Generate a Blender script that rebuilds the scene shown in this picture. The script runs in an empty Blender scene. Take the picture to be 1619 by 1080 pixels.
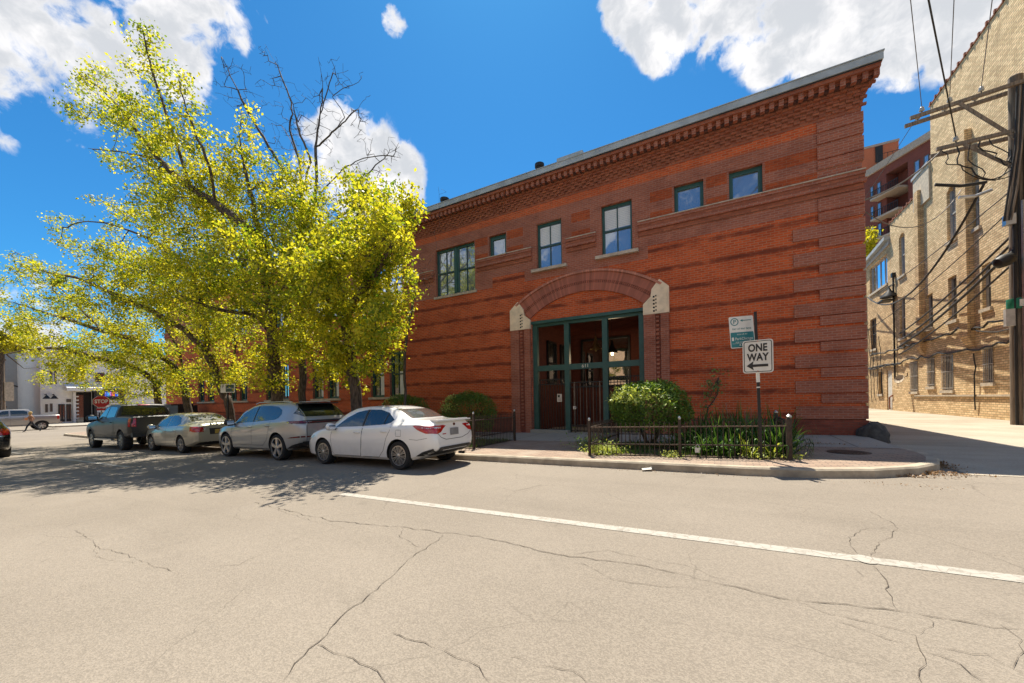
import bpy, bmesh, math, random
import numpy as np
from mathutils import Vector, Matrix, noise
from mathutils.bvhtree import BVHTree
scene = bpy.context.scene
COL = scene.collection
R = math.radians
# ------------------------------------------------------------------ surveying
FPX, YAW, ROLL, CX, CY, V0, CAMZ = 600., R(29.3), R(1.0), 809.5, 540., -92., 1.42
FW = (-math.sin(YAW), math.cos(YAW)); RT = (math.cos(YAW), math.sin(YAW))
def ray(px, py):
    u, v = px - CX, CY - py
    c, s = math.cos(ROLL), math.sin(ROLL)
    u, v = u*c + v*s, -u*s + v*c
    return (u/FPX*RT[0] + FW[0], u/FPX*RT[1] + FW[1], (v - V0)/FPX)
def onY(px, py, Y):
    d = ray(px, py); t = Y/d[1]
    return Vector((d[0]*t, Y, CAMZ + d[2]*t))
def onX(px, py, X):
    d = ray(px, py); t = X/d[0]
    return Vector((X, d[1]*t, CAMZ + d[2]*t))
def gz(x, y=0.):
    return 0.0185*max(min(x, 6.), -30.) + 0.003*min(x + 30., 0.)
def onG(px, py, dz=0.):
    d = ray(px, py); z = 0.
    for _ in range(30):
        t = (z + dz - CAMZ)/d[2]; z = gz(d[0]*t)
    return Vector((d[0]*t, d[1]*t, z + dz))
def wx(px, Y): return onY(px, 640, Y)[0]

# ------------------------------------------------------------------ scene graph
def tag(o, label=None, cat=None, group=None, kind=None):
    if label: o['label'] = label
    if cat: o['category'] = cat
    if group: o['group'] = group
    if kind: o['kind'] = kind
    return o
def empty(name, loc=(0, 0, 0), rz=0., label=None, cat=None, group=None):
    o = bpy.data.objects.new(name, None); COL.objects.link(o)
    o.location = loc; o.rotation_euler = (0, 0, rz); o.empty_display_size = .3
    return tag(o, label, cat, group)
def link(name, me, parent=None, loc=None):
    o = bpy.data.objects.new(name, me); COL.objects.link(o)
    if parent is not None: o.parent = parent
    if loc is not None: o.location = loc
    return o
def copy_tree(o, parent=None):
    c = o.copy(); COL.objects.link(c)
    if parent is not None: c.parent = parent
    for ch in list(o.children): copy_tree(ch, c)
    return c

class MB:
    """collects geometry, becomes ONE mesh object"""
    def __init__(s): s.v = []; s.f = []; s.m = []; s.mats = []
    def mi(s, m):
        if m not in s.mats: s.mats.append(m)
        return s.mats.index(m)
    def face(s, pts, m):
        b = len(s.v); s.v += [tuple(p) for p in pts]
        s.f.append(tuple(range(b, b + len(pts)))); s.m.append(s.mi(m))
    def box(s, x0, x1, y0, y1, z0, z1, m):
        b = len(s.v)
        s.v += [(x0,y0,z0),(x1,y0,z0),(x1,y1,z0),(x0,y1,z0),(x0,y0,z1),(x1,y0,z1),(x1,y1,z1),(x0,y1,z1)]
        k = s.mi(m)
        for q in ((0,3,2,1),(4,5,6,7),(0,1,5,4),(1,2,6,5),(2,3,7,6),(3,0,4,7)):
            s.f.append(tuple(b+i for i in q)); s.m.append(k)
    def obox(s, c, ax, ay, az, hx, hy, hz, m, taper=1.):
        c = Vector(c); ax, ay, az = Vector(ax), Vector(ay), Vector(az); b = len(s.v)
        for k in (-1, 1):
            t = taper if k > 0 else 1.
            for i, j in ((-1,-1),(1,-1),(1,1),(-1,1)):
                s.v.append(tuple(c + ax*i*hx*t + ay*j*hy*t + az*k*hz))
        k = s.mi(m)
        for q in ((0,3,2,1),(4,5,6,7),(0,1,5,4),(1,2,6,5),(2,3,7,6),(3,0,4,7)):
            s.f.append(tuple(b+i for i in q)); s.m.append(k)
    def tube(s, pts, rad, m, n=6, caps=True):
        pts = [Vector(p) for p in pts]
        if not hasattr(rad, '__len__'): rad = [rad]*len(pts)
        b = len(s.v); k = s.mi(m); L = len(pts); ref = None
        for i, p in enumerate(pts):
            d = pts[min(i+1, L-1)] - pts[max(i-1, 0)]
            if d.length < 1e-9: d = Vector((0, 0, 1))
            d.normalize()
            if ref is None: ref = d.orthogonal().normalized()
            ref = ref - d*ref.dot(d)
            if ref.length < 1e-6: ref = d.orthogonal()
            ref.normalize(); bi = d.cross(ref)
            for j in range(n):
                a = 2*math.pi*j/n
                s.v.append(tuple(p + (ref*math.cos(a) + bi*math.sin(a))*rad[i]))
        for i in range(L-1):
            for j in range(n):
                s.f.append((b+i*n+j, b+i*n+(j+1) % n, b+(i+1)*n+(j+1) % n, b+(i+1)*n+j)); s.m.append(k)
        if caps:
            s.f.append(tuple(b+j for j in reversed(range(n)))); s.m.append(k)
            s.f.append(tuple(b+(L-1)*n+j for j in range(n))); s.m.append(k)
    def lathe(s, prof, c, axis, m, n=24, caps=True):
        """prof: list of (r, h) along axis"""
        axis = Vector(axis).normalized(); r0 = axis.orthogonal().normalized(); b0 = axis.cross(r0)
        c = Vector(c); b = len(s.v); k = s.mi(m); L = len(prof)
        for r, h in prof:
            for j in range(n):
                a = 2*math.pi*j/n
                s.v.append(tuple(c + axis*h + (r0*math.cos(a) + b0*math.sin(a))*r))
        for i in range(L-1):
            for j in range(n):
                s.f.append((b+i*n+j, b+i*n+(j+1) % n, b+(i+1)*n+(j+1) % n, b+(i+1)*n+j)); s.m.append(k)
        if caps:
            s.f.append(tuple(b+j for j in reversed(range(n)))); s.m.append(k)
            s.f.append(tuple(b+(L-1)*n+j for j in range(n))); s.m.append(k)
    def prism(s, poly, o, ax, ay, an, d, m):
        """extrude 2-D polygon (in ax, ay at o) by d along an"""
        o, ax, ay, an = Vector(o), Vector(ax), Vector(ay), Vector(an); n = len(poly); b = len(s.v); k = s.mi(m)
        for t in (0., d):
            for x, y in poly: s.v.append(tuple(o + ax*x + ay*y + an*t))
        s.f.append(tuple(b+i for i in range(n))); s.m.append(k)
        s.f.append(tuple(b+n+i for i in reversed(range(n)))); s.m.append(k)
        for i in range(n):
            j = (i+1) % n
            s.f.append((b+i, b+n+i, b+n+j, b+j)); s.m.append(k)
    def build(s, name, parent=None, smooth=None, fix=True, loc=None):
        me = bpy.data.meshes.new(name); me.from_pydata(s.v, [], s.f)
        for m in s.mats: me.materials.append(m)
        me.polygons.foreach_set('material_index', s.m)
        if fix:
            bm = bmesh.new(); bm.from_mesh(me); bmesh.ops.recalc_face_normals(bm, faces=bm.faces)
            bm.to_mesh(me); bm.free()
        if smooth is not None:
            me.polygons.foreach_set('use_smooth', [True]*len(me.polygons))
            me.set_sharp_from_angle(angle=R(smooth))
        me.update()
        return link(name, me, parent, loc)
def bake(o):
    """apply modifiers of o into its mesh"""
    dg = bpy.context.evaluated_depsgraph_get(); dg.update()
    me = bpy.data.meshes.new_from_object(o.evaluated_get(dg))
    o.modifiers.clear(); o.data = me
    return o

# ------------------------------------------------------------------ materials
def new_mat(name):
    m = bpy.data.materials.new(name); m.use_nodes = True
    nt = m.node_tree; b = nt.nodes['Principled BSDF']
    return m, nt, b
def nd(nt, t, **kw):
    n = nt.nodes.new(t)
    for k, v in kw.items(): setattr(n, k, v)
    return n
def rgb(c): return (c[0], c[1], c[2], 1.)
def mixc(nt, fac, a, b, mode='MIX'):
    n = nd(nt, 'ShaderNodeMix', data_type='RGBA', blend_type=mode)
    for sock, val in ((n.inputs[0], fac), (n.inputs[6], a), (n.inputs[7], b)):
        if hasattr(val, 'links'): nt.links.new(val, sock)
        elif isinstance(val, (int, float)): sock.default_value = val
        else: sock.default_value = rgb(val)
    return n.outputs[2]
def mth(nt, op, a, b=None, c=None, clamp=False):
    n = nd(nt, 'ShaderNodeMath', operation=op, use_clamp=clamp)
    for i, val in enumerate((a, b, c)):
        if val is None: continue
        if hasattr(val, 'links'): nt.links.new(val, n.inputs[i])
        else: n.inputs[i].default_value = val
    return n.outputs[0]
def ramp(nt, val, p0, p1):
    n = nd(nt, 'ShaderNodeMapRange', interpolation_type='SMOOTHSTEP')
    nt.links.new(val, n.inputs[0]); n.inputs[1].default_value = p0; n.inputs[2].default_value = p1
    return n.outputs[0]
def coords(nt): return nd(nt, 'ShaderNodeNewGeometry').outputs['Position']
def objc(nt): return nd(nt, 'ShaderNodeTexCoord').outputs['Object']
def noi(nt, vec, scale, detail=4., rough=.6):
    n = nd(nt, 'ShaderNodeTexNoise'); nt.links.new(vec, n.inputs['Vector'])
    n.inputs['Scale'].default_value = scale; n.inputs['Detail'].default_value = detail; n.inputs['Roughness'].default_value = rough
    return n.outputs[0]
def bump(nt, b, h, strength=.3, dist=.02):
    n = nd(nt, 'ShaderNodeBump'); n.inputs['Strength'].default_value = strength; n.inputs['Distance'].default_value = dist
    nt.links.new(h, n.inputs['Height']); nt.links.new(n.outputs[0], b.inputs['Normal'])
def plain(name, c, rough=.6, metal=0., var=.15, scale=6., coat=0., spec=.5, bmp=0.):
    """a painted / stone / wood colour with slight mottling"""
    m, nt, b = new_mat(name)
    n = noi(nt, objc(nt), scale)
    col = mixc(nt, ramp(nt, n, .3, .7), [x*(1-var) for x in c], [min(1, x*(1+var)) for x in c])
    nt.links.new(col, b.inputs['Base Color'])
    b.inputs['Roughness'].default_value = rough; b.inputs['Metallic'].default_value = metal
    b.inputs['Coat Weight'].default_value = coat; b.inputs['Coat Roughness'].default_value = .04
    b.inputs['Specular IOR Level'].default_value = spec
    if bmp: bump(nt, b, noi(nt, objc(nt), scale*6), bmp)
    return m
def brick(name, c1, c2, mortar, w=.215, h=.075, msize=.009, bands=None, dirt=.35, var=.5, bstr=.5):
    """brick laid in (x+y, z): right on every axis-aligned wall. bands=(period, z0, thickness, colour, amount)"""
    m, nt, b = new_mat(name)
    p = coords(nt); sx = nd(nt, 'ShaderNodeSeparateXYZ'); nt.links.new(p, sx.inputs[0])
    cb = nd(nt, 'ShaderNodeCombineXYZ')
    nt.links.new(mth(nt, 'ADD', sx.outputs[0], sx.outputs[1]), cb.inputs[0]); nt.links.new(sx.outputs[2], cb.inputs[1])
    bt = nd(nt, 'ShaderNodeTexBrick'); nt.links.new(cb.outputs[0], bt.inputs['Vector'])
    bt.inputs['Scale'].default_value = 1.; bt.inputs['Brick Width'].default_value = w; bt.inputs['Row Height'].default_value = h
    bt.inputs['Mortar Size'].default_value = msize; bt.inputs['Mortar Smooth'].default_value = .3; bt.inputs['Bias'].default_value = 0.
    bt.inputs['Color1'].default_value = rgb(c1); bt.inputs['Color2'].default_value = rgb(c2); bt.inputs['Mortar'].default_value = rgb(mortar)
    st = nd(nt, 'ShaderNodeMapping'); nt.links.new(p, st.inputs[0]); st.inputs['Scale'].default_value = (.7, .7, 1.3)
    big = noi(nt, st.outputs[0], 1.1, 5.)
    col = mixc(nt, mth(nt, 'MULTIPLY', ramp(nt, big, .42, .72), dirt), bt.outputs[0], [x*.45 for x in c2])
    fine = noi(nt, p, 9., 3.)
    col = mixc(nt, mth(nt, 'MULTIPLY', ramp(nt, fine, .45, .75), var*.5), col, [min(1, x*1.45) for x in c1])
    if bands:
        per, z0, th, bc, amt = bands
        wob = mth(nt, 'MULTIPLY', mth(nt, 'SUBTRACT', noi(nt, p, 1.7, 4.), .5), .10)
        zz = mth(nt, 'ADD', sx.outputs[2], wob)
        fr = mth(nt, 'FRACT', mth(nt, 'DIVIDE', mth(nt, 'SUBTRACT', zz, z0), per))
        dd = mth(nt, 'ABSOLUTE', mth(nt, 'SUBTRACT', fr, .5))
        fac = ramp(nt, dd, th/per, th/per*.25)
        fac = mth(nt, 'MULTIPLY', fac, mth(nt, 'MULTIPLY', ramp(nt, noi(nt, st.outputs[0], 2.3, 3.), .25, .6), amt))
        col = mixc(nt, fac, col, bc)
    nt.links.new(col, b.inputs['Base Color']); b.inputs['Roughness'].default_value = .85; b.inputs['Specular IOR Level'].default_value = .25
    bump(nt, b, mth(nt, 'ADD', mth(nt, 'MULTIPLY', bt.outputs[1], -1.), mth(nt, 'MULTIPLY', fine, .6)), bstr, .01)
    return m
def glassy(name, c, refl=.3, rough=.03, tint=(.8, .88, 1.)):
    m, nt, b = new_mat(name)
    b.inputs['Base Color'].default_value = rgb(c); b.inputs['Roughness'].default_value = .25
    g = nd(nt, 'ShaderNodeBsdfGlossy'); g.inputs['Color'].default_value = rgb(tint); g.inputs['Roughness'].default_value = rough
    lw = nd(nt, 'ShaderNodeLayerWeight'); lw.inputs[0].default_value = .25
    f = mth(nt, 'ADD', mth(nt, 'MULTIPLY', lw.outputs[0], .7), refl, clamp=True)
    # old float glass: slightly wavy
    bp = nd(nt, 'ShaderNodeBump'); bp.inputs['Strength'].default_value = .06; bp.inputs['Distance'].default_value = .05
    nt.links.new(noi(nt, coords(nt), 2.2, 1.), bp.inputs['Height']); nt.links.new(bp.outputs[0], g.inputs['Normal'])
    mx = nd(nt, 'ShaderNodeMixShader'); nt.links.new(f, mx.inputs[0]); nt.links.new(b.outputs[0], mx.inputs[1]); nt.links.new(g.outputs[0], mx.inputs[2])
    nt.links.new(mx.outputs[0], nt.nodes['Material Output'].inputs[0])
    return m
def paint(name, c, metal=0., rough=.35, coat=1., flake=0.):
    m, nt, b = new_mat(name)
    n = noi(nt, objc(nt), 1.4, 3.)
    col = mixc(nt, n, [x*.93 for x in c], [min(1, x*1.04) for x in c])
    # road film low on the body
    sx = nd(nt, 'ShaderNodeSeparateXYZ'); nt.links.new(objc(nt), sx.inputs[0])
    film = mth(nt, 'MULTIPLY', ramp(nt, sx.outputs[2], .75, .2), mth(nt, 'MULTIPLY', noi(nt, objc(nt), 5.), .5))
    col = mixc(nt, film, col, (.28, .25, .21))
    nt.links.new(col, b.inputs['Base Color'])
    b.inputs['Metallic'].default_value = metal; b.inputs['Roughness'].default_value = rough
    b.inputs['Coat Weight'].default_value = coat; b.inputs['Coat Roughness'].default_value = .03
    return m
def leafmat(name, dark, light, trans=.5, tl=(1.25, 1.15, .6)):
    m, nt, b = new_mat(name)
    at = nd(nt, 'ShaderNodeAttribute', attribute_name='tone')
    col = mixc(nt, at.outputs['Fac'], dark, light)
    nt.links.new(col, b.inputs['Base Color']); b.inputs['Roughness'].default_value = .45; b.inputs['Specular IOR Level'].default_value = .35
    t = nd(nt, 'ShaderNodeBsdfTranslucent')
    nt.links.new(mixc(nt, 1., col, tl, 'MULTIPLY'), t.inputs[0])
    mx = nd(nt, 'ShaderNodeMixShader'); mx.inputs[0].default_value = trans
    nt.links.new(b.outputs[0], mx.inputs[1]); nt.links.new(t.outputs[0], mx.inputs[2])
    nt.links.new(mx.outputs[0], nt.nodes['Material Output'].inputs[0])
    return m
def leaf_mesh(name, pts, size, mat, rng, up=.35, aspect=.5, parent=None, tone=None, loc=None, fold=.25):
    """one mesh of many small folded leaves at pts (n,3)"""
    pts = np.asarray(pts, dtype=np.float64); n = len(pts)
    a = rng.normal(size=(n, 3)); a[:, 2] -= .15; a /= np.linalg.norm(a, axis=1)[:, None]
    nn = rng.normal(size=(n, 3)); nn[:, 2] += up*3
    bb = np.cross(nn, a); bb /= np.linalg.norm(bb, axis=1)[:, None] + 1e-9
    nn = np.cross(a, bb)
    s = (size*(.6 + .8*rng.random(n)))[:, None]
    base = pts; tip = pts + a*s
    mid = pts + a*s*.45 - nn*s*fold*.25
    l = mid + bb*s*aspect*.5 + nn*s*fold*.5; r = mid - bb*s*aspect*.5 + nn*s*fold*.5
    V = np.stack([base, r, tip, l], axis=1).reshape(-1, 3)
    me = bpy.data.meshes.new(name)
    me.vertices.add(4*n); me.vertices.foreach_set('co', V.astype(np.float32).ravel())
    me.loops.add(4*n); me.loops.foreach_set('vertex_index', np.arange(4*n, dtype=np.int32))
    me.polygons.add(n); me.polygons.foreach_set('loop_start', np.arange(0, 4*n, 4, dtype=np.int32))
    me.polygons.foreach_set('loop_total', np.full(n, 4, dtype=np.int32))
    me.update(calc_edges=True)
    at = me.attributes.new('tone', 'FLOAT', 'FACE')
    tv = rng.random(n) if tone is None else np.clip(tone + rng.normal(size=n)*.18, 0, 1)
    at.data.foreach_set('value', tv.astype(np.float32))
    me.materials.append(mat)
    return link(name, me, parent, loc)
FONT = None
def text_mesh(txt, size, mat, name, parent, M, depth=.004, align='CENTER', sx=1., bold=0.):
    cu = bpy.data.curves.new(name, 'FONT'); cu.body = txt; cu.size = size; cu.align_x = align; cu.align_y = 'CENTER'; cu.extrude = depth/2
    cu.space_character = 1.05; cu.offset = bold
    t = bpy.data.objects.new(name, cu); COL.objects.link(t)
    dg = bpy.context.evaluated_depsgraph_get(); dg.update()
    me = bpy.data.meshes.new_from_object(t.evaluated_get(dg))
    COL.objects.unlink(t); bpy.data.objects.remove(t)
    me.transform(M @ Matrix.Diagonal((sx, 1, 1, 1))); me.materials.clear(); me.materials.append(mat)
    return link(name, me, parent)
def frameM(o, ax, ay):
    ax, ay = Vector(ax), Vector(ay); az = ax.cross(ay)
    M = Matrix((ax, ay, az)).transposed().to_4x4(); M.translation = Vector(o); return M
# ------------------------------------------------------------------ ground
def ground_mat(name, c, c2, grain=.25, gscale=90., blotch=.5, rough=.9):
    m, nt, b = new_mat(name); p = coords(nt)
    big = ramp(nt, noi(nt, p, .35, 5.), .3, .7)
    col = mixc(nt, mth(nt, 'MULTIPLY', big, blotch), c, c2)
    st = nd(nt, 'ShaderNodeMapping'); nt.links.new(p, st.inputs[0]); st.inputs['Scale'].default_value = (.25, 1.6, 1.)
    tr = ramp(nt, noi(nt, st.outputs[0], .9, 4.), .48, .72)
    col = mixc(nt, mth(nt, 'MULTIPLY', tr, .22), col, [x*.66 for x in c])
    vo = nd(nt, 'ShaderNodeTexVoronoi'); nt.links.new(p, vo.inputs['Vector']); vo.inputs['Scale'].default_value = gscale
    vs = nd(nt, 'ShaderNodeSeparateColor'); nt.links.new(vo.outputs['Color'], vs.inputs[0])
    g = ramp(nt, vs.outputs[0], .1, .95)
    lo = mixc(nt, grain, col, [x*.35 for x in c]); hi = mixc(nt, grain, col, [min(1, x*2.0) for x in c])
    col = mixc(nt, g, lo, hi)
    fine = noi(nt, p, 28., 3.)
    col = mixc(nt, mth(nt, 'MULTIPLY', ramp(nt, fine, .55, .75), .25), col, [x*.6 for x in c])
    if blotch > .45 and gscale > 100:
        oil = ramp(nt, noi(nt, p, .9, 6., .65), .60, .74)
        col = mixc(nt, mth(nt, 'MULTIPLY', oil, .30), col, [x*.45 for x in c])
        wv = nd(nt, 'ShaderNodeTexNoise'); nt.links.new(p, wv.inputs['Vector']); wv.inputs['Scale'].default_value = 2.5; wv.inputs['Detail'].default_value = 4.
        wp = nd(nt, 'ShaderNodeVectorMath', operation='MULTIPLY_ADD'); nt.links.new(wv.outputs[1], wp.inputs[0]); wp.inputs[1].default_value = (.35, .35, 0); nt.links.new(p, wp.inputs[2])
        ed = nd(nt, 'ShaderNodeTexVoronoi', feature='DISTANCE_TO_EDGE'); nt.links.new(wp.outputs[0], ed.inputs['Vector']); ed.inputs['Scale'].default_value = .62
        hair = mth(nt, 'MULTIPLY', ramp(nt, ed.outputs[0], .0045, .001), ramp(nt, noi(nt, p, .5, 2.), .44, .60))
        col = mixc(nt, mth(nt, 'MULTIPLY', hair, .30), col, [x*.3 for x in c])
    nt.links.new(col, b.inputs['Base Color']); b.inputs['Roughness'].default_value = rough; b.inputs['Specular IOR Level'].default_value = .2
    bump(nt, b, mth(nt, 'ADD', vo.outputs['Distance'], fine), .35, .01)
    return m
M_ASPH = ground_mat('asphalt', (.207, .176, .141), (.286, .246, .2), .19, 120.)
M_CONC = ground_mat('alley_concrete', (.30, .255, .19), (.44, .385, .305), .12, 60., .9)
M_WALK = ground_mat('sidewalk_concrete', (.31, .285, .24), (.38, .345, .29), .10, 60.)
M_CURB = plain('curb_stone', (.36, .30, .22), .9, var=.25, scale=3., bmp=.3)
M_LINE = None
def mk_line():
    m, nt, b = new_mat('worn_road_paint'); p = coords(nt)
    w = ramp(nt, noi(nt, p, 11., 6., .75), .50, .62)
    vo = nd(nt, 'ShaderNodeTexVoronoi', feature='DISTANCE_TO_EDGE'); nt.links.new(p, vo.inputs['Vector']); vo.inputs['Scale'].default_value = 9.
    cr = ramp(nt, vo.outputs[0], .035, .012)
    f = mth(nt, 'MAXIMUM', mth(nt, 'MULTIPLY', w, .75), mth(nt, 'MULTIPLY', cr, .8))
    nt.links.new(mixc(nt, f, (.355, .33, .285), (.22, .19, .155)), b.inputs['Base Color']); b.inputs['Roughness'].default_value = .8
    return m
M_LINE = mk_line()
M_CRACK = plain('crack_shadow', (.09, .072, .056), 1., var=.3)
M_PAVER = brick('clay_pavers', (.34, .235, .17), (.25, .165, .12), (.20, .16, .12), .2, .1, .01, dirt=.5)
def paver_mat():
    m, nt, b = new_mat('parkway_pavers'); p = coords(nt)
    bt = nd(nt, 'ShaderNodeTexBrick'); nt.links.new(p, bt.inputs['Vector'])
    bt.inputs['Scale'].default_value = 1.; bt.inputs['Brick Width'].default_value = .21; bt.inputs['Row Height'].default_value = .105
    bt.inputs['Mortar Size'].default_value = .008
    bt.inputs['Color1'].default_value = (.34, .235, .165, 1); bt.inputs['Color2'].default_value = (.24, .165, .12, 1); bt.inputs['Mortar'].default_value = (.13, .1, .075, 1)
    col = mixc(nt, mth(nt, 'MULTIPLY', ramp(nt, noi(nt, p, 1.2, 5.), .4, .7), .55), bt.outputs[0], (.33, .28, .215))
    nt.links.new(col, b.inputs['Base Color']); b.inputs['Roughness'].default_value = .9
    bump(nt, b, mth(nt, 'SUBTRACT', noi(nt, p, 20.), bt.outputs[1]), .5, .01)
    return m
M_PARK = paver_mat()
M_SOIL = plain('planter_soil', (.10, .07, .045), 1., var=.4, scale=9., bmp=.6)
M_GRASSBASE = plain('turf_base', (.06, .09, .025), 1., var=.4, scale=8.)

XS = [-700, -300, -160, -110, -80, -66, -58, -50, -44, -38, -34, -30, -26, -22, -18, -14, -10, -6, -2, 2, 4, 6, 12, 30, 90, 400]
def sheet(name, xs, yfun0, yfun1, dz, mat, ny=1, parent=None, zf=None):
    mb = MB()
    for i in range(len(xs)-1):
        a, b = xs[i], xs[i+1]
        for j in range(ny):
            q = []
            for x, t in ((a, j/ny), (b, j/ny), (b, (j+1)/ny), (a, (j+1)/ny)):
                y0, y1 = yfun0(x), yfun1(x); y = y0 + (y1-y0)*t
                q.append((x, y, (zf or gz)(x) + dz))
            mb.face(q, mat)
    o = mb.build(name, parent)
    tag(o, kind='structure')
    return o
sheet('road', XS, lambda x: -200., lambda x: 1400., 0., M_ASPH, 1)
# curb line of the near block: straight along the street, then a rounded corner into the alley
CURB_Y = 7.86
def curb_path(off=0.):
    pts = [(-43.5 + 0*off, 24.), (-43.5 + off*0, 10.4)]
    r = 2.4
    pts = [(-43.2 + off, 26.), (-43.2 + off, CURB_Y + 2.4)]
    for k in range(1, 9):
        a = math.pi + k/8*math.pi/2
        pts.append((-40.8 + (2.4-off)*math.cos(a), CURB_Y + 2.4 + (2.4-off)*math.sin(a)))
    for x in (-36, -32, -28, -24, -20, -16, -12, -8, -4, -1.5, .3): pts.append((x, CURB_Y + off))
    # flattened corner bulging into the alley mouth
    for x, y in ((1.3, 7.98), (2.1, 8.26), (2.75, 8.72), (3.2, 9.3), (3.42, 9.95), (3.5, 10.6), (3.5, 11.6), (3.5, 14.1)):
        pts.append((x - off*(.35 if x < 2.5 else 1.), y + off*(1. if x < 2.5 else .35)))
    return pts
CT = .15   # curb height
def curb():
    out, inn = curb_path(0.), curb_path(.16); mb = MB(); n = len(out)
    for i in range(n-1):
        (ax, ay), (bx, by), (cx, cy), (dx, dy) = out[i], out[i+1], inn[i+1], inn[i]
        def h(x, y): return CT if y < 11 or x < -20 else CT*max(.25, 1-(y-11)/3.)
        za, zb = gz(ax), gz(bx); ha, hb = h(ax, ay), h(bx, by)
        bo = .03
        mb.face([(ax, ay, za-.05), (bx, by, zb-.05), (bx, by, zb+hb-bo), (ax, ay, za+ha-bo)], M_CURB)
        ix, iy = ax+(dx-ax)*.18, ay+(dy-ay)*.18; jx, jy = bx+(cx-bx)*.18, by+(cy-by)*.18
        mb.face([(ax, ay, za+ha-bo), (bx, by, zb+hb-bo), (jx, jy, zb+hb), (ix, iy, za+ha)], M_CURB)
        mb.face([(ix, iy, za+ha), (jx, jy, zb+hb), (cx, cy, zb+hb), (dx, dy, za+ha)], M_CURB)
    o = mb.build('curb', smooth=30); tag(o, kind='structure')
curb()
def fill_poly(name, pts, dz, mat):
    """flat filling of a plan polygon at gz(x)+dz, cut on the XS grid"""
    bm = bmesh.new()
    f = bm.faces.new([bm.verts.new((x, y, 0)) for x, y in pts])
    for x in XS:
        bmesh.ops.bisect_plane(bm, geom=bm.verts[:]+bm.edges[:]+bm.faces[:], plane_co=(x, 0, 0), plane_no=(1, 0, 0))
    bmesh.ops.triangulate(bm, faces=bm.faces[:])
    for v in bm.verts:
        v.co.z = gz(v.co.x) + (dz(v.co.x, v.co.y) if callable(dz) else dz)
    bmesh.ops.recalc_face_normals(bm, faces=bm.faces)
    me = bpy.data.meshes.new(name); bm.to_mesh(me); bm.free()
    if me.polygons and me.polygons[0].normal.z < 0: me.flip_normals()
    me.materials.append(mat)
    return tag(link(name, me), kind='structure')
ip = curb_path(.15)
WALK_Y = 11.35
# parkway pavers from the curb to the walk, walk from there to the facade
fill_poly('parkway_paving', [p for p in ip if p[1] < WALK_Y] + [(3.35, WALK_Y), (-43.05, WALK_Y)], CT-.004, M_PARK)
fill_poly('sidewalk', [(-43.05, WALK_Y), (3.35, WALK_Y), (3.35, 14.6), (-43.05, 26)], lambda x, y: CT + .0 + (.035 if y > 14 else 0), M_WALK)
# walk joints
mb = MB()
for k in range(30):
    x = 2.6 - 1.5*k; z = gz(x)+CT+.004
    mb.face([(x, WALK_Y+.02, z), (x+.015, WALK_Y+.02, z), (x+.015, 14.2, z+.035), (x, 14.2, z+.035)], M_CRACK)
tag(mb.build('sidewalk_joints'), kind='structure')
# alley slab
fill_poly('alley_pavement', [(3.45, 9.0), (12., 9.3), (30, 9.5), (30, 15.5), (10.95, 15.5), (10.95, 120), (3.3, 120), (3.3, 14.1)], .006, M_CONC)
mb = MB()
for y in (13.4, 17.5, 21.6, 26, 31, 37, 44):
    mb.face([(3.5, y, .085+.01), (10.9, y+.1, .111+.01), (10.9, y+.13, .111+.01), (3.5, y+.03, .085+.01)], M_CRACK)
mb.face([(2.2, 8.2, .06), (2.23, 8.2, .06), (12, 8.98, .125), (12, 8.95, .125)], M_CRACK)
tag(mb.build('alley_joints'), kind='structure')
# lane line
def strip(name, pts, w, mat, dz=.006, jit=0., seed=0):
    rg = random.Random(seed); mb = MB(); prev = None
    P = []
    for i in range(len(pts)-1):
        a, b = Vector(pts[i]), Vector(pts[i+1]); n = max(1, int((b-a).length/.12)) if jit else 1
        for k in range(n): P.append(a.lerp(b, k/n))
    P.append(Vector(pts[-1]))
    return P
lp0, lp1 = onG(540, 781), onG(1375, 886)
dirL = (Vector((lp1.x, lp1.y)) - Vector((lp0.x, lp0.y))).normalized(); nrm = Vector((-dirL.y, dirL.x))
def lane(a0, a1, name, w=.075):
    mb = MB(); n = int(abs(a1-a0)/1.2)+1
    for i in range(n):
        q = []
        for s, t in ((i, -1), (i+1, -1), (i+1, 1), (i, 1)):
            l = a0 + (a1-a0)*s/n; x = lp0.x + dirL.x*l + nrm.x*t*w; y = lp0.y + dirL.y*l + nrm.y*t*w
            q.append((x, y, gz(x)+.004))
        mb.face(q, M_LINE)
    return tag(mb.build(name), kind='structure')
lane(0, 9.5, 'lane_marking')
lane(-15.5, -9.0, 'lane_marking'); lane(-29, -20, 'lane_marking')
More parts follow.
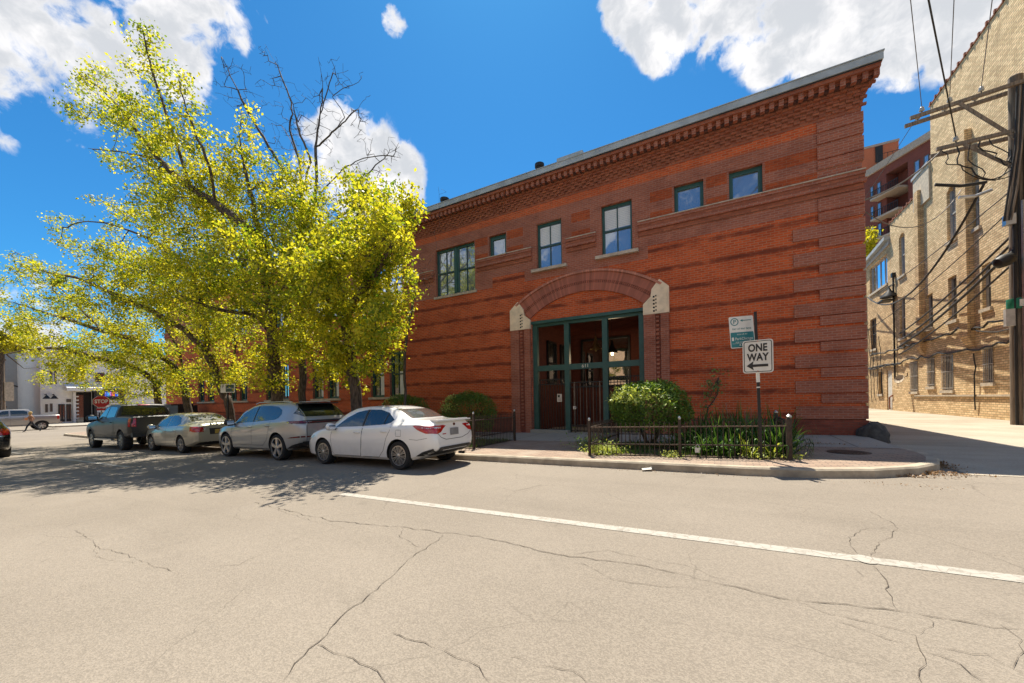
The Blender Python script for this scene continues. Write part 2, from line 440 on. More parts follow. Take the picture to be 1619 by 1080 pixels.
# cracks: jittered ribbons that follow the ones in the pavement
CR = [
 ([(400,795),(520,822),(640,833),(760,850),(900,880),(1060,905),(1230,940),(1400,966),(1500,982),(1619,1001)], .016),
 ([(700,845),(672,868),(640,890),(610,915),(580,945),(540,975),(505,1015),(470,1050),(440,1085)], .013),
 ([(640,833),(632,850),(650,862),(672,868)], .007),
 ([(420,800),(470,815),(540,835),(480,845),(430,870),(380,895),(300,902)], .006),
 ([(118,838),(150,858),(200,875),(240,888),(270,905)], .010), ([(150,862),(165,882),(210,892)], .006),
 ([(905,878),(960,872),(1010,880),(1080,895),(1150,920)], .007), ([(915,890),(970,915),(1040,928),(1110,930)], .007),
 ([(1375,893),(1385,910),(1390,940),(1405,962)], .014), ([(1360,880),(1345,850),(1370,838),(1410,835)], .009),
 ([(1378,880),(1395,850),(1420,838),(1455,846)], .008), ([(1420,838),(1400,822),(1375,808)], .008),
 ([(1455,846),(1530,868),(1619,884)], .007),
 ([(1240,945),(1310,970),(1390,985),(1450,1005),(1460,1030),(1458,1085)], .009),
 ([(1460,1030),(1520,1050),(1560,1085)], .007), ([(1450,1005),(1470,990),(1460,975)], .007),
 ([(1320,980),(1400,1010),(1455,1028)], .007), ([(1480,1022),(1560,1035),(1619,1062)], .007),
 ([(500,1018),(545,1035),(590,1050),(640,1085)], .009), ([(620,1000),(680,1025),(750,1060),(775,1085)], .009),
 ([(820,1040),(870,1052),(905,1060),(930,1085)], .008), ([(1580,985),(1605,1010),(1615,1040),(1590,1055),(1619,1070)], .010),
 ([(640,790),(700,768),(720,758)], .006), ([(1440,757),(1475,772)], .006), ([(760,1020),(830,1050)], .005),
 ([(0,905),(60,890),(118,868)], .004), ([(1100,770),(1200,780),(1300,782)], .003),
 ([(1330,890),(1345,900),(1360,916)], .006), ([(1320,868),(1340,876),(1360,886)], .006),
]
def cracks():
    mb = MB(); rg = random.Random(5)
    for pl, w in CR:
        P = [onG(*p) for p in pl]; Q = []
        for i in range(len(P)-1):
            n = max(2, int((P[i+1]-P[i]).length/.06))
            for k in range(n): Q.append(P[i].lerp(P[i+1], k/n))
        Q.append(P[-1]); off = 0.
        pts = []
        for i, q in enumerate(Q):
            off = off*.86 + rg.uniform(-.022, .022)
            d = Q[min(i+1, len(Q)-1)] - Q[max(i-1, 0)]; nn = Vector((-d.y, d.x, 0)).normalized() if d.length > 0 else Vector((0, 1, 0))
            c = q + nn*off; hw = w*.23*rg.uniform(.15, 1.4)*(1 if 0 < i < len(Q)-1 else .05)
            pts.append((c+nn*hw, c-nn*hw))
        for i in range(len(pts)-1):
            a, b = pts[i], pts[i+1]
            mb.face([(p.x, p.y, gz(p.x)+.006) for p in (a[0], b[0], b[1], a[1])], M_CRACK)
    tag(mb.build('road_cracks'), kind='structure')
cracks()
# white blot on the line where two cracks meet, and brown patches
def blob(name, c, rx, ry, mat, dz, seed=0, n=20, kind='structure'):
    rg = random.Random(seed); mb = MB(); z = gz(c.x)+dz
    mb.face([(c.x+rx*math.cos(2*math.pi*i/n)*rg.uniform(.85, 1.1), c.y+ry*math.sin(2*math.pi*i/n)*rg.uniform(.85, 1.1), z) for i in range(n)], mat)
    return tag(mb.build(name), kind=kind)
blob('lane_marking', onG(1368, 885), .085, .095, M_LINE, .007, 3)
# far corner walk beyond the cross street and far-left ground
M_FARW = M_WALK
fill_poly('far_sidewalk', [(-80, 11.2), (-62.5, 11.2), (-61.5, 12.2), (-61.5, 60), (-80, 60)], .12, M_WALK)
mb = MB(); mb.box(-80, -61.4, 11.1, 11.25, -.8, -.52, M_CURB); mb.box(-61.5, -61.35, 11.25, 60, -.8, -.52, M_CURB)
tag(mb.build('far_curb'), kind='structure')
# ------------------------------------------------------------------ the brick building
M_FIELD = brick('orange_brick', (.61, .104, .026), (.43, .066, .018), (.46, .19, .095), msize=.012, bands=(.725, .45, .115, (.13, .028, .014), .85), dirt=.4)
M_INSET = brick('orange_brick_panel', (.46, .085, .022), (.32, .055, .016), (.34, .13, .065), dirt=.4)
M_PURP = brick('purple_brown_brick', (.40, .125, .068), (.30, .09, .052), (.38, .19, .13), h=.072, msize=.012, dirt=.45, var=.4)
M_PURPD = brick('plinth_brick', (.28, .072, .042), (.21, .056, .034), (.19, .08, .055), dirt=.6)
M_CORB = brick('cornice_brick', (.40, .125, .062), (.27, .078, .042), (.24, .10, .06), dirt=.3)
M_STONE = plain('limestone', (.78, .60, .40), .85, var=.15, scale=2.5, bmp=.25)
M_SILL = plain('stone_sill', (.47, .37, .27), .85, var=.2, scale=4.)
M_COPING = plain('coping_metal', (.36, .38, .38), .6, 0., .15, 2.)
M_GREEN = plain('dark_green_paint', (.024, .082, .064), .45, var=.12, scale=3.)
M_GREENDK = plain('sash_paint', (.018, .055, .046), .45, var=.12)
M_GLASS = glassy('window_glass', (.16, .18, .20), .30, .02)
M_GLASSD = glassy('dark_window_glass', (.02, .022, .02), .10, .03)
M_BLIND = plain('white_blind', (.68, .68, .66), .8, var=.06, scale=1.)
M_ROOFM = plain('roof_felt', (.10, .10, .10), .9)
M_DARK = plain('dark_void', (.012, .010, .009), .9)
M_BLACK = plain('black_metal', (.022, .020, .018), .5, .3, .2)
M_STEEL = plain('brushed_steel', (.42, .42, .42), .35, .9, .1)
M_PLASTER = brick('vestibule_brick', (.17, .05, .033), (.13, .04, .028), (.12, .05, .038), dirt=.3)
FY = 14.2; XR = 3.44; XL = -43.0; ZT = 10.2

def wall_y(mb, x0, x1, z0, z1, y, openings, zones, base, depth, cutx=(), cutz=()):
    """wall plane y with rectangular openings and zones of other brick; reveals go to y+depth"""
    xs = {x0, x1} | set(cutx); zs = {z0, z1} | set(cutz)
    for a, b, c, d in openings: xs |= {a, b}; zs |= {c, d}
    for (a, b, c, d), m in zones: xs |= {a, b}; zs |= {c, d}
    xs = sorted(x for x in xs if x0 <= x <= x1); zs = sorted(z for z in zs if z0 <= z <= z1)
    for i in range(len(xs)-1):
        for j in range(len(zs)-1):
            cx, cz = (xs[i]+xs[i+1])/2, (zs[j]+zs[j+1])/2
            if any(a < cx < b and c < cz < d for a, b, c, d in openings): continue
            m = base
            for (a, b, c, d), mm in zones:
                if a < cx < b and c < cz < d: m = mm
            mb.face([(xs[i], y, zs[j]), (xs[i+1], y, zs[j]), (xs[i+1], y, zs[j+1]), (xs[i], y, zs[j+1])], m)
    for a, b, c, d in openings:
        m = M_PURP; e = y+depth
        mb.face([(a, y, c), (a, y, d), (a, e, d), (a, e, c)], m); mb.face([(b, y, d), (b, y, c), (b, e, c), (b, e, d)], m)
        mb.face([(a, y, d), (b, y, d), (b, e, d), (a, e, d)], m); mb.face([(b, y, c), (a, y, c), (a, e, c), (b, e, c)], m)

# openings (x0, x1, z0, z1)
W1 = (-12.12, -9.83, 6.42, 8.66); W2 = (-9.06, -8.18, 7.7, 8.66); W3 = (-6.72, -5.62, 6.76, 8.64); W4 = (-4.01, -2.88, 6.78, 8.66)
W5 = (-1.46, -.55, 7.71, 8.68); W6 = (.19, 1.10, 7.72, 8.67)
GATE = (-7.02, -2.53, .02, 4.60)
PAIRS = [(-16.79, -14.34), (-21.93, -19.49), (-27.08, -24.45), (-31.95, -29.5), (-36.88, -34.3)]
ops = [W1, W2, W3, W4, W5, W6, GATE]
for a, b in PAIRS:
    ops += [(a, a+1.02, 1.68, 4.05), (b-1.02, b, 1.68, 4.05), (a, b, 6.42, 8.66)]
Z = []
Z.append(((XL, XR, -1.2, .70), M_PURPD))
Z.append(((XL, XR, 6.80, 9.12), M_PURP)); Z.append(((-7.3, -2.35, 6.36, 6.8), M_PURP)); Z.append(((XL, -8.9, 6.36, 6.8), M_PURP))
Z.append(((XL, -13.5, 5.9, 6.4), M_FIELD))
Z.append(((XL, 2.45, 9.14, 9.42), M_FIELD)); Z.append(((2.45, XR, 9.12, 9.42), M_PURP)); Z.append(((XL, XR, 9.42, ZT), M_CORB))
for a, b in ((1.16, 2.45), (-.47, .13), (-2.25, -1.52), (-5.2, -4.45), (-8.12, -7.35), (-9.8, -9.12)):
    Z.append(((a, b, 8.33, 8.68), M_INSET)); Z.append(((a, b, 7.72, 7.98), M_INSET))
bld = empty('brick_building', ((XL+XR)/2, FY, 0), 0, 'long two-storey red and purple brick building with a flared cornice and arched green gateway', 'building')
def bpart(mb, name, parent=None, smooth=None, label=None):
    o = mb.build(name, None, smooth)
    o.parent = parent or bld
    # geometry is written in world space: undo the empty's offset for first-level parts only
    if (parent or bld) is bld: o.matrix_parent_inverse = Matrix.Translation(-Vector(bld.location))
    if label: o['label'] = label
    return o
mb = MB()
wall_y(mb, XL, XR, -1.2, ZT, FY, ops, Z, M_FIELD, .16)
# side and rear walls
mb.face([(XR, FY, -1.2), (XR, 44, -1.2), (XR, 44, ZT), (XR, FY, ZT)], M_PURP)
mb.face([(XL, FY, -1.2), (XL, FY, ZT), (XL, 44, ZT), (XL, 44, -1.2)], M_FIELD)
mb.face([(XL, 44, -1.2), (XL, 44, ZT), (XR, 44, ZT), (XR, 44, -1.2)], M_FIELD)
bpart(mb, 'wall')
mb = MB(); mb.box(XL+.02, XR-.02, FY+.3, 43.9, 9.9, 10.05, M_ROOFM); bpart(mb, 'roof')
# quoins on the right corner: long and short courses proud of the wall, wrapping round the side
z = .70; k = 0
def qbox(*a):
    mb = MB(); mb.box(*a); bpart(mb, 'quoin')
while z < 9.0:
    x0 = 1.84 if k % 2 == 0 else 2.45
    h = .375 if k % 2 == 0 else .27
    if not (7.2 < z+h/2 < 7.75): qbox(x0 if z < 6.7 else 2.45, XR+.045, FY-.04, FY+1.3, z, z+h, M_PURP)
    z += h + (.085 if k % 2 == 0 else .03); k += 1
qbox(2.45, XR+.045, FY-.04, FY+1.3, 9.1, 9.36, M_PURP)
qbox(1.84, XR+.05, FY-.045, FY+1.3, -.6, .66, M_PURPD)
# string course that steps out twice under the upper windows, broken by the tall sashes
spans = [(XL, -37.), (-34.2, -32.05), (-29.4, -27.2), (-24.35, -22.05), (-19.4, -16.9), (-14.2, -12.25), (-9.72, -6.95), (-5.42, -4.22), (-2.68, XR)]
for a, b in spans:
    mb = MB(); r = .07 if b == XR else 0.
    mb.box(a, b+r, FY-.075, FY+.02, 7.60, 7.70, M_PURP); mb.box(a, b+r*.8, FY-.05, FY+.02, 7.47, 7.598, M_CORB)
    mb.box(a, b+r*1.2, FY-.10, FY+.02, 7.36, 7.468, M_PURP); mb.box(a, b+r*.5, FY-.035, FY+.02, 7.20, 7.358, M_CORB)
    mb.box(a, b+r, FY-.095, FY+.03, 7.702, 7.735, M_SILL)
    bpart(mb, 'string_course')
# flared cornice: courses step out in a concave curve at the front and at the corner
def fl(z): return .46*max(0., (z-9.42)/.83)**1.75
mb = MB(); zc = 9.42; hh = .083
while zc < 10.26:
    p = fl(zc+hh*.5)+.012
    mb.box(XL, XR+p*.62, FY-p, FY+.35, zc, zc+hh, M_CORB); zc += hh
bpart(mb, 'cornice')
mb = MB(); rg = random.Random(2)
for r in range(6):
    zc = 9.50+r*.083; p = fl(zc+.04)+.012; x = XL + (r % 2)*.15
    x = -20.+(r % 2)*.15
    while x < XR + p*.5:
        mb.box(x, x+.15, FY-p-.034, FY-p+.03, zc+.012, zc+.083-.006, M_CORB); x += .30
bpart(mb, 'checker_brickwork')
M_CHAN0 = plain('dentil_gap_shade', (.10, .036, .022), .9)  # dark backing colour paints the shade in the gaps between cornice dentils
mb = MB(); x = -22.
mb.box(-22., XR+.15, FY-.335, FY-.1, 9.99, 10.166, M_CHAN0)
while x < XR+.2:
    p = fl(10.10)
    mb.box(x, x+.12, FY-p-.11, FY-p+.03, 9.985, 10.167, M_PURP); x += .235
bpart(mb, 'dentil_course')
mb = MB()
p = fl(10.25)
mb.box(XL, XR+p*.62+.02, FY-p-.035, FY+.35, 10.168, 10.262, M_CORB)
bpart(mb, 'cornice_fascia')
mb = MB(); p = .56
mb.box(XL, XR+.34, FY-p, FY+.4, 10.30, 10.50, M_COPING); mb.box(XL, XR+.31, FY-p+.035, FY+.38, 10.264, 10.299, M_BLACK); mb.box(XL, XR+.36, FY-p-.02, FY+.42, 10.503, 10.53, M_COPING)
mb.box(XR-.3, XR+.02, FY+.42, 44, 10.06, 10.45, M_COPING)
bpart(mb, 'coping')

# windows ---------------------------------------------------------------
def sash_window(x0, x1, z0, z1, y, cols=2, rail=True, blind=None, fr=.085, dark=False, bars=True, parent=None, sill=None, part=None, wy=None):
    """green frame with sashes; pane and sill are its own parts"""
    part = part or bpart
    mb = MB(); d = .07
    mb.box(x0, x0+fr, y, y+d, z0, z1, M_GREEN); mb.box(x1-fr, x1, y, y+d, z0, z1, M_GREEN)
    mb.box(x0+fr, x1-fr, y, y+d, z1-fr*1.2, z1, M_GREEN); mb.box(x0+fr, x1-fr, y, y+d, z0, z0+fr*.9, M_GREEN)
    zm = (z0+z1)/2
    if rail: mb.box(x0+fr, x1-fr, y+.012, y+d, zm-.035, zm+.035, M_GREENDK)
    if bars:
        for k in range(1, cols):
            xx = x0 + fr + (x1-x0-2*fr)*k/cols
            mb.box(xx-.018, xx+.018, y+.02, y+d-.005, z0+fr*.9, zm-.035 if rail else z1-fr*1.2, M_GREENDK)
            if rail: mb.box(xx-.018, xx+.018, y+.02, y+d-.005, zm+.035, z1-fr*1.2, M_GREENDK)
    w = part(mb, 'window')
    mb = MB(); g = M_GLASSD if dark else M_GLASS
    mb.face([(x0+fr, y+d-.01, z0+fr*.9), (x1-fr, y+d-.01, z0+fr*.9), (x1-fr, y+d-.01, z1-fr*1.2), (x0+fr, y+d-.01, z1-fr*1.2)], g)
    o = mb.build('pane'); o.parent = w
    if blind:
        mb = MB(); zb0, zb1 = blind; n = max(3, int((zb1-zb0)/.06))
        for i in range(n):
            a = zb0 + (zb1-zb0)*i/n; mb.box(x0+fr+.004, x1-fr-.004, y+d-.016, y+d-.012, a, a+(zb1-zb0)/n-.006, M_BLIND)
        o = mb.build('blind'); o.parent = w
    if sill:
        mb = MB(); mb.box(x0-sill, x1+sill, y-.28, y+.02, z0-.115, z0-.002, M_SILL); o = mb.build('sill'); o.parent = w
    return w
YW = FY+.13
sash_window(*W3, YW, 2, blind=(7.78, 8.50), sill=.22)
sash_window(*W4, YW, 2, blind=(7.80, 8.52), sill=.22)
sash_window(*W5, YW, 1, rail=False, bars=False, fr=.11)
sash_window(*W6, YW, 1, rail=False, bars=False, fr=.11)
sash_window(*W2, YW, 1, rail=False, bars=False, fr=.13)
def pair(a, b, z0, z1, **k):
    m = (a+b)/2
    sash_window(a, m-.05, z0, z1, YW, **k); sash_window(m+.05, b, z0, z1, YW, **k)
    mb = MB(); mb.box(m-.05, m+.05, YW-.03, YW+.07, z0, z1, M_GREEN); bpart(mb, 'mullion')
pair(W1[0], W1[1], W1[2], W1[3])
mb = MB(); mb.box(W1[0]-.1, W1[1]+.1, FY-.06, FY+.12, W1[2]-.11, W1[2]-.002, M_SILL); bpart(mb, 'sill')
for i, (a, b) in enumerate(PAIRS):
    lo = 1.68
    bl = (1.8, 3.0) if i == 0 else ((1.8, 3.9) if i == 1 else None)
    sash_window(a, a+1.02, lo, 4.05, YW, 2, dark=True, fr=.12, blind=None); w = sash_window(b-1.02, b, lo, 4.05, YW, 2, dark=True, fr=.12)
    if bl:
        for xa in (a, b-1.02):
            mb = MB(); mb.box(xa+.56, xa+.90, YW+.052, YW+.056, bl[0], bl[1], M_BLIND); o = bpart(mb, 'blind')
    pair(a, b, 6.42, 8.66)
    mb = MB(); mb.box(a-.16, b+.16, FY-.07, FY+.13, lo-.12, lo-.002, M_SILL); bpart(mb, 'sill')

# arched gateway ----------------------------------------------------------
def arcpt(t, inner):
    """t in -1..1 across the arch"""
    if inner: hc, zc, rr, x0 = 2.27, 1.93, 3.64, -4.78
    else: hc, zc, rr, x0 = 2.92, 1.38, 4.97, -4.80
    a0 = math.asin(hc/rr); a = a0*t
    return Vector((x0 + rr*math.sin(a), 0, zc + rr*math.cos(a)))
def ring(mb, u0, u1, proud, m, n=56, t0=-1, t1=1):
    """band between fractions u0..u1 (0 = intrados, 1 = extrados)"""
    for i in range(n):
        q = []
        for tt, u in ((i, u0), (i+1, u0), (i+1, u1), (i, u1)):
            t = t0+(t1-t0)*tt/n; a, b = arcpt(t, True), arcpt(t, False); p = a.lerp(b, u); q.append((p.x, p.z))
        mb.prism(q, (0, FY-proud, 0), (1, 0, 0), (0, 0, 1), (0, 1, 0), proud+.01, m)
def vouss(name, c):
    m, nt, b = new_mat(name)
    # bricks on edge: radial joints from the arch centre
    p = coords(nt); sx = nd(nt, 'ShaderNodeSeparateXYZ'); nt.links.new(p, sx.inputs[0])
    ang = mth(nt, 'ARCTAN2', mth(nt, 'ADD', sx.outputs[0], 4.79), mth(nt, 'SUBTRACT', sx.outputs[2], 1.6))
    fr = mth(nt, 'FRACT', mth(nt, 'MULTIPLY', ang, 58.)); j = ramp(nt, fr, .14, .04)
    wn = nd(nt, 'ShaderNodeTexWhiteNoise', noise_dimensions='1D'); nt.links.new(mth(nt, 'FLOOR', mth(nt, 'MULTIPLY', ang, 58.)), wn.inputs['W'])
    col = mixc(nt, wn.outputs[0], [x*.75 for x in c], [x*1.2 for x in c])
    col = mixc(nt, mth(nt, 'MULTIPLY', ramp(nt, noi(nt, p, 2.2, 5.), .5, .75), .4), col, [x*.5 for x in c])
    col = mixc(nt, j, col, (.23, .125, .09)); nt.links.new(col, b.inputs['Base Color']); b.inputs['Roughness'].default_value = .85
    return m
M_CHAN = plain('arch_gap_shade', (.07, .025, .016), .9)  # near-black channel colour paints the shade behind the arch dentils
M_VOUS = vouss('arch_brick', (.38, .115, .066))
M_VOUSL = vouss('arch_label_brick', (.50, .19, .115))
mb = MB(); ring(mb, .90, 1.0, .13, M_VOUSL); ring(mb, .50, .895, .075, M_VOUS); ring(mb, 0., .36, .075, M_VOUS)
arch = bpart(mb, 'arch')
mb = MB()
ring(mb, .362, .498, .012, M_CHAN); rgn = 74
for i in range(rgn):
    t = -1+2*(i+.5)/rgn; a, b = arcpt(t, True), arcpt(t, False)
    o_ = a.lerp(b, .43); d = (b-a).normalized(); tx = Vector((d.z, 0, -d.x))
    mb.obox((o_.x, FY-.035, o_.z), tx, (0, 1, 0), d, .024, .04, .052, M_VOUS)
bpart(mb, 'arch_dentils')
for sgn, x0, x1 in ((-1, -7.97, -7.05), (1, -2.52, -1.68)):
    mb = MB(); mb.box(x0, x0+.40, FY-.11, FY+.02, -.2, 4.35, M_PURP); mb.box(x1-.27, x1, FY-.11, FY+.02, -.2, 4.35, M_PURP)
    mb.box(x0+.402, x1-.272, FY-.06, FY+.02, -.2, 4.35, M_PURPD)
    zz = .3
    while zz < 4.3:
        mb.box((x0+x1)/2+.02-.03, (x0+x1)/2+.02+.08, FY-.10, FY-.055, zz, zz+.075, M_PURP); zz += .15
    bpart(mb, 'pilaster')
    mb = MB()
    if sgn < 0: poly = [(-7.985, 4.352), (-7.985, 5.20), (-7.60, 5.53), (-7.34, 5.20), (-7.30, 4.93), (-7.04, 4.72), (-7.04, 4.352)]
    else: poly = [(-1.665, 4.352), (-2.53, 4.352), (-2.53, 4.72), (-2.27, 4.97), (-2.23, 5.23), (-1.97, 5.55), (-1.665, 5.26)]
    mb.prism(poly, (0, FY-.125, 0), (1, 0, 0), (0, 0, 1), (0, 1, 0), .14, M_STONE)
    xs = (-7.97, -7.60) if sgn < 0 else (-1.68, -1.98)
    # bevelled edge mould on the stone and the pierced holes
    e = [(poly[0][0]+.035*(-sgn), 4.36), (poly[0][0]+.035*(-sgn), 5.18 if sgn < 0 else 5.22), (-7.63 if sgn < 0 else -1.97, 5.50 if sgn < 0 else 5.52)]
    for i in range(1): mb.tube([(e[i][0], FY-.13, e[i][1]), (e[i+1][0], FY-.13, e[i+1][1])], .022, M_STONE, 6)
    cx = -7.47 if sgn < 0 else -2.16
    for k in range(5):
        mb.box(cx-.03, cx+.03, FY-.13, FY-.122, 4.42+k*.125, 4.48+k*.125, M_DARK); mb.box(cx+.05, cx+.09, FY-.13, FY-.1225, 4.45+k*.125, 4.50+k*.125, M_DARK)
    bpart(mb, 'capstone')
# the gate itself
gx0, gx1, gz0, gz1 = GATE; yg = FY+.10
gate = MB()
gate.box(gx0, gx0+.20, yg, yg+.16, .02, gz1, M_GREEN); gate.box(gx1-.20, gx1, yg, yg+.16, .02, gz1, M_GREEN)
gate.box(gx0+.2, gx1-.2, yg, yg+.16, gz1-.18, gz1, M_GREEN); gate.box(gx0-.06, gx1+.06, FY+.0-.03, FY+.1, gz1-.07, gz1+.05, M_GREEN)
gate.box(gx0+.2, gx1-.2, yg-.01, yg+.15, 2.58, 2.80, M_GREEN)
for xm in (-5.52, -3.98):
    gate.box(xm-.10, xm+.10, yg-.02, yg+.17, .02, 2.58, M_GREEN); gate.box(xm-.10, xm+.10, yg-.02, yg+.17, 2.80, gz1-.18, M_GREEN)
gt = bpart(gate, 'entrance_gate')
def gpart(mb, name, smooth=None):
    o = mb.build(name, None, smooth); o.parent = gt; return o
for a, b in ((gx0+.22, -5.64), (-3.86, gx1-.22)):
    mb = MB()
    n = int((b-a)/.115)
    for k in range(n): x = a+(b-a)*(k+.5)/n; mb.box(x-.011, x+.011, yg+.06, yg+.082, .12, 2.25, M_BLACK)
    for z in (.16, 2.0, 2.2): mb.box(a, b, yg+.055, yg+.09, z, z+.035, M_BLACK)
    gpart(mb, 'side_bars')
mb = MB(); a, b = -5.40, -4.10
M_BARS = plain('gate_bars', (.10, .085, .075), .35, .8, .2)
for k in range(11): x = a+(b-a)*k/10; mb.box(x-.013, x+.013, yg+.05, yg+.076, .10, 2.02, M_BARS if k % 2 else M_BLACK)
for z in (.12, .32, 1.86, 2.04): mb.box(a, b, yg+.045, yg+.085, z, z+.04, M_BLACK)
for x in (a-.03, b+.03, -5.24, -4.22): mb.box(x-.025, x+.025, yg+.04, yg+.09, .06, 2.08, M_BARS)
gpart(mb, 'iron_door')
mb = MB(); mb.box(-5.30, -5.18, yg+.0, yg+.05, 1.00, 1.12, M_STEEL); mb.tube([(-5.24, yg+.0, 1.06), (-5.24, yg-.05, 1.06), (-5.12, yg-.05, 1.06)], .014, M_STEEL, 8); gpart(mb, 'handle')
mb = MB(); mb.box(-5.98, -5.78, yg+.02, yg+.07, 1.30, 1.62, M_STEEL); mb.box(-5.95, -5.86, yg+.014, yg+.02, 1.48, 1.58, M_BLACK)
for i in range(3):
    for j in range(3): mb.box(-5.93+i*.04, -5.91+i*.04, yg+.014, yg+.02, 1.34+j*.035, 1.36+j*.035, M_BLACK)
gpart(mb, 'intercom')
M_NUM = plain('number_paint', (.72, .66, .52), .6, var=.05)
o = text_mesh('611', .19, M_NUM, 'house_number', gt, frameM((-4.76, yg-.017, 2.69), (1, 0, 0), (0, 0, 1)), .006)
mb = MB(); mb.box(gx0-.03, -5.42, FY-.22, FY+.1, .0, .17, M_WALK); mb.box(-5.42, gx1+.02, FY-.1, FY+.1, .0, .06, M_WALK); bpart(mb, 'doorstep')
# vestibule
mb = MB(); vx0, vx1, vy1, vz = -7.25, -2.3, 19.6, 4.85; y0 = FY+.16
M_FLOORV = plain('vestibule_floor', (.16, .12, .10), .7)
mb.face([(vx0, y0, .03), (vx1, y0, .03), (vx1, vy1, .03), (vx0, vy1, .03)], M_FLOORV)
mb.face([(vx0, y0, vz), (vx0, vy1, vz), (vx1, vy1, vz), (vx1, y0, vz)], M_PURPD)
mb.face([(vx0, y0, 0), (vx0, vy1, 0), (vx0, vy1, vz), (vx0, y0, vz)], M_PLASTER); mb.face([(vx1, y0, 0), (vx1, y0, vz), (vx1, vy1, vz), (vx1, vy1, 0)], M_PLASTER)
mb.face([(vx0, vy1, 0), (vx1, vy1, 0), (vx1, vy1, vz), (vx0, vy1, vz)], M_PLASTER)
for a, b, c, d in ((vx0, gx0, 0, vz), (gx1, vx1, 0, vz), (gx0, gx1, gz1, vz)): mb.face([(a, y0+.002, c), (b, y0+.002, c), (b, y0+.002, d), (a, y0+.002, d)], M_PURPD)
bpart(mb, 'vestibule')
def inner_window(mb, o, ax, w, h):
    """frame on an inside wall: o lower-left, ax along"""
    o, ax = Vector(o), Vector(ax); az = Vector((0, 0, 1)); n = ax.cross(az)
    for (c, hx, hz) in (((0, h/2), .05, h/2), ((w, h/2), .05, h/2), ((w/2, 0), w/2, .05), ((w/2, h), w/2, .05), ((w/2, h*.48), w/2, .035)):
        mb.obox(o+ax*c[0]+az*c[1]+n*.02, ax, n, az, hx, .04, hz, M_BLACK)
mb = MB(); bx = onY(921, 612, vy1-.05)[0]; bx2 = onY(996, 612, vy1-.05)[0]; zb, zt = onY(960, 610, vy1-.05)[2], onY(960, 535, vy1-.05)[2]
inner_window(mb, (bx, vy1-.05, zb), (1, 0, 0), (bx2-bx)/2-.06, zt-zb); inner_window(mb, (bx+(bx2-bx)/2+.06, vy1-.05, zb), (1, 0, 0), (bx2-bx)/2-.06, zt-zb)
for y in (16.2, 17.8): inner_window(mb, (vx0+.05, y, 2.2), (0, 1, 0), .95, 1.9)
iw = bpart(mb, 'inner_window')
M_COURT = glassy('vestibule_glass', (.03, .028, .022), .55, .02, (1., .95, .85))
mb = MB(); mb.face([(bx, vy1-.02, zb), (bx2, vy1-.02, zb), (bx2, vy1-.02, zt), (bx, vy1-.02, zt)], M_COURT)
o = mb.build('pane'); o.parent = iw
mb = MB()
for y in (16.2, 17.8): mb.face([(vx0+.02, y, 2.2), (vx0+.02, y+.95, 2.2), (vx0+.02, y+.95, 4.1), (vx0+.02, y, 4.1)], M_GLASSD)
o = mb.build('pane'); o.parent = iw
M_BRASS = plain('brass', (.45, .32, .12), .3, .9)
M_BULB, nt_, b_ = new_mat('lit_bulb'); b_.inputs['Emission Color'].default_value = (1, .75, .4, 1); b_.inputs['Emission Strength'].default_value = 5.
def pendant(px, pyt, pyb, Y, m, label, lit):
    a, b = onY(px, pyt, Y), onY(px, pyb, Y); h = a.z-b.z
    e = empty('pendant_lamp', (b.x, Y, b.z), 0, label, 'lamp', 'pendant lamps in the gateway')
    mb = MB(); mb.tube([(0, 0, h), (0, 0, vz-b.z)], .008, M_BLACK, 5); o = mb.build('cord'); o.parent = e
    mb = MB(); mb.lathe([(.03, h), (.05, h*.85), (.09, h*.6), (.20, h*.3), (.26, h*.16), (.245, h*.15), (.06, h*.5)], (0, 0, 0), (0, 0, 1), m, 20); o = mb.build('lamp_shade', None, 40); o.parent = e
    mb = MB(); mb.lathe([(.02, h*.3), (.05, h*.2), (.05, h*.05), (.02, 0)], (0, 0, 0), (0, 0, 1), M_BULB if lit else M_BRASS, 12); o = mb.build('bulb', None, 40); o.parent = e
    if lit:
        pl = bpy.data.lights.new('lamp_glow', 'POINT'); pl.energy = 16.; pl.color = (1., .72, .42); pl.shadow_soft_size = .05
        lo = bpy.data.objects.new('lamp_glow', pl); COL.objects.link(lo); lo.parent = e; lo.location = (0, 0, -.06)
    return e
pendant(942, 531, 556, 16.0, M_BRASS, 'brass pendant lamp hanging behind the middle gate opening', False)
pendant(968, 538, 562, 17.2, M_BLACK, 'black pendant lamp with a lit bulb behind the right gate opening', True)
# roof vents that show over the coping
for px, py, w in ((703, 317, .22), (853, 263, .2), (905, 243, .35)):
    p = onY(px, py, 17.5); mb = MB(); h = p.z+.1
    if w < .3: mb.lathe([(w*.8, 10.05), (w*.8, h-.18), (w*1.2, h-.15), (w*1.2, h), (w*.4, h+.05)], (p.x, 17.5, 0), (0, 0, 1), M_BLACK, 14)
    else: mb.box(p.x-.7, p.x+.6, 17.2, 18., 10.05, h-.28, M_COPING)
    bpart(mb, 'roof_vent')
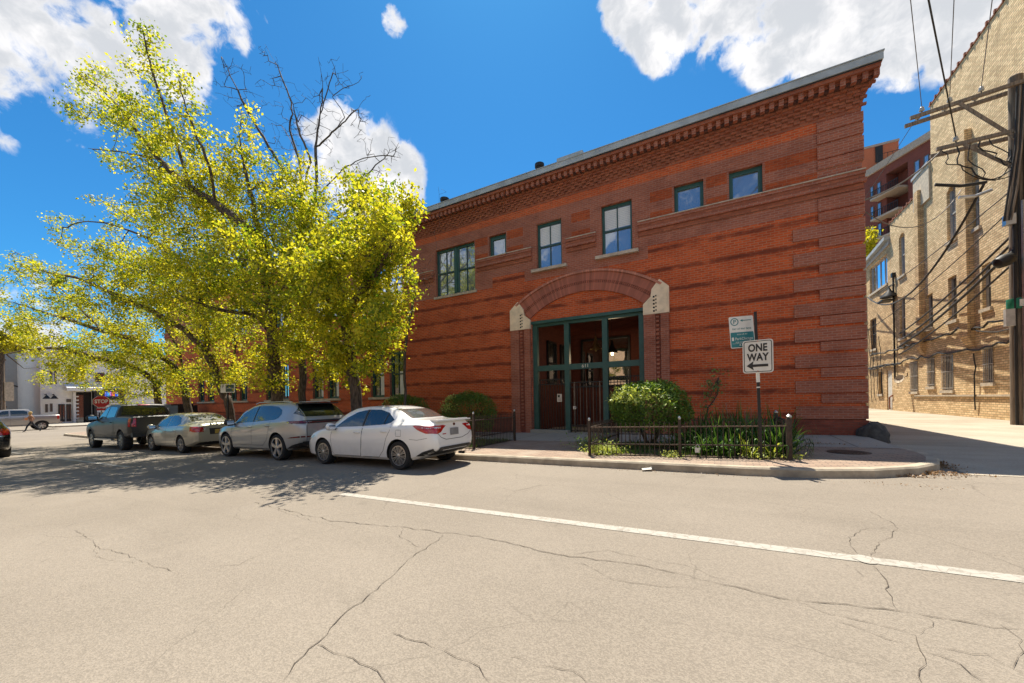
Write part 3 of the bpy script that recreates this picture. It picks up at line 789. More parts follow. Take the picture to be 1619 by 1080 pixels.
# ------------------------------------------------------------------ tan brick building along the alley
M_TAN = brick('tan_brick', (.90, .655, .37), (.56, .37, .185), (.34, .24, .135), .31, .115, .017, dirt=.35, var=.5)
M_TAND = brick('tan_brick_weathered', (.84, .58, .30), (.54, .34, .165), (.32, .22, .13), .31, .115, .017, dirt=.6)
M_TERRA = plain('terracotta_coping', (.30, .12, .07), .8, var=.25, scale=3.)
M_WFRAME = plain('painted_frame', (.40, .37, .33), .7)
M_WFRAME2 = plain('brown_frame', (.09, .07, .055), .6)
M_LSTONE = plain('pale_sill', (.50, .42, .31), .85, var=.2)
M_WIRE = plain('cable_sheath', (.02, .018, .016), .7)
M_WIRE2 = plain('bare_wire', (.10, .09, .085), .5, .3)
M_WOOD = None
def wood(name, c):
    m, nt, b = new_mat(name)
    mp = nd(nt, 'ShaderNodeMapping'); nt.links.new(objc(nt), mp.inputs[0]); mp.inputs['Scale'].default_value = (14, 14, 1.)
    n = noi(nt, mp.outputs[0], 1.6, 6.)
    nt.links.new(mixc(nt, ramp(nt, n, .3, .7), [x*.55 for x in c], [x*1.35 for x in c]), b.inputs['Base Color']); b.inputs['Roughness'].default_value = .9
    bump(nt, b, n, .5, .01); return m
M_WOOD = wood('weathered_wood', (.17, .125, .085)); M_ARM = wood('grey_timber', (.22, .17, .125))
TX = 10.9
tan = empty('tan_brick_building', (TX, 30, .1), 0, 'tall tan brick building along the alley with barred ground-floor windows', 'building')
tan_inv = Matrix.Translation(-Vector(tan.location))
def tpart(mb, name, smooth=None, parent=None):
    o = mb.build(name, None, smooth)
    if parent is None: o.parent = tan; o.matrix_parent_inverse = tan_inv
    else: o.parent = parent
    return o
# openings in (y, z)
TW = {'T1': (29.45, 30.4, 9.75, 12.7), 'T2': (27.3, 27.95, 9.5, 12.1), 'M1': (29.5, 30.4, 5.35, 7.75), 'M2': (26.5, 27.2, 5.4, 7.5), 'M0': (32.2, 33.1, 5.35, 7.4),
      'U0': (36.1, 37.1, 9.65, 12.6), 'ML': (36.2, 37.2, 5.3, 8.15), 'LL': (42.0, 43.5, 5.15, 7.7), 'G1': (34.4, 35.5, 1.5, 3.5), 'G2': (32.1, 33.0, 1.78, 3.55),
      'G3': (30.0, 31.2, 1.53, 3.58), 'G4': (26.4, 27.15, 1.84, 3.58), 'DR': (38.8, 39.9, .1, 3.2), 'SW': (40.8, 41.7, 1.36, 3.15), 'PG': (39.4, 43.4, 9.85, 12.1)}
def wall_x(mb, y0, y1, z0, z1, x, openings, mat, depth):
    ys = {y0, y1}; zs = {z0, z1}
    for a, b, c, d in openings:
        for t in (a, b):
            if y0 < t < y1: ys.add(t)
        for t in (c, d):
            if z0 < t < z1: zs.add(t)
    ys = sorted(ys); zs = sorted(zs)
    for i in range(len(ys)-1):
        for j in range(len(zs)-1):
            cy, cz = (ys[i]+ys[i+1])/2, (zs[j]+zs[j+1])/2
            if any(a < cy < b and c < cz < d for a, b, c, d in openings): continue
            mb.face([(x, ys[i+1], zs[j]), (x, ys[i], zs[j]), (x, ys[i], zs[j+1]), (x, ys[i+1], zs[j+1])], mat)
    for a, b, c, d in openings:
        if not (y0 <= (a+b)/2 <= y1): continue
        e = x+depth
        mb.face([(x, a, c), (e, a, c), (e, a, d), (x, a, d)], mat); mb.face([(x, b, d), (e, b, d), (e, b, c), (x, b, c)], mat)
        mb.face([(x, a, d), (e, a, d), (e, b, d), (x, b, d)], mat); mb.face([(x, a, c), (x, b, c), (e, b, c), (e, a, c)], mat)
ops_t = list(TW.values())
ZHI, ZMID, ZLOW = 18.5, 14.1, 12.6
mb = MB()
wall_x(mb, 17.0, 32.15, -.5, ZHI, TX, ops_t, M_TAN, .22)
wall_x(mb, 32.15, 38.7, -.5, ZMID, TX, ops_t, M_TAN, .22)
wall_x(mb, 38.7, 44.9, -.5, ZLOW, TX, ops_t, M_TAND, .22)
mb.face([(TX, 17, -.5), (TX+14, 17, -.5), (TX+14, 17, ZHI), (TX, 17, ZHI)], M_TAN)
mb.face([(TX, 32.15, ZMID), (TX, 32.15, ZHI), (TX+14, 32.15, ZHI), (TX+14, 32.15, ZMID)], M_TAN)
mb.face([(TX, 38.7, ZLOW), (TX, 38.7, ZMID), (TX+14, 38.7, ZMID), (TX+14, 38.7, ZLOW)], M_TAN)
mb.face([(TX, 44.9, -.5), (TX, 44.9, ZLOW), (TX+14, 44.9, ZLOW), (TX+14, 44.9, -.5)], M_TAN)
mb.face([(TX+14, 17, -.5), (TX+14, 44.9, -.5), (TX+14, 44.9, ZLOW), (TX+14, 17, ZLOW)], M_TAN)
tpart(mb, 'wall')
mb = MB(); mb.face([(TX+.02, 17, ZHI-.5), (TX+14, 17, ZHI-.5), (TX+14, 32.1, ZHI-.5), (TX+.02, 32.1, ZHI-.5)], M_ROOFM)
mb.face([(TX+.02, 32.2, ZMID-.3), (TX+14, 32.2, ZMID-.3), (TX+14, 38.6, ZMID-.3), (TX+.02, 38.6, ZMID-.3)], M_ROOFM); tpart(mb, 'roof')
def coping_tiles(y0, y1, z):
    mb = MB(); y = y0
    mb.box(TX-.05, TX+.32, y0, y1, z, z+.06, M_TERRA)
    while y < y1-.1:
        mb.box(TX-.09, TX+.36, y, y+.10, z+.0, z+.15, M_TERRA); mb.tube([(TX+.13, y+.05, z+.06), (TX+.13, min(y+.6, y1), z+.06)], .12, M_TERRA, 8); y += .62
    tpart(mb, 'coping')
coping_tiles(17., 32.2, ZHI); coping_tiles(32.9, 38.75, ZMID)
mb = MB(); mb.box(TX-.10, TX+.5, 32.17, 34.35, ZMID-1.0, ZMID+1.05, M_LSTONE); mb.box(TX-.16, TX+.56, 32.17, 34.45, ZMID+1.05, ZMID+1.22, M_COPING); tpart(mb, 'chimney_block')
# pilasters with corbelled feet (their side faces the camera)
for y0, y1, zt, zb in ((27.85, 28.6, ZHI-3.9, 4.25), (33.25, 33.75, ZMID, 4.3), (22.2, 23.1, ZHI, 11.0)):
    mb = MB(); mb.box(TX-.26, TX+.02, y0, y1, zb, zt, M_TAND)
    mb.prism([(0, 0), (.27, .62), (0, .62)], (TX+.003, y0+.002, zb-.62), (-1, 0, 0), (0, 0, 1), (0, 1, 0), y1-y0-.004, M_TAND)
    tpart(mb, 'pilaster')
def frame_x(key, mat, glass=None, sill=True, mull=0, rail=True, bars=False, arch=False):
    a, b, c, d = TW[key]; x = TX+.13; f = .08; glass = glass or M_GLASS
    mb = MB()
    mb.box(x, x+.07, a, a+f, c, d, mat); mb.box(x, x+.07, b-f, b, c, d, mat); mb.box(x, x+.07, a+f, b-f, d-f, d, mat); mb.box(x, x+.07, a+f, b-f, c, c+f, mat)
    if rail: mb.box(x+.01, x+.068, a+f, b-f, (c+d)/2-.04, (c+d)/2+.04, mat)
    for k in range(mull): y = a+(b-a)*(k+1)/(mull+1); mb.box(x+.01, x+.066, y-.03, y+.03, c+f, d-f, mat)
    w = tpart(mb, 'window')
    mb = MB(); g = x+.06; mb.face([(g, b-f, c+f), (g, a+f, c+f), (g, a+f, d-f), (g, b-f, d-f)], glass); tpart(mb, 'pane', None, w)
    if arch:
        mb = MB(); n = 10; h = .22
        pts = [(0, h+.3)] + [( (b-a)*i/n, h*math.sin(math.pi*i/n)) for i in range(n+1)] + [(b-a, h+.3)]
        mb.prism([(p[0], p[1]) for p in pts], (TX+.004, a, d-h), (0, 1, 0), (0, 0, 1), (1, 0, 0), .2, M_TAN); tpart(mb, 'window_arch', None, w)
    if sill:
        mb = MB(); mb.box(TX-.09, TX+.15, a-.12, b+.12, c-.17, c-.003, M_LSTONE); tpart(mb, 'sill', None, w)
    if bars:
        mb = MB(); n = int((b-a)/.15)
        for k in range(n+1): y = a+.02+(b-a-.04)*k/n; mb.box(TX-.045, TX-.025, y-.011, y+.011, c+.02, d-.02, M_WFRAME)
        for z in (c+.1, (c+d)/2, d-.12): mb.box(TX-.05, TX-.02, a-.03, b+.03, z, z+.03, M_WFRAME)
        tpart(mb, 'window_bars', None, w)
for k in ('T1', 'T2', 'U0'): frame_x(k, M_WFRAME, arch=True)
for k in ('M1', 'M2', 'M0', 'ML'): frame_x(k, M_WFRAME, M_GLASSD)
frame_x('LL', M_WFRAME2, M_GLASSD, mull=1)
for k in ('G1', 'G2', 'G3', 'G4'): frame_x(k, M_WFRAME2, M_GLASSD, bars=True)
frame_x('SW', M_WFRAME2, M_GLASSD); frame_x('PG', M_WFRAME, M_GLASS, mull=3, rail=False)
# covered lower panels of the middle-storey windows (boarded pale strips)
mb = MB(); a, b, c, d = TW['DR']; mb.box(TX+.06, TX+.12, a, b, c, d, M_LSTONE); mb.box(TX+.05, TX+.06, a+.12, b-.12, c+.2, d-.3, plain('white_door', (.62, .58, .5), .6)); dr = tpart(mb, 'door')
mb = MB(); mb.lathe([(.035, 0), (.045, .03), (.02, .07)], (TX+.05, a+.18, 1.2), (-1, 0, 0), M_STEEL, 10); tpart(mb, 'handle', 40, dr)
# pale plinth ledge & porch roof
mb = MB(); mb.box(TX-.07, TX+.02, 24., 34.8, 1.18, 1.27, M_LSTONE); tpart(mb, 'ledge')
mb = MB()
mb.prism([(38.75, ZLOW+.35), (45.0, ZLOW-.05), (45.0, ZLOW+.2), (38.75, ZLOW+.62)], (TX-.35, 0, 0), (0, 1, 0), (0, 0, 1), (1, 0, 0), 4., M_COPING)
mb.prism([(38.75, ZLOW), (44.9, ZLOW-.3), (44.9, ZLOW-.06), (38.75, ZLOW+.33)], (TX-.1, 0, 0), (0, 1, 0), (0, 0, 1), (1, 0, 0), .4, M_WFRAME); tpart(mb, 'porch_roof')
# toothed pale corner at the far end
mb = MB(); z = -.4; k = 0
M_PALEB = brick('pale_corner_brick', (.62, .55, .46), (.52, .46, .38), (.4, .36, .3))
while z < 11.8: mb.box(TX-.30-(.22 if k % 2 else 0.), TX+.3, 45.0, 45.4, z, z+.30, M_PALEB); z += .301; k += 1
mb.box(TX-.29, TX+.3, 44.92, 45.41, -.4, 11.8, M_PALEB)
tpart(mb, 'corner_pier')
# drainpipe, wall flood lights, conduits and loose cables on the wall
mb = MB(); mb.tube([(TX-.10, 37.9, 10.), (TX-.10, 37.9, 2.6), (TX-.10, 37.9, 2.4)], .055, M_BLACK, 8); mb.box(TX-.2, TX, 37.75, 38.05, 9.9, 10.2, M_BLACK); tpart(mb, 'drainpipe')
mb = MB(); mb.tube([(TX-.05, 39.2, .2), (TX-.05, 39.2, 1.1), (TX-.05, 38.6, 1.25)], .05, M_TERRA, 8); tpart(mb, 'standpipe')
p = onX(1406, 466, TX-.3)
mb = MB(); mb.lathe([(.05, .5), (.12, .3), (.5, -.12), (.52, -.2), (.1, -.16)], p, (0, 0, 1), M_BLACK, 14); mb.tube([(TX, p.y, p.z+.7), (p.x, p.y, p.z+.6), (p.x, p.y, p.z+.4)], .05, M_BLACK, 6); mb.box(TX-.75, TX-.05, p.y-.2, p.y+.9, p.z-.42, p.z-.34, M_BLACK); tpart(mb, 'floodlight', 35)
rg = random.Random(8)
def wall_cable(pts, r=.03, seed=0, jit=.05, m=None):
    rg = random.Random(seed); P = [onX(px, py, TX-.06) for px, py in pts]; Q = []
    for i in range(len(P)-1):
        n = max(2, int((P[i+1]-P[i]).length/.5))
        for k in range(n): Q.append(P[i].lerp(P[i+1], k/n) + Vector((-rg.random()*.06, 0, rg.uniform(-jit, jit))))
    Q.append(P[-1]); mb = MB(); mb.tube(Q, r, m or M_WIRE, 5); tpart(mb, 'wall_cable')
wall_cable([(1608, 500), (1575, 508), (1545, 517), (1515, 522), (1480, 534), (1450, 541), (1420, 553), (1375, 562)], .05, 1, .12)
wall_cable([(1604, 536), (1560, 549), (1530, 555), (1500, 556), (1470, 563), (1440, 568), (1415, 578), (1372, 584)], .045, 2, .1)
wall_cable([(1372, 583), (1400, 577), (1425, 574)], .06, 3, .03); wall_cable([(1540, 556), (1543, 580), (1543, 610), (1542, 648)], .03, 4, .1)
wall_cable([(1604, 520), (1580, 526), (1555, 524), (1540, 520)], .03, 5, .05)
for k, x in enumerate((1373, 1378, 1384, 1390)): wall_cable([(x, 520+4*k), (x+3, 560), (x+5, 610), (x+6, 636-3*k)], .025, 9+k, .02)
# dish: hangs on the wall
dp = onX(1424, 600, TX-.35)
e = empty('satellite_dish', dp, 0, 'small pale satellite dish fixed low on the tan alley wall', 'dish')
mb = MB(); mb.lathe([(.02, 0), (.15, .025), (.25, .07), (.31, .12), (.30, .13), (.15, .045), (.02, .02)], (0, 0, 0), Vector((-.75, -.55, .35)), M_LSTONE, 20); o = mb.build('reflector', None, 50); o.parent = e
mb = MB(); mb.tube([(.02, 0, 0), (.34, 0, .25), (.35, 0, .45)], .03, M_BLACK, 6); mb.tube([(0, 0, -.1), (-.35, -.25, .1)], .015, M_BLACK, 5); o = mb.build('bracket'); o.parent = e

# ------------------------------------------------------------------ apartment block far behind
M_APT = brick('apartment_brick', (.22, .065, .045), (.18, .052, .037), (.16, .07, .055), dirt=.15)
M_APT2 = plain('orange_render', (.52, .16, .07), .9, var=.08)
M_APTC = plain('cream_band', (.42, .34, .26), .8)
AO = Vector((19.6, 77.5, 0)); AU = Vector((.518, -.855, 0)); AN = Vector((-.855, -.518, 0)); UZ = Vector((0, 0, 1))
def onA(px, py):
    d = Vector(ray(px, py)); t = (AO.dot(AN) - CAMZ*0) / (d.dot(AN)) if True else 0
    t = (AO - Vector((0, 0, CAMZ))).dot(AN) / d.dot(AN)
    p = Vector((0, 0, CAMZ)) + d*t; return (p-AO).dot(AU), p.z
apt = empty('apartment_building', AO, 0, 'dark red brick apartment block with stacked balconies far behind the alley', 'building')
apt_inv = Matrix.Translation(-AO)
def apart(mb, name, parent=None):
    o = mb.build(name)
    if parent is None: o.parent = apt; o.matrix_parent_inverse = apt_inv
    else: o.parent = parent
    return o
s0 = onA(1350, 300)[0]-6; s1 = onA(1470, 260)[0]+10
ztop = onA(1420, 246)[1]; b0, b1 = onA(1402, 330)[0], onA(1436.5, 330)[0]
def abox(mb, a, b, n0, n1, z0, z1, m):
    c = AO + AU*(a+b)/2 + AN*(n0+n1)/2 + UZ*((z0+z1)/2); mb.obox(c, AU, AN, UZ, (b-a)/2, (n1-n0)/2, (z1-z0)/2, m)
mb = MB(); abox(mb, s0, b0, -14, 0, -2, ztop, M_APT); abox(mb, b1, s1, -14, 0, -2, ztop, M_APT); abox(mb, b0, b1, -14, -1.8, -2, ztop, M_APT); abox(mb, b0, b1, -1.8, 0, ztop-1.6, ztop, M_APT)
apart(mb, 'wall')
mb = MB(); abox(mb, s0-.2, s1, -.2, .28, ztop-.45, ztop+.55, M_APTC); apart(mb, 'cornice')
fl_h = 3.05; zw = onA(1378, 301)[1]
for cx0, cx1 in ((1376.3, 1382), (1387.3, 1393.8), (1447, 1456), (1462, 1471)):
    a, b = onA(cx0, 330)[0], onA(cx1, 330)[0]
    for k in range(7):
        z = zw-.2 - k*fl_h + (0 if cx0 < 1440 else .0)
        mb = MB(); abox(mb, a, b, .0, .05, z-1.35, z+.75, M_WFRAME2); w = apart(mb, 'window')
        mb = MB(); abox(mb, a+.18, b-.1, .05, .07, z-1.2, z+.62, M_GLASS); apart(mb, 'pane', w)
for k in range(4):
    z = zw-.2-k*fl_h-1.75
    mb = MB(); abox(mb, b0-1.2, b1-.2, -1.7, 1.3, z-.28, z, M_APTC); bal = apart(mb, 'balcony')
    mb = MB(); n = 16
    for j in range(n+1):
        s = b0-1.1+(b1-b0+.8)*j/n; abox(mb, s-.025, s+.025, 1.18, 1.24, z, z+1.05, M_BLACK)
    abox(mb, b0-1.15, b1-.25, 1.17, 1.25, z+1.0, z+1.07, M_BLACK); apart(mb, 'railing', bal)
    mb = MB(); abox(mb, b0+1.6, b1-.15, -1.8, -1.74, z, z+2.2, M_WFRAME2); gd = apart(mb, 'balcony_door')
    mb = MB(); abox(mb, b0+1.8, b0+3.0, -1.74, -1.72, z+.1, z+2.1, M_GLASS); abox(mb, b0+3.2, b1-.3, -1.74, -1.72, z+.1, z+2.1, M_GLASS); apart(mb, 'pane', gd)
# lift house on the roof
pa, pb = onY(1358, 240, 92)[0], onY(1421, 240, 92)[0]; zp = onY(1400, 228, 92)[2]
mb = MB(); mb.box(pa-3, pb, 92, 101, 15, zp, M_APT2); mb.box(pa-3.1, pb+.1, 91.9, 101.1, zp+.002, zp+.4, M_APTC); ph = apart(mb, 'lift_house')
d0, d1 = onY(1384, 250, 91.9)[0], onY(1396, 250, 91.9)[0]; zd0, zd1 = onY(1390, 256, 91.9)[2], onY(1390, 231, 91.9)[2]
mb = MB(); mb.box(d0, d1, 91.85, 91.95, zd0, zd1, M_BLACK); apart(mb, 'door', ph)
mb = MB(); mb.box(d0-.3, d1+2.6, 89.6, 91.99, zd0-1.1, zd0-.9, M_BLACK)
for k in range(7): x = d0-.3+k*(d1+2.9-d0)/6; mb.box(x-.03, x+.03, 89.6, 89.66, zd0-1, zd0+.3, M_BLACK)
mb.box(d0-.3, d1+2.6, 89.6, 89.66, zd0+.25, zd0+.32, M_BLACK); apart(mb, 'platform', ph)

# ------------------------------------------------------------------ utility pole in the alley
PY = 22.2
pole = empty('utility_pole', (9.82, PY, .11), 0, 'weathered wooden utility pole with crossarms beside the tan wall', 'utility pole')
def ppart(mb, name, smooth=None, parent=None):
    o = mb.build(name, None, smooth); o.parent = parent or pole
    if parent is None: o.matrix_parent_inverse = Matrix.Translation(-Vector(pole.location))
    return o
mb = MB(); mb.tube([(9.82, PY, -.2), (9.84, PY, 5), (9.86, PY, 13.45)], [.24, .225, .19], M_WOOD, 14); mb.tube([(9.86, PY, 13.45), (9.86, PY, 13.5)], [.19, .12], M_WOOD, 14); ppart(mb, 'post', 40)
def arm(x0, z0, x1, z1, ys):
    for y in ys:
        mb = MB(); a, b = Vector((x0, y, z0)), Vector((x1, y, z1)); d = (b-a).normalized(); mb.obox((a+b)/2, d, (0, 1, 0), d.cross(Vector((0, 1, 0))), (b-a).length/2, .055, .065, M_ARM); ppart(mb, 'crossarm')
arm(6.85, 12.82, 10.4, 13.1, (PY-.27, PY+.27)); arm(7.6, 11.28, 10.3, 11.28, (PY-.27, PY+.27))
for a, b in (((8.25, 12.85), (9.75, 10.95)), ((8.35, 11.2), (9.75, 9.8))):
    mb = MB(); A, B = Vector((a[0], PY-.33, a[1])), Vector((b[0], PY-.28, b[1])); d = (B-A).normalized(); mb.obox((A+B)/2, d, (0, 1, 0), d.cross(Vector((0, 1, 0))), (B-A).length/2, .03, .05, M_ARM); ppart(mb, 'brace')
M_PORC = plain('porcelain', (.40, .40, .38), .3)
INS = [(7.2, PY-.27, 12.92), (8.0, PY-.27, 12.98), (8.86, PY-.27, 13.06), (8.15, PY-.27, 11.37), (7.25, PY+.27, 12.92), (8.05, PY+.27, 12.98), (8.9, PY+.27, 13.06)]
for x, y, z in INS:
    mb = MB(); mb.tube([(x, y, z-.05), (x, y, z+.08)], .02, M_BLACK, 6); mb.lathe([(.04, .05), (.085, .08), (.085, .12), (.05, .14), (.07, .17), (.07, .2), (.04, .24)], (x, y, z), (0, 0, 1), M_PORC, 12); ppart(mb, 'insulator', 40)
for k, (dx, dy, z0, z1, r) in enumerate(((-.16, -.2, .1, 9.3, .045), (.02, -.27, .1, 8.6, .06), (.16, -.2, 2., 11.6, .035), (-.06, -.26, 5., 12.6, .028), (.10, -.26, 4.5, 11., .03))):
    mb = MB(); mb.tube([(9.82+dx, PY+dy, z0), (9.84+dx, PY+dy, z1)], r, M_STEEL if k == 1 else M_WIRE, 7); ppart(mb, 'conduit', 40)
mb = MB(); mb.box(9.40, 9.66, PY-.36, PY-.12, 7.75, 8.15, M_STEEL); ppart(mb, 'junction_box')
mb = MB(); mb.box(9.38, 9.62, PY-.30, PY-.14, 3.9, 4.55, M_WFRAME); ppart(mb, 'meter_box')
M_GRN = plain('sign_green', (.01, .16, .075), .5)
mb = MB(); mb.lathe([(.29, 0), (.295, .02), (.295, .38), (.29, .40)], (9.83, PY, 4.55), (0, 0, 1), M_GRN, 20); ppart(mb, 'green_band', 40)
mb = MB(); mb.box(9.72, 9.92, PY-.33, PY-.31, 4.62, 4.88, plain('tag_white', (.6, .6, .55), .6)); ppart(mb, 'tag')
# lamp head / splice case hanging below the arms
mb = MB(); c = onY(1588, 412, PY-.5); mb.lathe([(.06, -.3), (.2, -.22), (.24, 0), (.2, .22), (.06, .3)], c, (1, .2, .5), M_BLACK, 14); mb.tube([c, Vector((9.7, PY-.1, c.z+.5))], .03, M_WIRE, 6); ppart(mb, 'splice_case', 40)
# wires: each one is a thing
def sagline(a, b, sag, n=16):
    a, b = Vector(a), Vector(b); return [a.lerp(b, t/n) - UZ*(sag*4*(t/n)*(1-t/n)) for t in range(n+1)]
def wire(name, pts, r, m, label, cat, group):
    mb = MB(); mb.tube(pts, r, m, 5); o = mb.build(name); return tag(o, label, cat, group)
G1_, G2_ = 'wires rising from the crossarms', 'cables strung along the alley'
far = {}
def rise(ins, pxtop, zend, r, m, label):
    a = Vector(ins); d = Vector(ray(pxtop, 0)); # passes over the frame's top edge at this bearing, then on to a pole across the street
    k = (a.z-CAMZ)/d.z*1.0; q = Vector((0, 0, CAMZ)) + d*((a.z+.1-CAMZ)/d.z)
    e = a + (q-a)*3.4; e.z = a.z + .15
    wire('overhead_wire', sagline(a, e, .05), r, m, label, 'wire', G1_)
rise((7.2, PY-.27, 13.16), 1440, 13, .012, M_WIRE2, 'thin wire rising from the outermost insulator on the upper crossarm')
rise((8.0, PY-.27, 13.2), 1508, 13, .012, M_WIRE2, 'thin wire rising from the middle insulator on the upper crossarm')
rise((8.86, PY-.27, 13.28), 1568, 13, .012, M_WIRE2, 'thin wire rising from the insulator nearest the pole top')
rise((8.15, PY-.27, 11.6), 1469, 13, .022, M_WIRE, 'thicker dark wire rising from the lower crossarm')
wire('overhead_wire', sagline((7.25, PY+.27, 13.1), (7.4, 70, 13.2), .5), .012, M_WIRE2, 'thin wire running away down the alley from the upper crossarm', 'wire', G1_)
lab = ['top cable of the bundle sagging along the tan wall', 'second cable of the bundle sagging along the tan wall', 'third thick cable of the bundle along the tan wall', 'lowest cable sagging across the tan wall']
for k, (px0, py0, px1, py1, sg, r) in enumerate(((1600, 372, 1358, 560, 1.6, .045), (1600, 385, 1358, 566, 1.9, .05), (1600, 396, 1358, 572, 2.0, .06), (1600, 418, 1358, 583, 1.9, .04))):
    a = onY(px0, py0, PY); b = onY(px1, py1, 52.); wire('alley_cable', sagline(a, b, sg*.5, 24), r, M_WIRE, lab[k], 'cable', G2_)
for px0, py0, px1, py1, sg, l in ((1600, 300, 1358, 482, .3, 'thin service cable crossing above the bundled cables'), (1600, 330, 1356, 530, .5, 'thin cable crossing the upper tan windows')):
    a = onY(px0, py0, PY); b = onY(px1, py1, 48.); wire('alley_cable', sagline(a, b, sg, 24), .022, M_WIRE, l, 'cable', G2_)
a = Vector((7.75, PY-.3, 11.2)); b = onY(1362, 318, 15.5); wire('service_cable', sagline(a, b, .25), .03, M_WIRE2, 'pale cable from the lower crossarm to the brick building corner', 'cable', G2_)
a = onY(1555, 292, PY); b = onX(1372, 470, TX-.4); wire('service_cable', sagline(a, b, 2.2, 24), .05, M_WIRE, 'thick black cable drooping steeply down the tan wall', 'cable', G2_)
b = onY(1362, 330, 15.5); wire('service_cable', sagline(onY(1520, 300, PY), b, 1.0), .015, M_WIRE2, 'thin wire from the pole to the top of the brick corner', 'cable', G2_)
# loops of slack cable round the lower arm
rg = random.Random(4)
for k in range(5):
    a = Vector((7.7+.35*k, PY-.35, 11.15)); b = Vector((8.1+.38*k, PY-.4, 10.4-.35*(k % 3))); c = Vector((9.6, PY-.25, 9.6+.25*k))
    P = [a.lerp(b, t/6) + Vector((.12*math.sin(t*1.3+k), 0, -.15*math.sin(t*math.pi/6))) for t in range(7)] + [b.lerp(c, t/8) - UZ*.35*math.sin(math.pi*t/8) for t in range(1, 9)]
    mb = MB(); mb.tube(P, .018+.006*(k % 2), M_WIRE, 5); ppart(mb, 'slack_cable')
# bundle of risers sweeping down the pole's street side
for k in range(4):
    P = [Vector((9.75+.07*k, PY-.32-.03*k, 12.9)), Vector((9.62+.05*k, PY-.45, 10.5)), Vector((9.45+.07*k, PY-.42, 9.0)), Vector((9.35+.06*k, PY-.35, 7.9))]
    mb = MB(); mb.tube(P, .03, M_ARM if k % 2 else M_WIRE, 6); ppart(mb, 'riser_cable')
for i, (px0, py0, px1, py1) in enumerate(((1478, 292, 1560, 288), (1516, 312, 1568, 300))):
    mb = MB(); mb.tube([onY(px0, py0, PY-.2), onY((px0+px1)/2, (py0+py1)/2+4, PY-.2), onY(px1, py1, PY-.2)], .06, M_WIRE if i == 0 else M_STEEL, 7); ppart(mb, 'splice_sleeve')
# ------------------------------------------------------------------ buildings beyond the cross street
M_WHITE = brick('white_painted_brick', (.82, .79, .73), (.76, .73, .68), (.64, .62, .58), dirt=.10, var=.2, bstr=.2)
M_GREYW = brick('grey_painted_block', (.42, .41, .385), (.39, .38, .36), (.34, .33, .31), .4, .2, dirt=.15, var=.2, bstr=.2)
M_BROWNB = brick('brown_brick', (.16, .085, .05), (.12, .065, .04), (.12, .08, .06), dirt=.4)
M_WHITEP = plain('white_trim', (.68, .66, .62), .7, var=.05)
M_SIGNBLK = plain('sign_black', (.012, .012, .013), .5)
WXX = -74.
def group_thing(name, loc, label, cat):
    e = empty(name, loc, 0, label, cat); inv = Matrix.Translation(-Vector(loc))
    def part(mb, nm, parent=None, smooth=None):
        o = mb.build(nm, None, smooth)
        if parent is None: o.parent = e; o.matrix_parent_inverse = inv
        else: o.parent = parent
        return o
    return e, part
zg = gz(WXX)
wb, wpart = group_thing('white_building', (WXX, 18, zg), 'white painted brick corner shop with a dark recessed entrance and canopy', 'building')
def P(px, py, x=WXX): return onX(px, py, x)
y0 = P(64, 640)[1]; y1 = 27.
mb = MB(); mb.box(WXX-14, WXX, y0, y1, zg-.5, 8.6, M_WHITE); wpart(mb, 'wall')
mb = MB(); mb.box(WXX-14.1, WXX+.12, y0-.1, y1, 8.6, 8.9, M_WHITEP); wpart(mb, 'coping')
def rect(a, b, c, d): # px,py box on the facade -> y0,y1,z0,z1
    p, q = P(a, d), P(b, c); return p[1], q[1], p[2], q[2]
for a, b, c, d in ((71.5, 75.5, 639, 652), (79, 83, 638, 651), (65.5, 68.5, 592, 606), (79, 82.5, 585, 608), (86, 89, 585, 607), (150, 165, 590, 604), (108, 113, 580, 604), (128, 133, 580, 602)):
    A, B, C, D = rect(a, b, c, d)
    mb = MB(); mb.box(WXX, WXX+.08, A, B, C, D, M_WFRAME2); w = wpart(mb, 'window')
    mb = MB(); mb.box(WXX+.08, WXX+.1, A+.1, B-.1, C+.1, D-.1, M_GLASSD); wpart(mb, 'pane', w)
for a, b, c, d in ((92.5, 102, 639, 667), (105, 112, 639, 666)):
    A, B, C, D = rect(a, b, c, d)
    mb = MB(); mb.box(WXX, WXX+.12, A, B, C, D, M_BLACK); w = wpart(mb, 'door')
    mb = MB()
    for k in range(2): mb.box(WXX+.12, WXX+.14, A+.1+(B-A)*.5*k, A+(B-A)*.5*(k+1)-.05, C+.3, D-.15, M_GLASSD)
    wpart(mb, 'pane', w)
A, B, C, D = rect(105, 112, 631, 636); mb = MB(); mb.box(WXX, WXX+.1, A, B, C, D, M_WFRAME2); wpart(mb, 'transom_light')
for px in (71, 83):
    p = P(px, 628); mb = MB(); mb.tube([p+Vector((0, 0, .3)), p+Vector((.6, 0, .35)), p+Vector((.8, 0, .1))], .05, M_BLACK, 6); mb.lathe([(.08, .3), (.34, -.1), (.3, -.12)], p+Vector((.8, 0, -.1)), (0, 0, 1), M_BLACK, 12); wpart(mb, 'wall_lamp', None, 40)
A, B, C, D = rect(119, 144, 620, 673); mb = MB(); mb.box(WXX, WXX+.05, A, B, C, D, M_DARK); mb.box(WXX+.05, WXX+.07, A+.15, (A+B)/2, C, D-.4, M_GLASSD); wpart(mb, 'entrance')
A2, B2, C2, D2 = rect(115, 119, 620, 673); mb = MB(); mb.box(WXX, WXX+.35, A2, B2-.02, C2, D2, M_WHITEP); wpart(mb, 'column')
A2, B2, C2, D2 = rect(120, 124, 626, 666); mb = MB()
for k in range(7): mb.box(WXX+.07, WXX+.12, A2, B2, C2+.3+(D2-C2)*k/7, C2+.3+(D2-C2)*k/7+.16, M_WHITEP)
wpart(mb, 'notice_strip')
A, B, C, D = rect(100, 156, 611, 619); mb = MB()
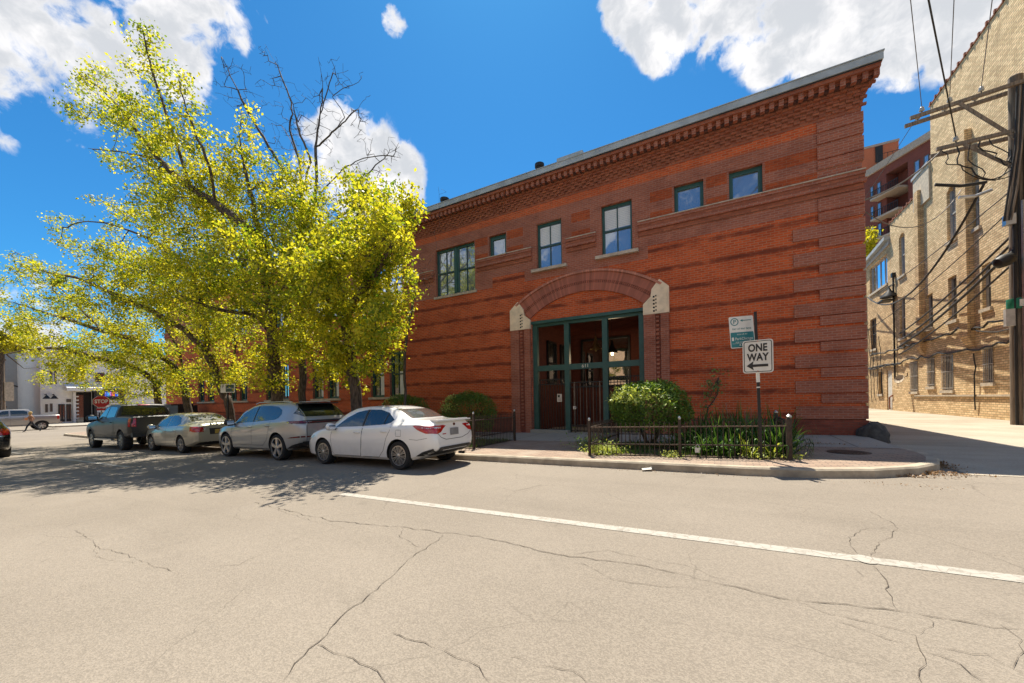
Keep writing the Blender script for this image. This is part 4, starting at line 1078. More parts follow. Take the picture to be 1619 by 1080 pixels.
mb.prism([(0, C+.2), (1.6, C+.05), (1.6, C+.45), (0, D+.3)], (WXX, A, 0), (1, 0, 0), (0, 0, 1), (0, 1, 0), B-A, M_WHITEP); wpart(mb, 'canopy')
A, B, C, D = rect(92, 111, 666, 673); mb = MB(); mb.box(WXX, WXX+.8, A, B, C, D-.15, M_WHITEP); wpart(mb, 'step')
# dark signboard with coloured neon letters
A, B, C, D = rect(146, 190, 616, 671)
sb, spart = group_thing('shop_front', (WXX+.6, (A+B)/2, zg), 'black framed shop front with coloured letters above white slats', 'shop front')
mb = MB(); f = WXX+.9; mb.box(WXX+.02, f, A, A+.25, C, D, M_SIGNBLK); mb.box(WXX+.02, f, A+.25, B, D-1.3, D, M_SIGNBLK); mb.box(WXX+.02, f, B, B+.2, C, D, M_SIGNBLK); spart(mb, 'frame')
mb = MB()
for k in range(9): z = C+.2+k*(D-C-1.6)/9; mb.box(WXX+.02, f-.3, A+.25, B, z, z+(D-C-1.6)/9-.08, M_WHITEP)
spart(mb, 'slats')
A3, B3, C3, D3 = rect(154, 161, 652, 668); mb = MB(); mb.box(f-.3, f-.25, A3, B3, C3, D3, M_SIGNBLK); spart(mb, 'shop_window')
cols = [(.05, .08, .6), (.05, .2, .7), (.03, .35, .7), (.3, .1, .5), (.6, .05, .1), (.7, .12, .03)]
mb = MB(); yy = A+1.0
for k in range(8):
    m, nt, b = new_mat('neon_letter'); c = cols[k % 6]; b.inputs['Base Color'].default_value = rgb(c); b.inputs['Emission Color'].default_value = rgb(c); b.inputs['Emission Strength'].default_value = .5
    w_ = (B-A-1.4)/8; mb.box(f, f+.03, yy, yy+.1, D-.95, D-.35, m)
    mb.box(f, f+.03, yy+.1, yy+w_*.6, D-.45, D-.35, m); mb.box(f, f+.03, yy+.1, yy+w_*.6, D-.70, D-.62, m)
    yy += w_
spart(mb, 'neon_lettering')
# grey building further left, set back
GX = -86.; zg2 = gz(GX)
ya, yb = onX(-60, 640, GX)[1], onX(66, 640, GX)[1]; zt = onX(40, 553, GX)[2]
gb, gpart2 = group_thing('grey_building', (GX, (ya+yb)/2, zg2), 'plain pale grey painted building left of the white shop', 'building')
mb = MB(); mb.box(GX-10, GX, ya, yb+3, zg2-.5, zt, M_GREYW); gpart2(mb, 'wall')
mb = MB(); mb.box(GX, GX+.1, ya, yb+3, zg2+.9, zg2+2.0, plain('grey_dado', (.22, .215, .2), .85)); gpart2(mb, 'dado')
mb = MB(); mb.box(GX-10.1, GX+.15, ya-.1, yb+3.1, zt, zt+.3, M_WHITEP); gpart2(mb, 'coping')
mb = MB(); mb.tube(sagline(onX(15, 607, GX+.2), onX(64, 613, GX+.2), .3), .07, M_WIRE, 5); gpart2(mb, 'cable')
# brown brick building and timber pole at the left edge
BX = -70.
ya, yb = onX(-90, 640, BX)[1], onX(9, 640, BX)[1]; zt = onX(5, 556, BX)[2]
bb, bpart2 = group_thing('brown_building', (BX, (ya+yb)/2, gz(BX)), 'brown brick building at the left edge of the view', 'building')
mb = MB(); mb.box(BX-8, BX, ya, yb, gz(BX)-.5, zt, M_BROWNB); bpart2(mb, 'wall')
for k in range(3):
    z = gz(BX)+2.2+k*2.6; mb = MB(); mb.box(BX, BX+.7, yb-2.2, yb, z, z+.16, M_WOOD); bpart2(mb, 'porch_floor')
    mb = MB(); mb.box(BX, BX+.06, yb-1.6, yb-.6, z+.3, z+1.9, M_GLASSD); bpart2(mb, 'window')
p = onX(4.5, 660, -66.); e, pp = group_thing('timber_pole', (p.x, p.y, gz(-66)), 'bare timber utility pole at the far left edge', 'utility pole')
mb = MB(); mb.tube([(p.x, p.y, gz(-66)-.2), (p.x, p.y, 9.6)], [.2, .15], M_WOOD, 10); pp(mb, 'post', None, 40)
mb = MB(); mb.box(p.x-.1, p.x+.1, p.y-1.2, p.y+1.2, 8.9, 9.05, M_ARM); pp(mb, 'crossarm')
mb = MB(); mb.box(p.x+.12, p.x+.3, p.y+.1, p.y+.7, 2.2, 4.2, M_LSTONE); pp(mb, 'notice_board')
# dark cabinet by the far end of the brick building
ca, cb = wx(259, 12.2), wx(281, 12.2); zc = gz(ca)+CT
e, cp = group_thing('bin_enclosure', ((ca+cb)/2, 12.2, zc), 'black metal enclosure with a pale panel at the far end of the brick building', 'enclosure')
mb = MB(); mb.box(ca, cb, 12.2, 13.4, zc, zc+1.86, M_BLACK); cp(mb, 'body')
mb = MB(); mb.box(ca+.45, ca+.95, 12.15, 12.2, zc+.1, zc+1.7, plain('grey_panel', (.42, .40, .37), .6)); cp(mb, 'panel')
mb = MB(); mb.box(ca-.08, cb-.9, 12.12, 13.45, zc+1.861, zc+1.95, M_BLACK); cp(mb, 'lid')
# ------------------------------------------------------------------ street signs
M_SIGNW = plain('sign_white', (.66, .63, .56), .45, var=.06)
M_SIGNB = plain('sign_letter_black', (.02, .018, .016), .5)
M_SIGNR = plain('sign_red', (.36, .012, .015), .45, var=.1)
M_TEAL = plain('sign_teal', (.015, .16, .17), .45, var=.08)
def rrect(x0, x1, y0, y1, r, n=5):
    pts = []
    for cx, cy, a0 in ((x1-r, y1-r, 0), (x0+r, y1-r, 90), (x0+r, y0+r, 180), (x1-r, y0+r, 270)):
        for k in range(n+1): a = R(a0+90*k/n); pts.append((cx+r*math.cos(a), cy+r*math.sin(a)))
    return pts
def plate(mb, o, ax, ay, poly, d, m): an = Vector(ax).cross(Vector(ay)); mb.prism(poly, Vector(o), ax, ay, an, d, m)
# foreground post: ONE WAY over parking rules
sp = Vector((.59, 8.93, gz(.59)+CT)); TOP = onY(1194, 493, 8.93)
ss = empty('street_sign', sp, 0, 'black signpost with a white ONE WAY sign and teal parking sign by the planter', 'street sign')
def sspart(o): o.parent = ss; o.matrix_parent_inverse = Matrix.Translation(-sp); return o
lean = (TOP-sp); axz = lean.normalized()
mb = MB(); ax = Vector((1, 0, 0)); ax = (ax-axz*ax.dot(axz)).normalized(); ayy = axz.cross(ax)
mb.obox((sp+TOP)/2, ax, ayy, axz, .026, .026, lean.length/2, M_BLACK)
sspart(mb.build('post'))
mb = MB(); c0 = sp+axz*1.62; mb.obox(c0, ax, ayy, axz, .03, .031, .10, M_SIGNW); mb.obox(sp+axz*1.42, ax, ayy, axz, .029, .029, .012, M_SIGNW); sspart(mb.build('sticker'))
c = onY(1198, 563.5, 8.88); u = Vector((.985, -.17, .0)).normalized(); v = Vector((-.03, 0, 1)).normalized(); v = (v-u*v.dot(u)).normalized(); n = u.cross(v)
mb = MB(); plate(mb, c, u, v, rrect(-.255, .255, -.325, .325, .05), -.004, M_SIGNW); ow = sspart(mb.build('sign_plate', None)); ow['label'] = 'white ONE WAY plate with a left arrow'
mb = MB()
o_, i_ = rrect(-.235, .235, -.305, .305, .04), rrect(-.222, .222, -.292, .292, .03)
for k in range(len(o_)):
    j = (k+1) % len(o_); mb.face([c+u*p[0]+v*p[1]+n*.003 for p in (o_[k], o_[j], i_[j], i_[k])], M_SIGNB)
b_ = mb.build('border'); b_.parent = ow
for txt, yy in (('ONE', .165), ('WAY', -.02)):
    t = text_mesh(txt, .20, M_SIGNB, 'lettering', ow, frameM(c+v*yy+n*.004, u, v), .002, sx=.74, bold=.007)
mb = MB(); plate(mb, c+n*.002, u, v, [(-.19, -.18), (-.07, -.09), (-.085, -.155), (.17, -.155), (.17, -.205), (-.085, -.205), (-.07, -.27)], .003, M_SIGNB); a_ = mb.build('arrow'); a_.parent = ow
mb = MB()
for yy in (.30, -.29): mb.lathe([(.011, 0), (.008, .006)], c+v*yy+n*.003, n, plain('bolt_red', (.45, .08, .05), .5), 8)
a_ = mb.build('bolt'); a_.parent = ow
# parking plate, seen obliquely
pc = onY(1173, 525, 8.99); u2 = Vector((.93, -.0, 0.)); u2 = Vector((.90, .40, .05)).normalized(); v2 = Vector((-.035, 0, 1)); v2 = (v2-u2*v2.dot(u2)).normalized(); n2 = u2.cross(v2)
mb = MB(); plate(mb, pc, u2, v2, rrect(-.235, .235, -.32, .32, .03), -.004, M_SIGNW); pk = sspart(mb.build('sign_plate')); pk['label'] = 'white and teal parking plate'
mb = MB(); plate(mb, pc+n2*.001, u2, v2, rrect(-.222, .222, -.305, -.0, .02), .002, M_TEAL); t = mb.build('teal_panel'); t.parent = pk
mb = MB(); mb.lathe([(.078, 0), (.078, .003), (.062, .0031), (.062, 0)], pc+u2*-.13+v2*.215+n2*.001, n2, M_TEAL, 24, False); t = mb.build('ring'); t.parent = pk
text_mesh('P', .115, M_TEAL, 'lettering', pk, frameM(pc+u2*-.13+v2*.212+n2*.005, u2, v2), .002)
text_mesh('PAY AT PAY BOX', .055, M_TEAL, 'lettering', pk, frameM(pc+v2*.065+n2*.003, u2, v2), .002, sx=.82)
text_mesh('ParkChicago', .078, M_SIGNW, 'lettering', pk, frameM(pc+u2*.03+v2*-.135+n2*.004, u2, v2), .002, sx=.82)
text_mesh('SIGN UP AT', .036, M_SIGNW, 'lettering', pk, frameM(pc+v2*-.045+n2*.004, u2, v2), .002)
text_mesh('FOR MOBILE PAY', .034, M_SIGNW, 'lettering', pk, frameM(pc+v2*-.205+n2*.004, u2, v2), .002)
text_mesh('433', .07, M_SIGNW, 'lettering', pk, frameM(pc+u2*-.02+v2*-.262+n2*.004, u2, v2), .002)
mb = MB(); plate(mb, pc+n2*.002, u2, v2, [(-.02, .235), (.03, .262), (.024, .242), (.19, .242), (.19, .228), (.024, .228), (.03, .208)], .002, M_TEAL); t = mb.build('arrow'); t.parent = pk
mb = MB(); plate(mb, pc+n2*.003, u2, v2, rrect(-.205, -.165, -.17, -.10, .01), .002, M_SIGNW); t = mb.build('logo'); t.parent = pk
mb = MB(); plate(mb, pc+n2*.003, u2, v2, [(-.2, -.23), (.2, -.23), (.2, -.226), (-.2, -.226)], .002, M_SIGNW)
t = mb.build('rule_line'); t.parent = pk
# stop sign
sy = 8.4; sx0 = wx(160, sy); zc = onY(160, 635, sy)[2]; z0 = gz(sx0)+CT
e = empty('stop_sign', (sx0, sy, z0), 0, 'red octagonal STOP sign half covered by leaves behind the grey pickup', 'stop sign')
vd = Vector((1, -.12, 0)).normalized(); un = vd; uu = UZ.cross(un).normalized(); hc = Vector((0, 0, zc-z0)) + un*.05
mb = MB(); mb.box(-.03, .03, -.03, .03, 0, zc-z0+.38, M_STEEL); o = mb.build('post'); o.parent = e
oct_ = lambda r: [(r*math.cos(R(22.5+45*k)), r*math.sin(R(22.5+45*k))) for k in range(8)]
mb = MB(); plate(mb, hc, uu, UZ, oct_(.405), -.01, M_SIGNW); pl = mb.build('sign_plate'); pl.parent = e
mb = MB(); plate(mb, hc+un*.002, uu, UZ, oct_(.385), .004, M_SIGNR); o = mb.build('red_face'); o.parent = pl
text_mesh('STOP', .325, M_SIGNW, 'lettering', pl, frameM(hc+un*.009, uu, UZ), .003, sx=.74, bold=.012)
mb = MB(); plate(mb, hc+UZ*-.50, uu, UZ, rrect(-.21, .21, -.07, .07, .02), .01, M_SIGNR); o = mb.build('lower_plate'); o.parent = pl
# parking sign by the second tree
sy = 8.35; p = onY(360, 614, sy); z0 = gz(p.x)+CT
e = empty('parking_sign', (p.x, sy, z0), 0, 'small dark parking sign on a thin post behind the silver SUV', 'parking sign')
mb = MB(); mb.box(-.025, .025, -.025, .025, 0, p.z-z0+.2, M_BLACK); o = mb.build('post'); o.parent = e
u3 = Vector((.95, .3, 0)).normalized(); n3 = u3.cross(UZ); c3 = Vector((0, 0, p.z-z0)) + n3*.04
mb = MB(); plate(mb, c3, u3, UZ, rrect(-.33, .42, -.19, .19, .03), .008, M_SIGNW); pl = mb.build('sign_plate'); pl.parent = e
mb = MB(); plate(mb, c3+n3*.009, u3, UZ, rrect(-.05, .38, -.16, .15, .02), .003, plain('dark_teal', (.02, .06, .055), .5)); o = mb.build('teal_panel'); o.parent = pl
text_mesh('P', .2, M_SIGNB, 'lettering', pl, frameM(c3+u3*-.19+UZ*.07+n3*.01, u3, UZ), .002); text_mesh('ParkChicago', .075, M_SIGNW, 'lettering', pl, frameM(c3+u3*.165+n3*.014, u3, UZ), .002, sx=.8)
# ------------------------------------------------------------------ vehicles
M_TYRE = plain('tyre_rubber', (.018, .017, .016), .85, var=.2)
M_RIMD = plain('rim_dark', (.035, .034, .033), .45, .5)
M_ALLOY = plain('alloy', (.52, .51, .50), .3, .85, .06)
M_TRIM = plain('black_trim', (.02, .02, .02), .55)
M_CGLASS = glassy('car_glass', (.014, .018, .013), .06, .015, (.9, .95, 1.))
M_RED = plain('tail_lens', (.42, .012, .012), .15, coat=1., var=.25, scale=18.)
M_REDD = plain('dark_tail_lens', (.12, .006, .008), .15, coat=1.)
M_CLEAR = plain('clear_lens', (.55, .52, .50), .12, coat=1.)
M_CHROME = plain('chrome', (.75, .75, .75), .12, 1., .03)
M_SEAM = plain('panel_gap', (.035, .033, .03), .8)
M_PLATEG = plain('plate_grey', (.22, .215, .21), .5); M_PLATEY = plain('plate_yellow', (.42, .30, .06), .5)
def interp(cp):
    xs = [c[0] for c in cp]; ys = [c[1] for c in cp]; n = len(xs)
    d = [(ys[i+1]-ys[i])/(xs[i+1]-xs[i]) for i in range(n-1)]
    m = [d[0]] + [0 if d[i-1]*d[i] <= 0 else 2*d[i-1]*d[i]/(d[i-1]+d[i]) for i in range(1, n-1)] + [d[-1]]
    def f(x):
        if x <= xs[0]: return ys[0]
        if x >= xs[-1]: return ys[-1]
        i = max(k for k in range(n-1) if xs[k] <= x); h = xs[i+1]-xs[i]; t = (x-xs[i])/h
        return (2*t**3-3*t*t+1)*ys[i] + (t**3-2*t*t+t)*h*m[i] + (-2*t**3+3*t*t)*ys[i+1] + (t**3-t*t)*h*m[i+1]
    return f
class Car:
    """x forward, y to the left, wheels on z=0. Built from side-view curves; lamps, glass and seams are laid on the shell."""
    def __init__(s, name, label, cat, S, mat):
        s.S = S; s.root = empty(name, (0, 0, 0), 0, label, cat)
        top, belt, low, wid, wtop = (interp(S[k]) for k in ('top', 'belt', 'low', 'wid', 'wtop'))
        x0, x1 = S['top'][0][0], S['top'][-1][0]
        n = S.get('n', 96); sec = []
        for i in range(n+1):
            t = i/n; x = x0 + (x1-x0)*t
            zt, zb, zl, w = top(x), belt(x), low(x), wid(x); wt = min(wtop(x), w*.96); H = zb-zl
            zt = max(zt, zb+.02)
            cab = zt-zb
            p = [(0, zl), (.70*w, zl), (.90*w, zl+.02), (.965*w, zl+.10*H), (.985*w, zl+.25*H), (.99*w, zl+.42*H), (1.0*w, zl+.60*H), (.995*w, zl+.78*H), (.975*w, zl+.92*H), (.945*w, zb)]
            r = min(.05, cab*.35); ws = .935*w
            for k in (.06, .35, .65): p.append((ws+(wt-ws)*k + .012*math.sin(math.pi*k)*min(1, cab*3), zb+.004+(cab-r)*k))
            p += [(wt, zt-r), (wt*.93, zt-r*.35), (wt*.78, zt-.006), (wt*.45, zt+.006), (0, zt+.012)]
            sec.append((x, p))
        rear, front = S['rear'], S['front']; fr, ff = interp(rear), interp(front)
        V = []; m = len(sec[0][1])
        def warp(x, z):
            a = max(0., 1-(x-x0)/.55)**1.3; b = max(0., 1-(x1-x)/.55)**1.3
            return x + a*fr(z) - b*ff(z)
        for x, p in sec:
            ring = [(warp(x, z), y, z) for y, z in p] + [(warp(x, z), -y, z) for y, z in reversed(p[1:-1])]
            V += ring
        q = 2*m-2; F = []
        for i in range(n):
            for j in range(q): F.append((i*q+j, i*q+(j+1) % q, (i+1)*q+(j+1) % q, (i+1)*q+j))
        F.append(tuple(reversed(range(q)))); F.append(tuple(n*q+j for j in range(q)))
        me = bpy.data.meshes.new('body'); me.from_pydata(V, [], F); me.materials.append(mat); me.materials.append(M_TRIM)
        bm = bmesh.new(); bm.from_mesh(me); bmesh.ops.triangulate(bm, faces=[f for f in bm.faces if len(f.verts) > 4]); bmesh.ops.recalc_face_normals(bm, faces=bm.faces); bm.to_mesh(me); bm.free()
        s.full = BVHTree.FromPolygons([v.co for v in me.vertices], [p.vertices for p in me.polygons])
        s.body = link('body', me, s.root)
        # wheel wells cut out of the shell
        cut = MB()
        for ax in S['axles']:
            for sd in (-1, 1): cut.lathe([(S['arch'], 0), (S['arch'], .5)], (ax, sd*(S['wmax']+.1), S['wr']+.01), (0, -sd, 0), M_TRIM, 40)
        co_ = cut.build('cutter'); md = s.body.modifiers.new('b', 'BOOLEAN'); md.object = co_; md.operation = 'DIFFERENCE'; md.solver = 'EXACT'
        md.material_mode = 'TRANSFER'
        bake(s.body); cm = co_.data; bpy.data.objects.remove(co_)
        me = s.body.data
        me.polygons.foreach_set('use_smooth', [True]*len(me.polygons)); me.set_sharp_from_angle(angle=R(32))
        s.bvh = s.full
    def patch(s, name, poly, d, mat, off=.004, step=.07, parent=None, both=False, label=None):
        """poly in (s, z) seen along horizontal direction d (pointing AT the car); s axis = d x up"""
        d = Vector((d[0], d[1], 0)).normalized(); ax = d.cross(UZ)
        bm = bmesh.new(); bm.faces.new([bm.verts.new((p[0], 0, p[1])) for p in poly])
        a0, a1 = min(p[0] for p in poly), max(p[0] for p in poly); c0, c1 = min(p[1] for p in poly), max(p[1] for p in poly)
        for k in range(1, int((a1-a0)/step)+1): bmesh.ops.bisect_plane(bm, geom=bm.verts[:]+bm.edges[:]+bm.faces[:], plane_co=(a0+k*step, 0, 0), plane_no=(1, 0, 0))
        for k in range(1, int((c1-c0)/step)+1): bmesh.ops.bisect_plane(bm, geom=bm.verts[:]+bm.edges[:]+bm.faces[:], plane_co=(0, 0, c0+k*step), plane_no=(0, 0, 1))
        bad = []
        for v in bm.verts:
            o = ax*v.co.x + UZ*v.co.z
            h = s.bvh.ray_cast(o - d*6, d)
            if h[0] is None: bad.append(v); continue
            nn = h[1] if h[1].dot(d) < 0 else -h[1]
            v.co = h[0] + nn*off
        bmesh.ops.delete(bm, geom=bad, context='VERTS')
        bmesh.ops.recalc_face_normals(bm, faces=bm.faces)
        for f in bm.faces: f.smooth = True
        me = bpy.data.meshes.new(name); bm.to_mesh(me); bm.free()
        if len(me.polygons) and sum((p.normal.dot(d)*p.area for p in me.polygons)) > 0: me.flip_normals()
        me.materials.append(mat)
        o = link(name, me, parent or s.root)
        if label: o['label'] = label
        return o
    def side(s, name, poly, mat, sides=(1, -1), **k):
        """poly in (x, z)"""
        out = []
        for sd in sides:
            # looking along -y (at the left side) the s axis is d x up = (0,-1,0)x(0,0,1) = (-1,0,0)
            out.append(s.patch(name, [((-x if sd > 0 else x), z) for x, z in poly], (0, -sd), mat, **k))
        return out
    def back(s, name, poly, mat, **k):
        """poly in (y, z) seen from behind: d=(1,0) -> s axis = (1,0,0)x(0,0,1) = (0,-1,0)"""
        return s.patch(name, [(-y, z) for y, z in poly], (1, 0), mat, **k)
    def frontp(s, name, poly, mat, **k):
        return s.patch(name, [(y, z) for y, z in poly], (-1, 0), mat, **k)
    def seam(s, pts, name='panel_gap', view='side', w=.009, mat=None, sides=(1, -1), parent=None):
        for sd in (sides if view == 'side' else (1,)):
            mb = MB(); P = []
            for i in range(len(pts)-1):
                a, b = Vector(pts[i]+(0,)), Vector(pts[i+1]+(0,)); n = max(1, int((b-a).length/.06))
                for k in range(n): P.append(a.lerp(b, k/n))
            P.append(Vector(pts[-1]+(0,))); W = []
            for i, p in enumerate(P):
                t = P[min(i+1, len(P)-1)]-P[max(i-1, 0)]; nn = Vector((-t.y, t.x, 0)).normalized()*w/2; row = []
                for c in (p+nn, p-nn):
                    if view == 'side': o, d = Vector((c.x, 3*sd, c.y)), Vector((0, -sd, 0))
                    else: o, d = Vector((-5, c.x, c.y)), Vector((1, 0, 0))
                    h = s.bvh.ray_cast(o, d)
                    row.append(h[0] + (h[1] if h[1].dot(d) < 0 else -h[1])*.003 if h[0] else None)
                W.append(row)
            for i in range(len(W)-1):
                if None in W[i] or None in W[i+1]: continue
                mb.face([W[i][0], W[i][1], W[i+1][1], W[i+1][0]], mat or M_SEAM)
            if mb.f: mb.build(name, parent or s.root, fix=False)
    def wheels(s, spokes, rimr, style='multi', tyrew=.22, alloy=None):
        S = s.S; alloy = alloy or M_ALLOY; r = S['wr']
        for ax in S['axles']:
            for sd in (1, -1):
                y = sd*(S['wmax']-.035)
                w = MB(); mbt = MB()
                mbt.lathe([(rimr, 0), (rimr+.02, .012), (r-.03, .012), (r-.006, -.012), (r, -.04), (r, -tyrew+.04), (r-.03, -tyrew), (rimr, -tyrew)], (ax, y, r), (0, sd, 0), M_TYRE, 40, False)
                wh = mbt.build('wheel', s.root, 40)
                mb = MB()
                mb.lathe([(rimr*.99, -.004), (rimr*.90, -.02), (rimr*.88, -.09), (.03, -.10)], (ax, y, r), (0, sd, 0), M_RIMD, 36, False); mb.lathe([(.06, -.099), (.001, -.099)], (ax, y, r), (0, sd, 0), M_RIMD, 36, False); mb.lathe([(rimr*.8, -.07), (rimr*.8, -.078), (rimr*.3, -.078)], (ax, y, r), (0, sd, 0), M_BLACK, 24)
                o = mb.build('rim_barrel', None, 40); o.parent = wh
                mb = MB(); mb.lathe([(rimr*1.0, .002), (rimr*1.0, .010), (rimr*.93, .012), (rimr*.92, -.01)], (ax, y, r), (0, sd, 0), alloy, 40, False)
                c = Vector((ax, y, r)); n = Vector((0, sd, 0))
                for k in range(spokes):
                    a = 2*math.pi*(k+.25)/spokes
                    if style == 'multi': angs = ((a-.13, .020), (a+.13, .020))
                    else: angs = ((a, .0),)
                    for aa, _ in angs:
                        d = Vector((math.cos(aa), 0, math.sin(aa))); tt = n.cross(d)
                        d0 = Vector((math.cos(a), 0, math.sin(a)))
                        w0, w1 = (.005, .009) if style == 'multi' else (.034, .052)
                        i0, o0 = c + d0*rimr*.16 + n*.0, c + d*rimr*.95 - n*.002
                        hh = .012
                        q0 = [i0+tt*w0+n*hh, i0-tt*w0+n*hh, i0-tt*w0*1.2-n*.03, i0+tt*w0*1.2-n*.03]; q1 = [o0+tt*w1+n*hh*.6, o0-tt*w1+n*hh*.6, o0-tt*w1*1.2-n*.03, o0+tt*w1*1.2-n*.03]
                        mb.face(q0, alloy); mb.face(q1[::-1], alloy)
                        for e in range(4): mb.face([q0[e], q1[e], q1[(e+1) % 4], q0[(e+1) % 4]], alloy)
                mb.lathe([(rimr*.22, -.03), (rimr*.22, .008), (rimr*.14, .018), (.005, .02)], c, n, alloy, 16)
                o = mb.build('rim', None, 35); o.parent = wh
    def handle(s, x, z, mat, L=.19):
        for sd in (1, -1):
            h = s.bvh.ray_cast(Vector((x, 3*sd, z)), Vector((0, -sd, 0)))
            if h[0] is None: continue
            p = h[0]; mb = MB(); mb.tube([p+Vector((-L/2, -.004*sd, 0)), p+Vector((-L/2+.02, .03*sd, .004)), p+Vector((L/2-.02, .03*sd, .004)), p+Vector((L/2, -.004*sd, 0))], [.011, .016, .016, .011], mat, 8)
            mb.build('door_handle', s.root, 60)
    def mirror(s, x, z, mat, big=1.):
        for sd in (1, -1):
            h = s.bvh.ray_cast(Vector((x, 3*sd, z-.02)), Vector((0, -sd, 0)))
            p = h[0] if h[0] else Vector((x, sd*.8, z))
            mb = MB(); c = p + Vector((.02, .13*sd*big, .07*big))
            mb.lathe([(.03*big, -.13*big), (.085*big, -.09*big), (.10*big, 0), (.085*big, .08*big), (.03*big, .12*big)], c, (0, sd, .1), mat, 14)
            for i, v in enumerate(mb.v): mb.v[i] = (c.x+(v[0]-c.x)*.8, v[1], v[2])
            mb.tube([p+Vector((0, -.03*sd, 0)), c], .03*big, M_TRIM, 8)
            o = mb.build('mirror', s.root, 50)
            mg = MB(); g = c + Vector((-.082*big, 0, 0)); mg.prism([(-.09*big, -.05*big), (.08*big, -.06*big), (.09*big, .04*big), (-.08*big, .05*big)], g, (0, 1, 0), (0, 0, 1), (-1, 0, 0), .004, M_CHROME); q = mg.build('mirror_glass'); q.parent = o
    def box(s, name, x0, x1, y0, y1, z0, z1, m, parent=None):
        mb = MB(); mb.box(x0, x1, y0, y1, z0, z1, m); o = mb.build(name); o.parent = parent or s.root; return o
    def place(s, x, y, rz, z): s.root.location = (x, y, z); s.root.rotation_euler = (0, 0, rz)

def rearlow(c, W, zl, zt, m=None):
    return c.back('rear_bumper_trim', [(-W, zl), (W, zl), (W*.86, zt), (-W*.86, zt)], m or M_TRIM, off=.016, step=.04)
# --- white compact sedan (4.64 x 1.78 x 1.46), axles 2.70 apart
P_WHITE = paint('white_paint', (.82, .80, .76), 0., .3)
S = dict(top=[(-2.32, 1.01), (-2.22, 1.085), (-1.72, 1.115), (-1.60, 1.13), (-1.05, 1.365), (-.55, 1.445), (-.1, 1.462), (.3, 1.435), (.62, 1.335), (1.12, 1.055), (1.26, 1.0), (1.8, .90), (2.18, .76), (2.32, .58)],
         belt=[(-2.32, .93), (-1.9, 1.01), (-1.2, 1.0), (-.2, .955), (.8, .925), (1.3, .90), (1.9, .78), (2.32, .52)],
         low=[(-2.32, .42), (-2.05, .32), (-1.7, .21), (-1., .19), (1., .19), (1.9, .20), (2.32, .26)],
         wid=[(-2.32, .62), (-2.24, .74), (-2.05, .825), (-1.6, .875), (-.6, .888), (.6, .888), (1.4, .88), (1.85, .835), (2.15, .73), (2.32, .52)],
         wtop=[(-2.32, .54), (-1.75, .68), (-1.5, .60), (-.9, .555), (0, .575), (.4, .60), (1.15, .72), (1.5, .70), (2.0, .62), (2.32, .42)],
         rear=[(.2, .12), (.45, .03), (.62, -.0), (.85, .03), (1.05, .06), (1.2, .02), (1.5, 0)], front=[(.2, .05), (.45, 0), (.7, .05), (.9, .12), (1.5, 0)],
         axles=(-1.35, 1.35), arch=.365, wr=.325, wmax=.888)
c = Car('sedan', 'white four-door sedan parked last in the row by the gate', 'car', S, P_WHITE)
c.side('side_window', [(.86, .965), (.56, 1.175), (.22, 1.325), (-.12, 1.375), (-.12, .985)], M_CGLASS)
c.side('side_window', [(-.20, .99), (-.20, 1.378), (-.55, 1.365), (-.85, 1.29), (-1.13, 1.125), (-1.06, 1.06), (-.9, 1.025)], M_CGLASS)
c.side('window_pillar', [(-.125, .985), (-.125, 1.375), (-.195, 1.377), (-.195, .99)], M_TRIM, off=.006)
c.side('quarter_light', [(-.845, 1.03), (-.845, 1.28), (-.875, 1.27), (-.875, 1.03)], M_TRIM, off=.007)
c.patch('rear_window', [(-.50, 1.365), (.50, 1.365), (.545, 1.17), (.53, 1.15), (-.53, 1.15), (-.545, 1.17)], (1, 0), glassy('rear_glass', (.10, .10, .09), .42, .05, (.9, .9, .85)), off=.005, step=.06)
c.frontp('windscreen', [(-.55, 1.38), (.55, 1.38), (.68, 1.08), (-.68, 1.08)], M_CGLASS, off=.005)
for sd in (1, -1):
    c.patch('tail_light', [(-.62*sd, .93), (-.86*sd, .965), (-1.24*sd, 1.01), (-1.10*sd, .90), (-.80*sd, .80), (-.66*sd, .80), (-.58*sd, .87)], (1, -.55*sd), M_RED, off=.008, step=.05) if False else None
def tail_pair(c, back_poly, side_poly, m, name='tail_light'):
    for sd in (1, -1):
        o = c.patch(name, [(-y*sd, z) for y, z in back_poly], (1, 0), m, off=.007, step=.04)
        q = c.side('side_lens', side_poly, m, sides=(sd,), off=.007, step=.04, parent=o)
tail_pair(c, [(.30, .965), (.40, .985), (.66, .975), (.745, .96), (.745, .82), (.62, .80), (.50, .83), (.40, .91)], [(-2.24, .965), (-1.84, 1.0), (-1.78, .985), (-1.92, .90), (-2.12, .82), (-2.24, .815)], M_RED)
tail_pair(c, [(.42, .945), (.62, .95), (.70, .94), (.66, .915), (.50, .91)], [(-2.2, .94), (-2.0, .955), (-2.05, .93), (-2.2, .915)], M_CLEAR, 'reversing_light')
rearlow(c, .66, .33, .50)
c.side('rear_bumper_side_trim', [(-2.24, .34), (-2.24, .49), (-2.02, .42), (-1.86, .33)], M_TRIM, off=.014, step=.04)
c.back('number_plate', [(-.155, .74), (.155, .74), (.155, .90), (-.155, .90)], M_PLATEG, off=.012)
c.back('badge', [(-.05, .98), (-.02, 1.015), (.02, 1.015), (.05, .98), (.02, .955), (-.02, .955)], M_CHROME, off=.012, step=.03)
c.back('badge', [(.30, .775), (.44, .775), (.44, .795), (.30, .795)], M_RED, off=.008)
c.seam([(.60, .99), (.60, .80), (.50, .72), (.30, .655), (-.30, .655), (-.50, .72), (-.60, .80), (-.60, .99)], view='back', w=.012)
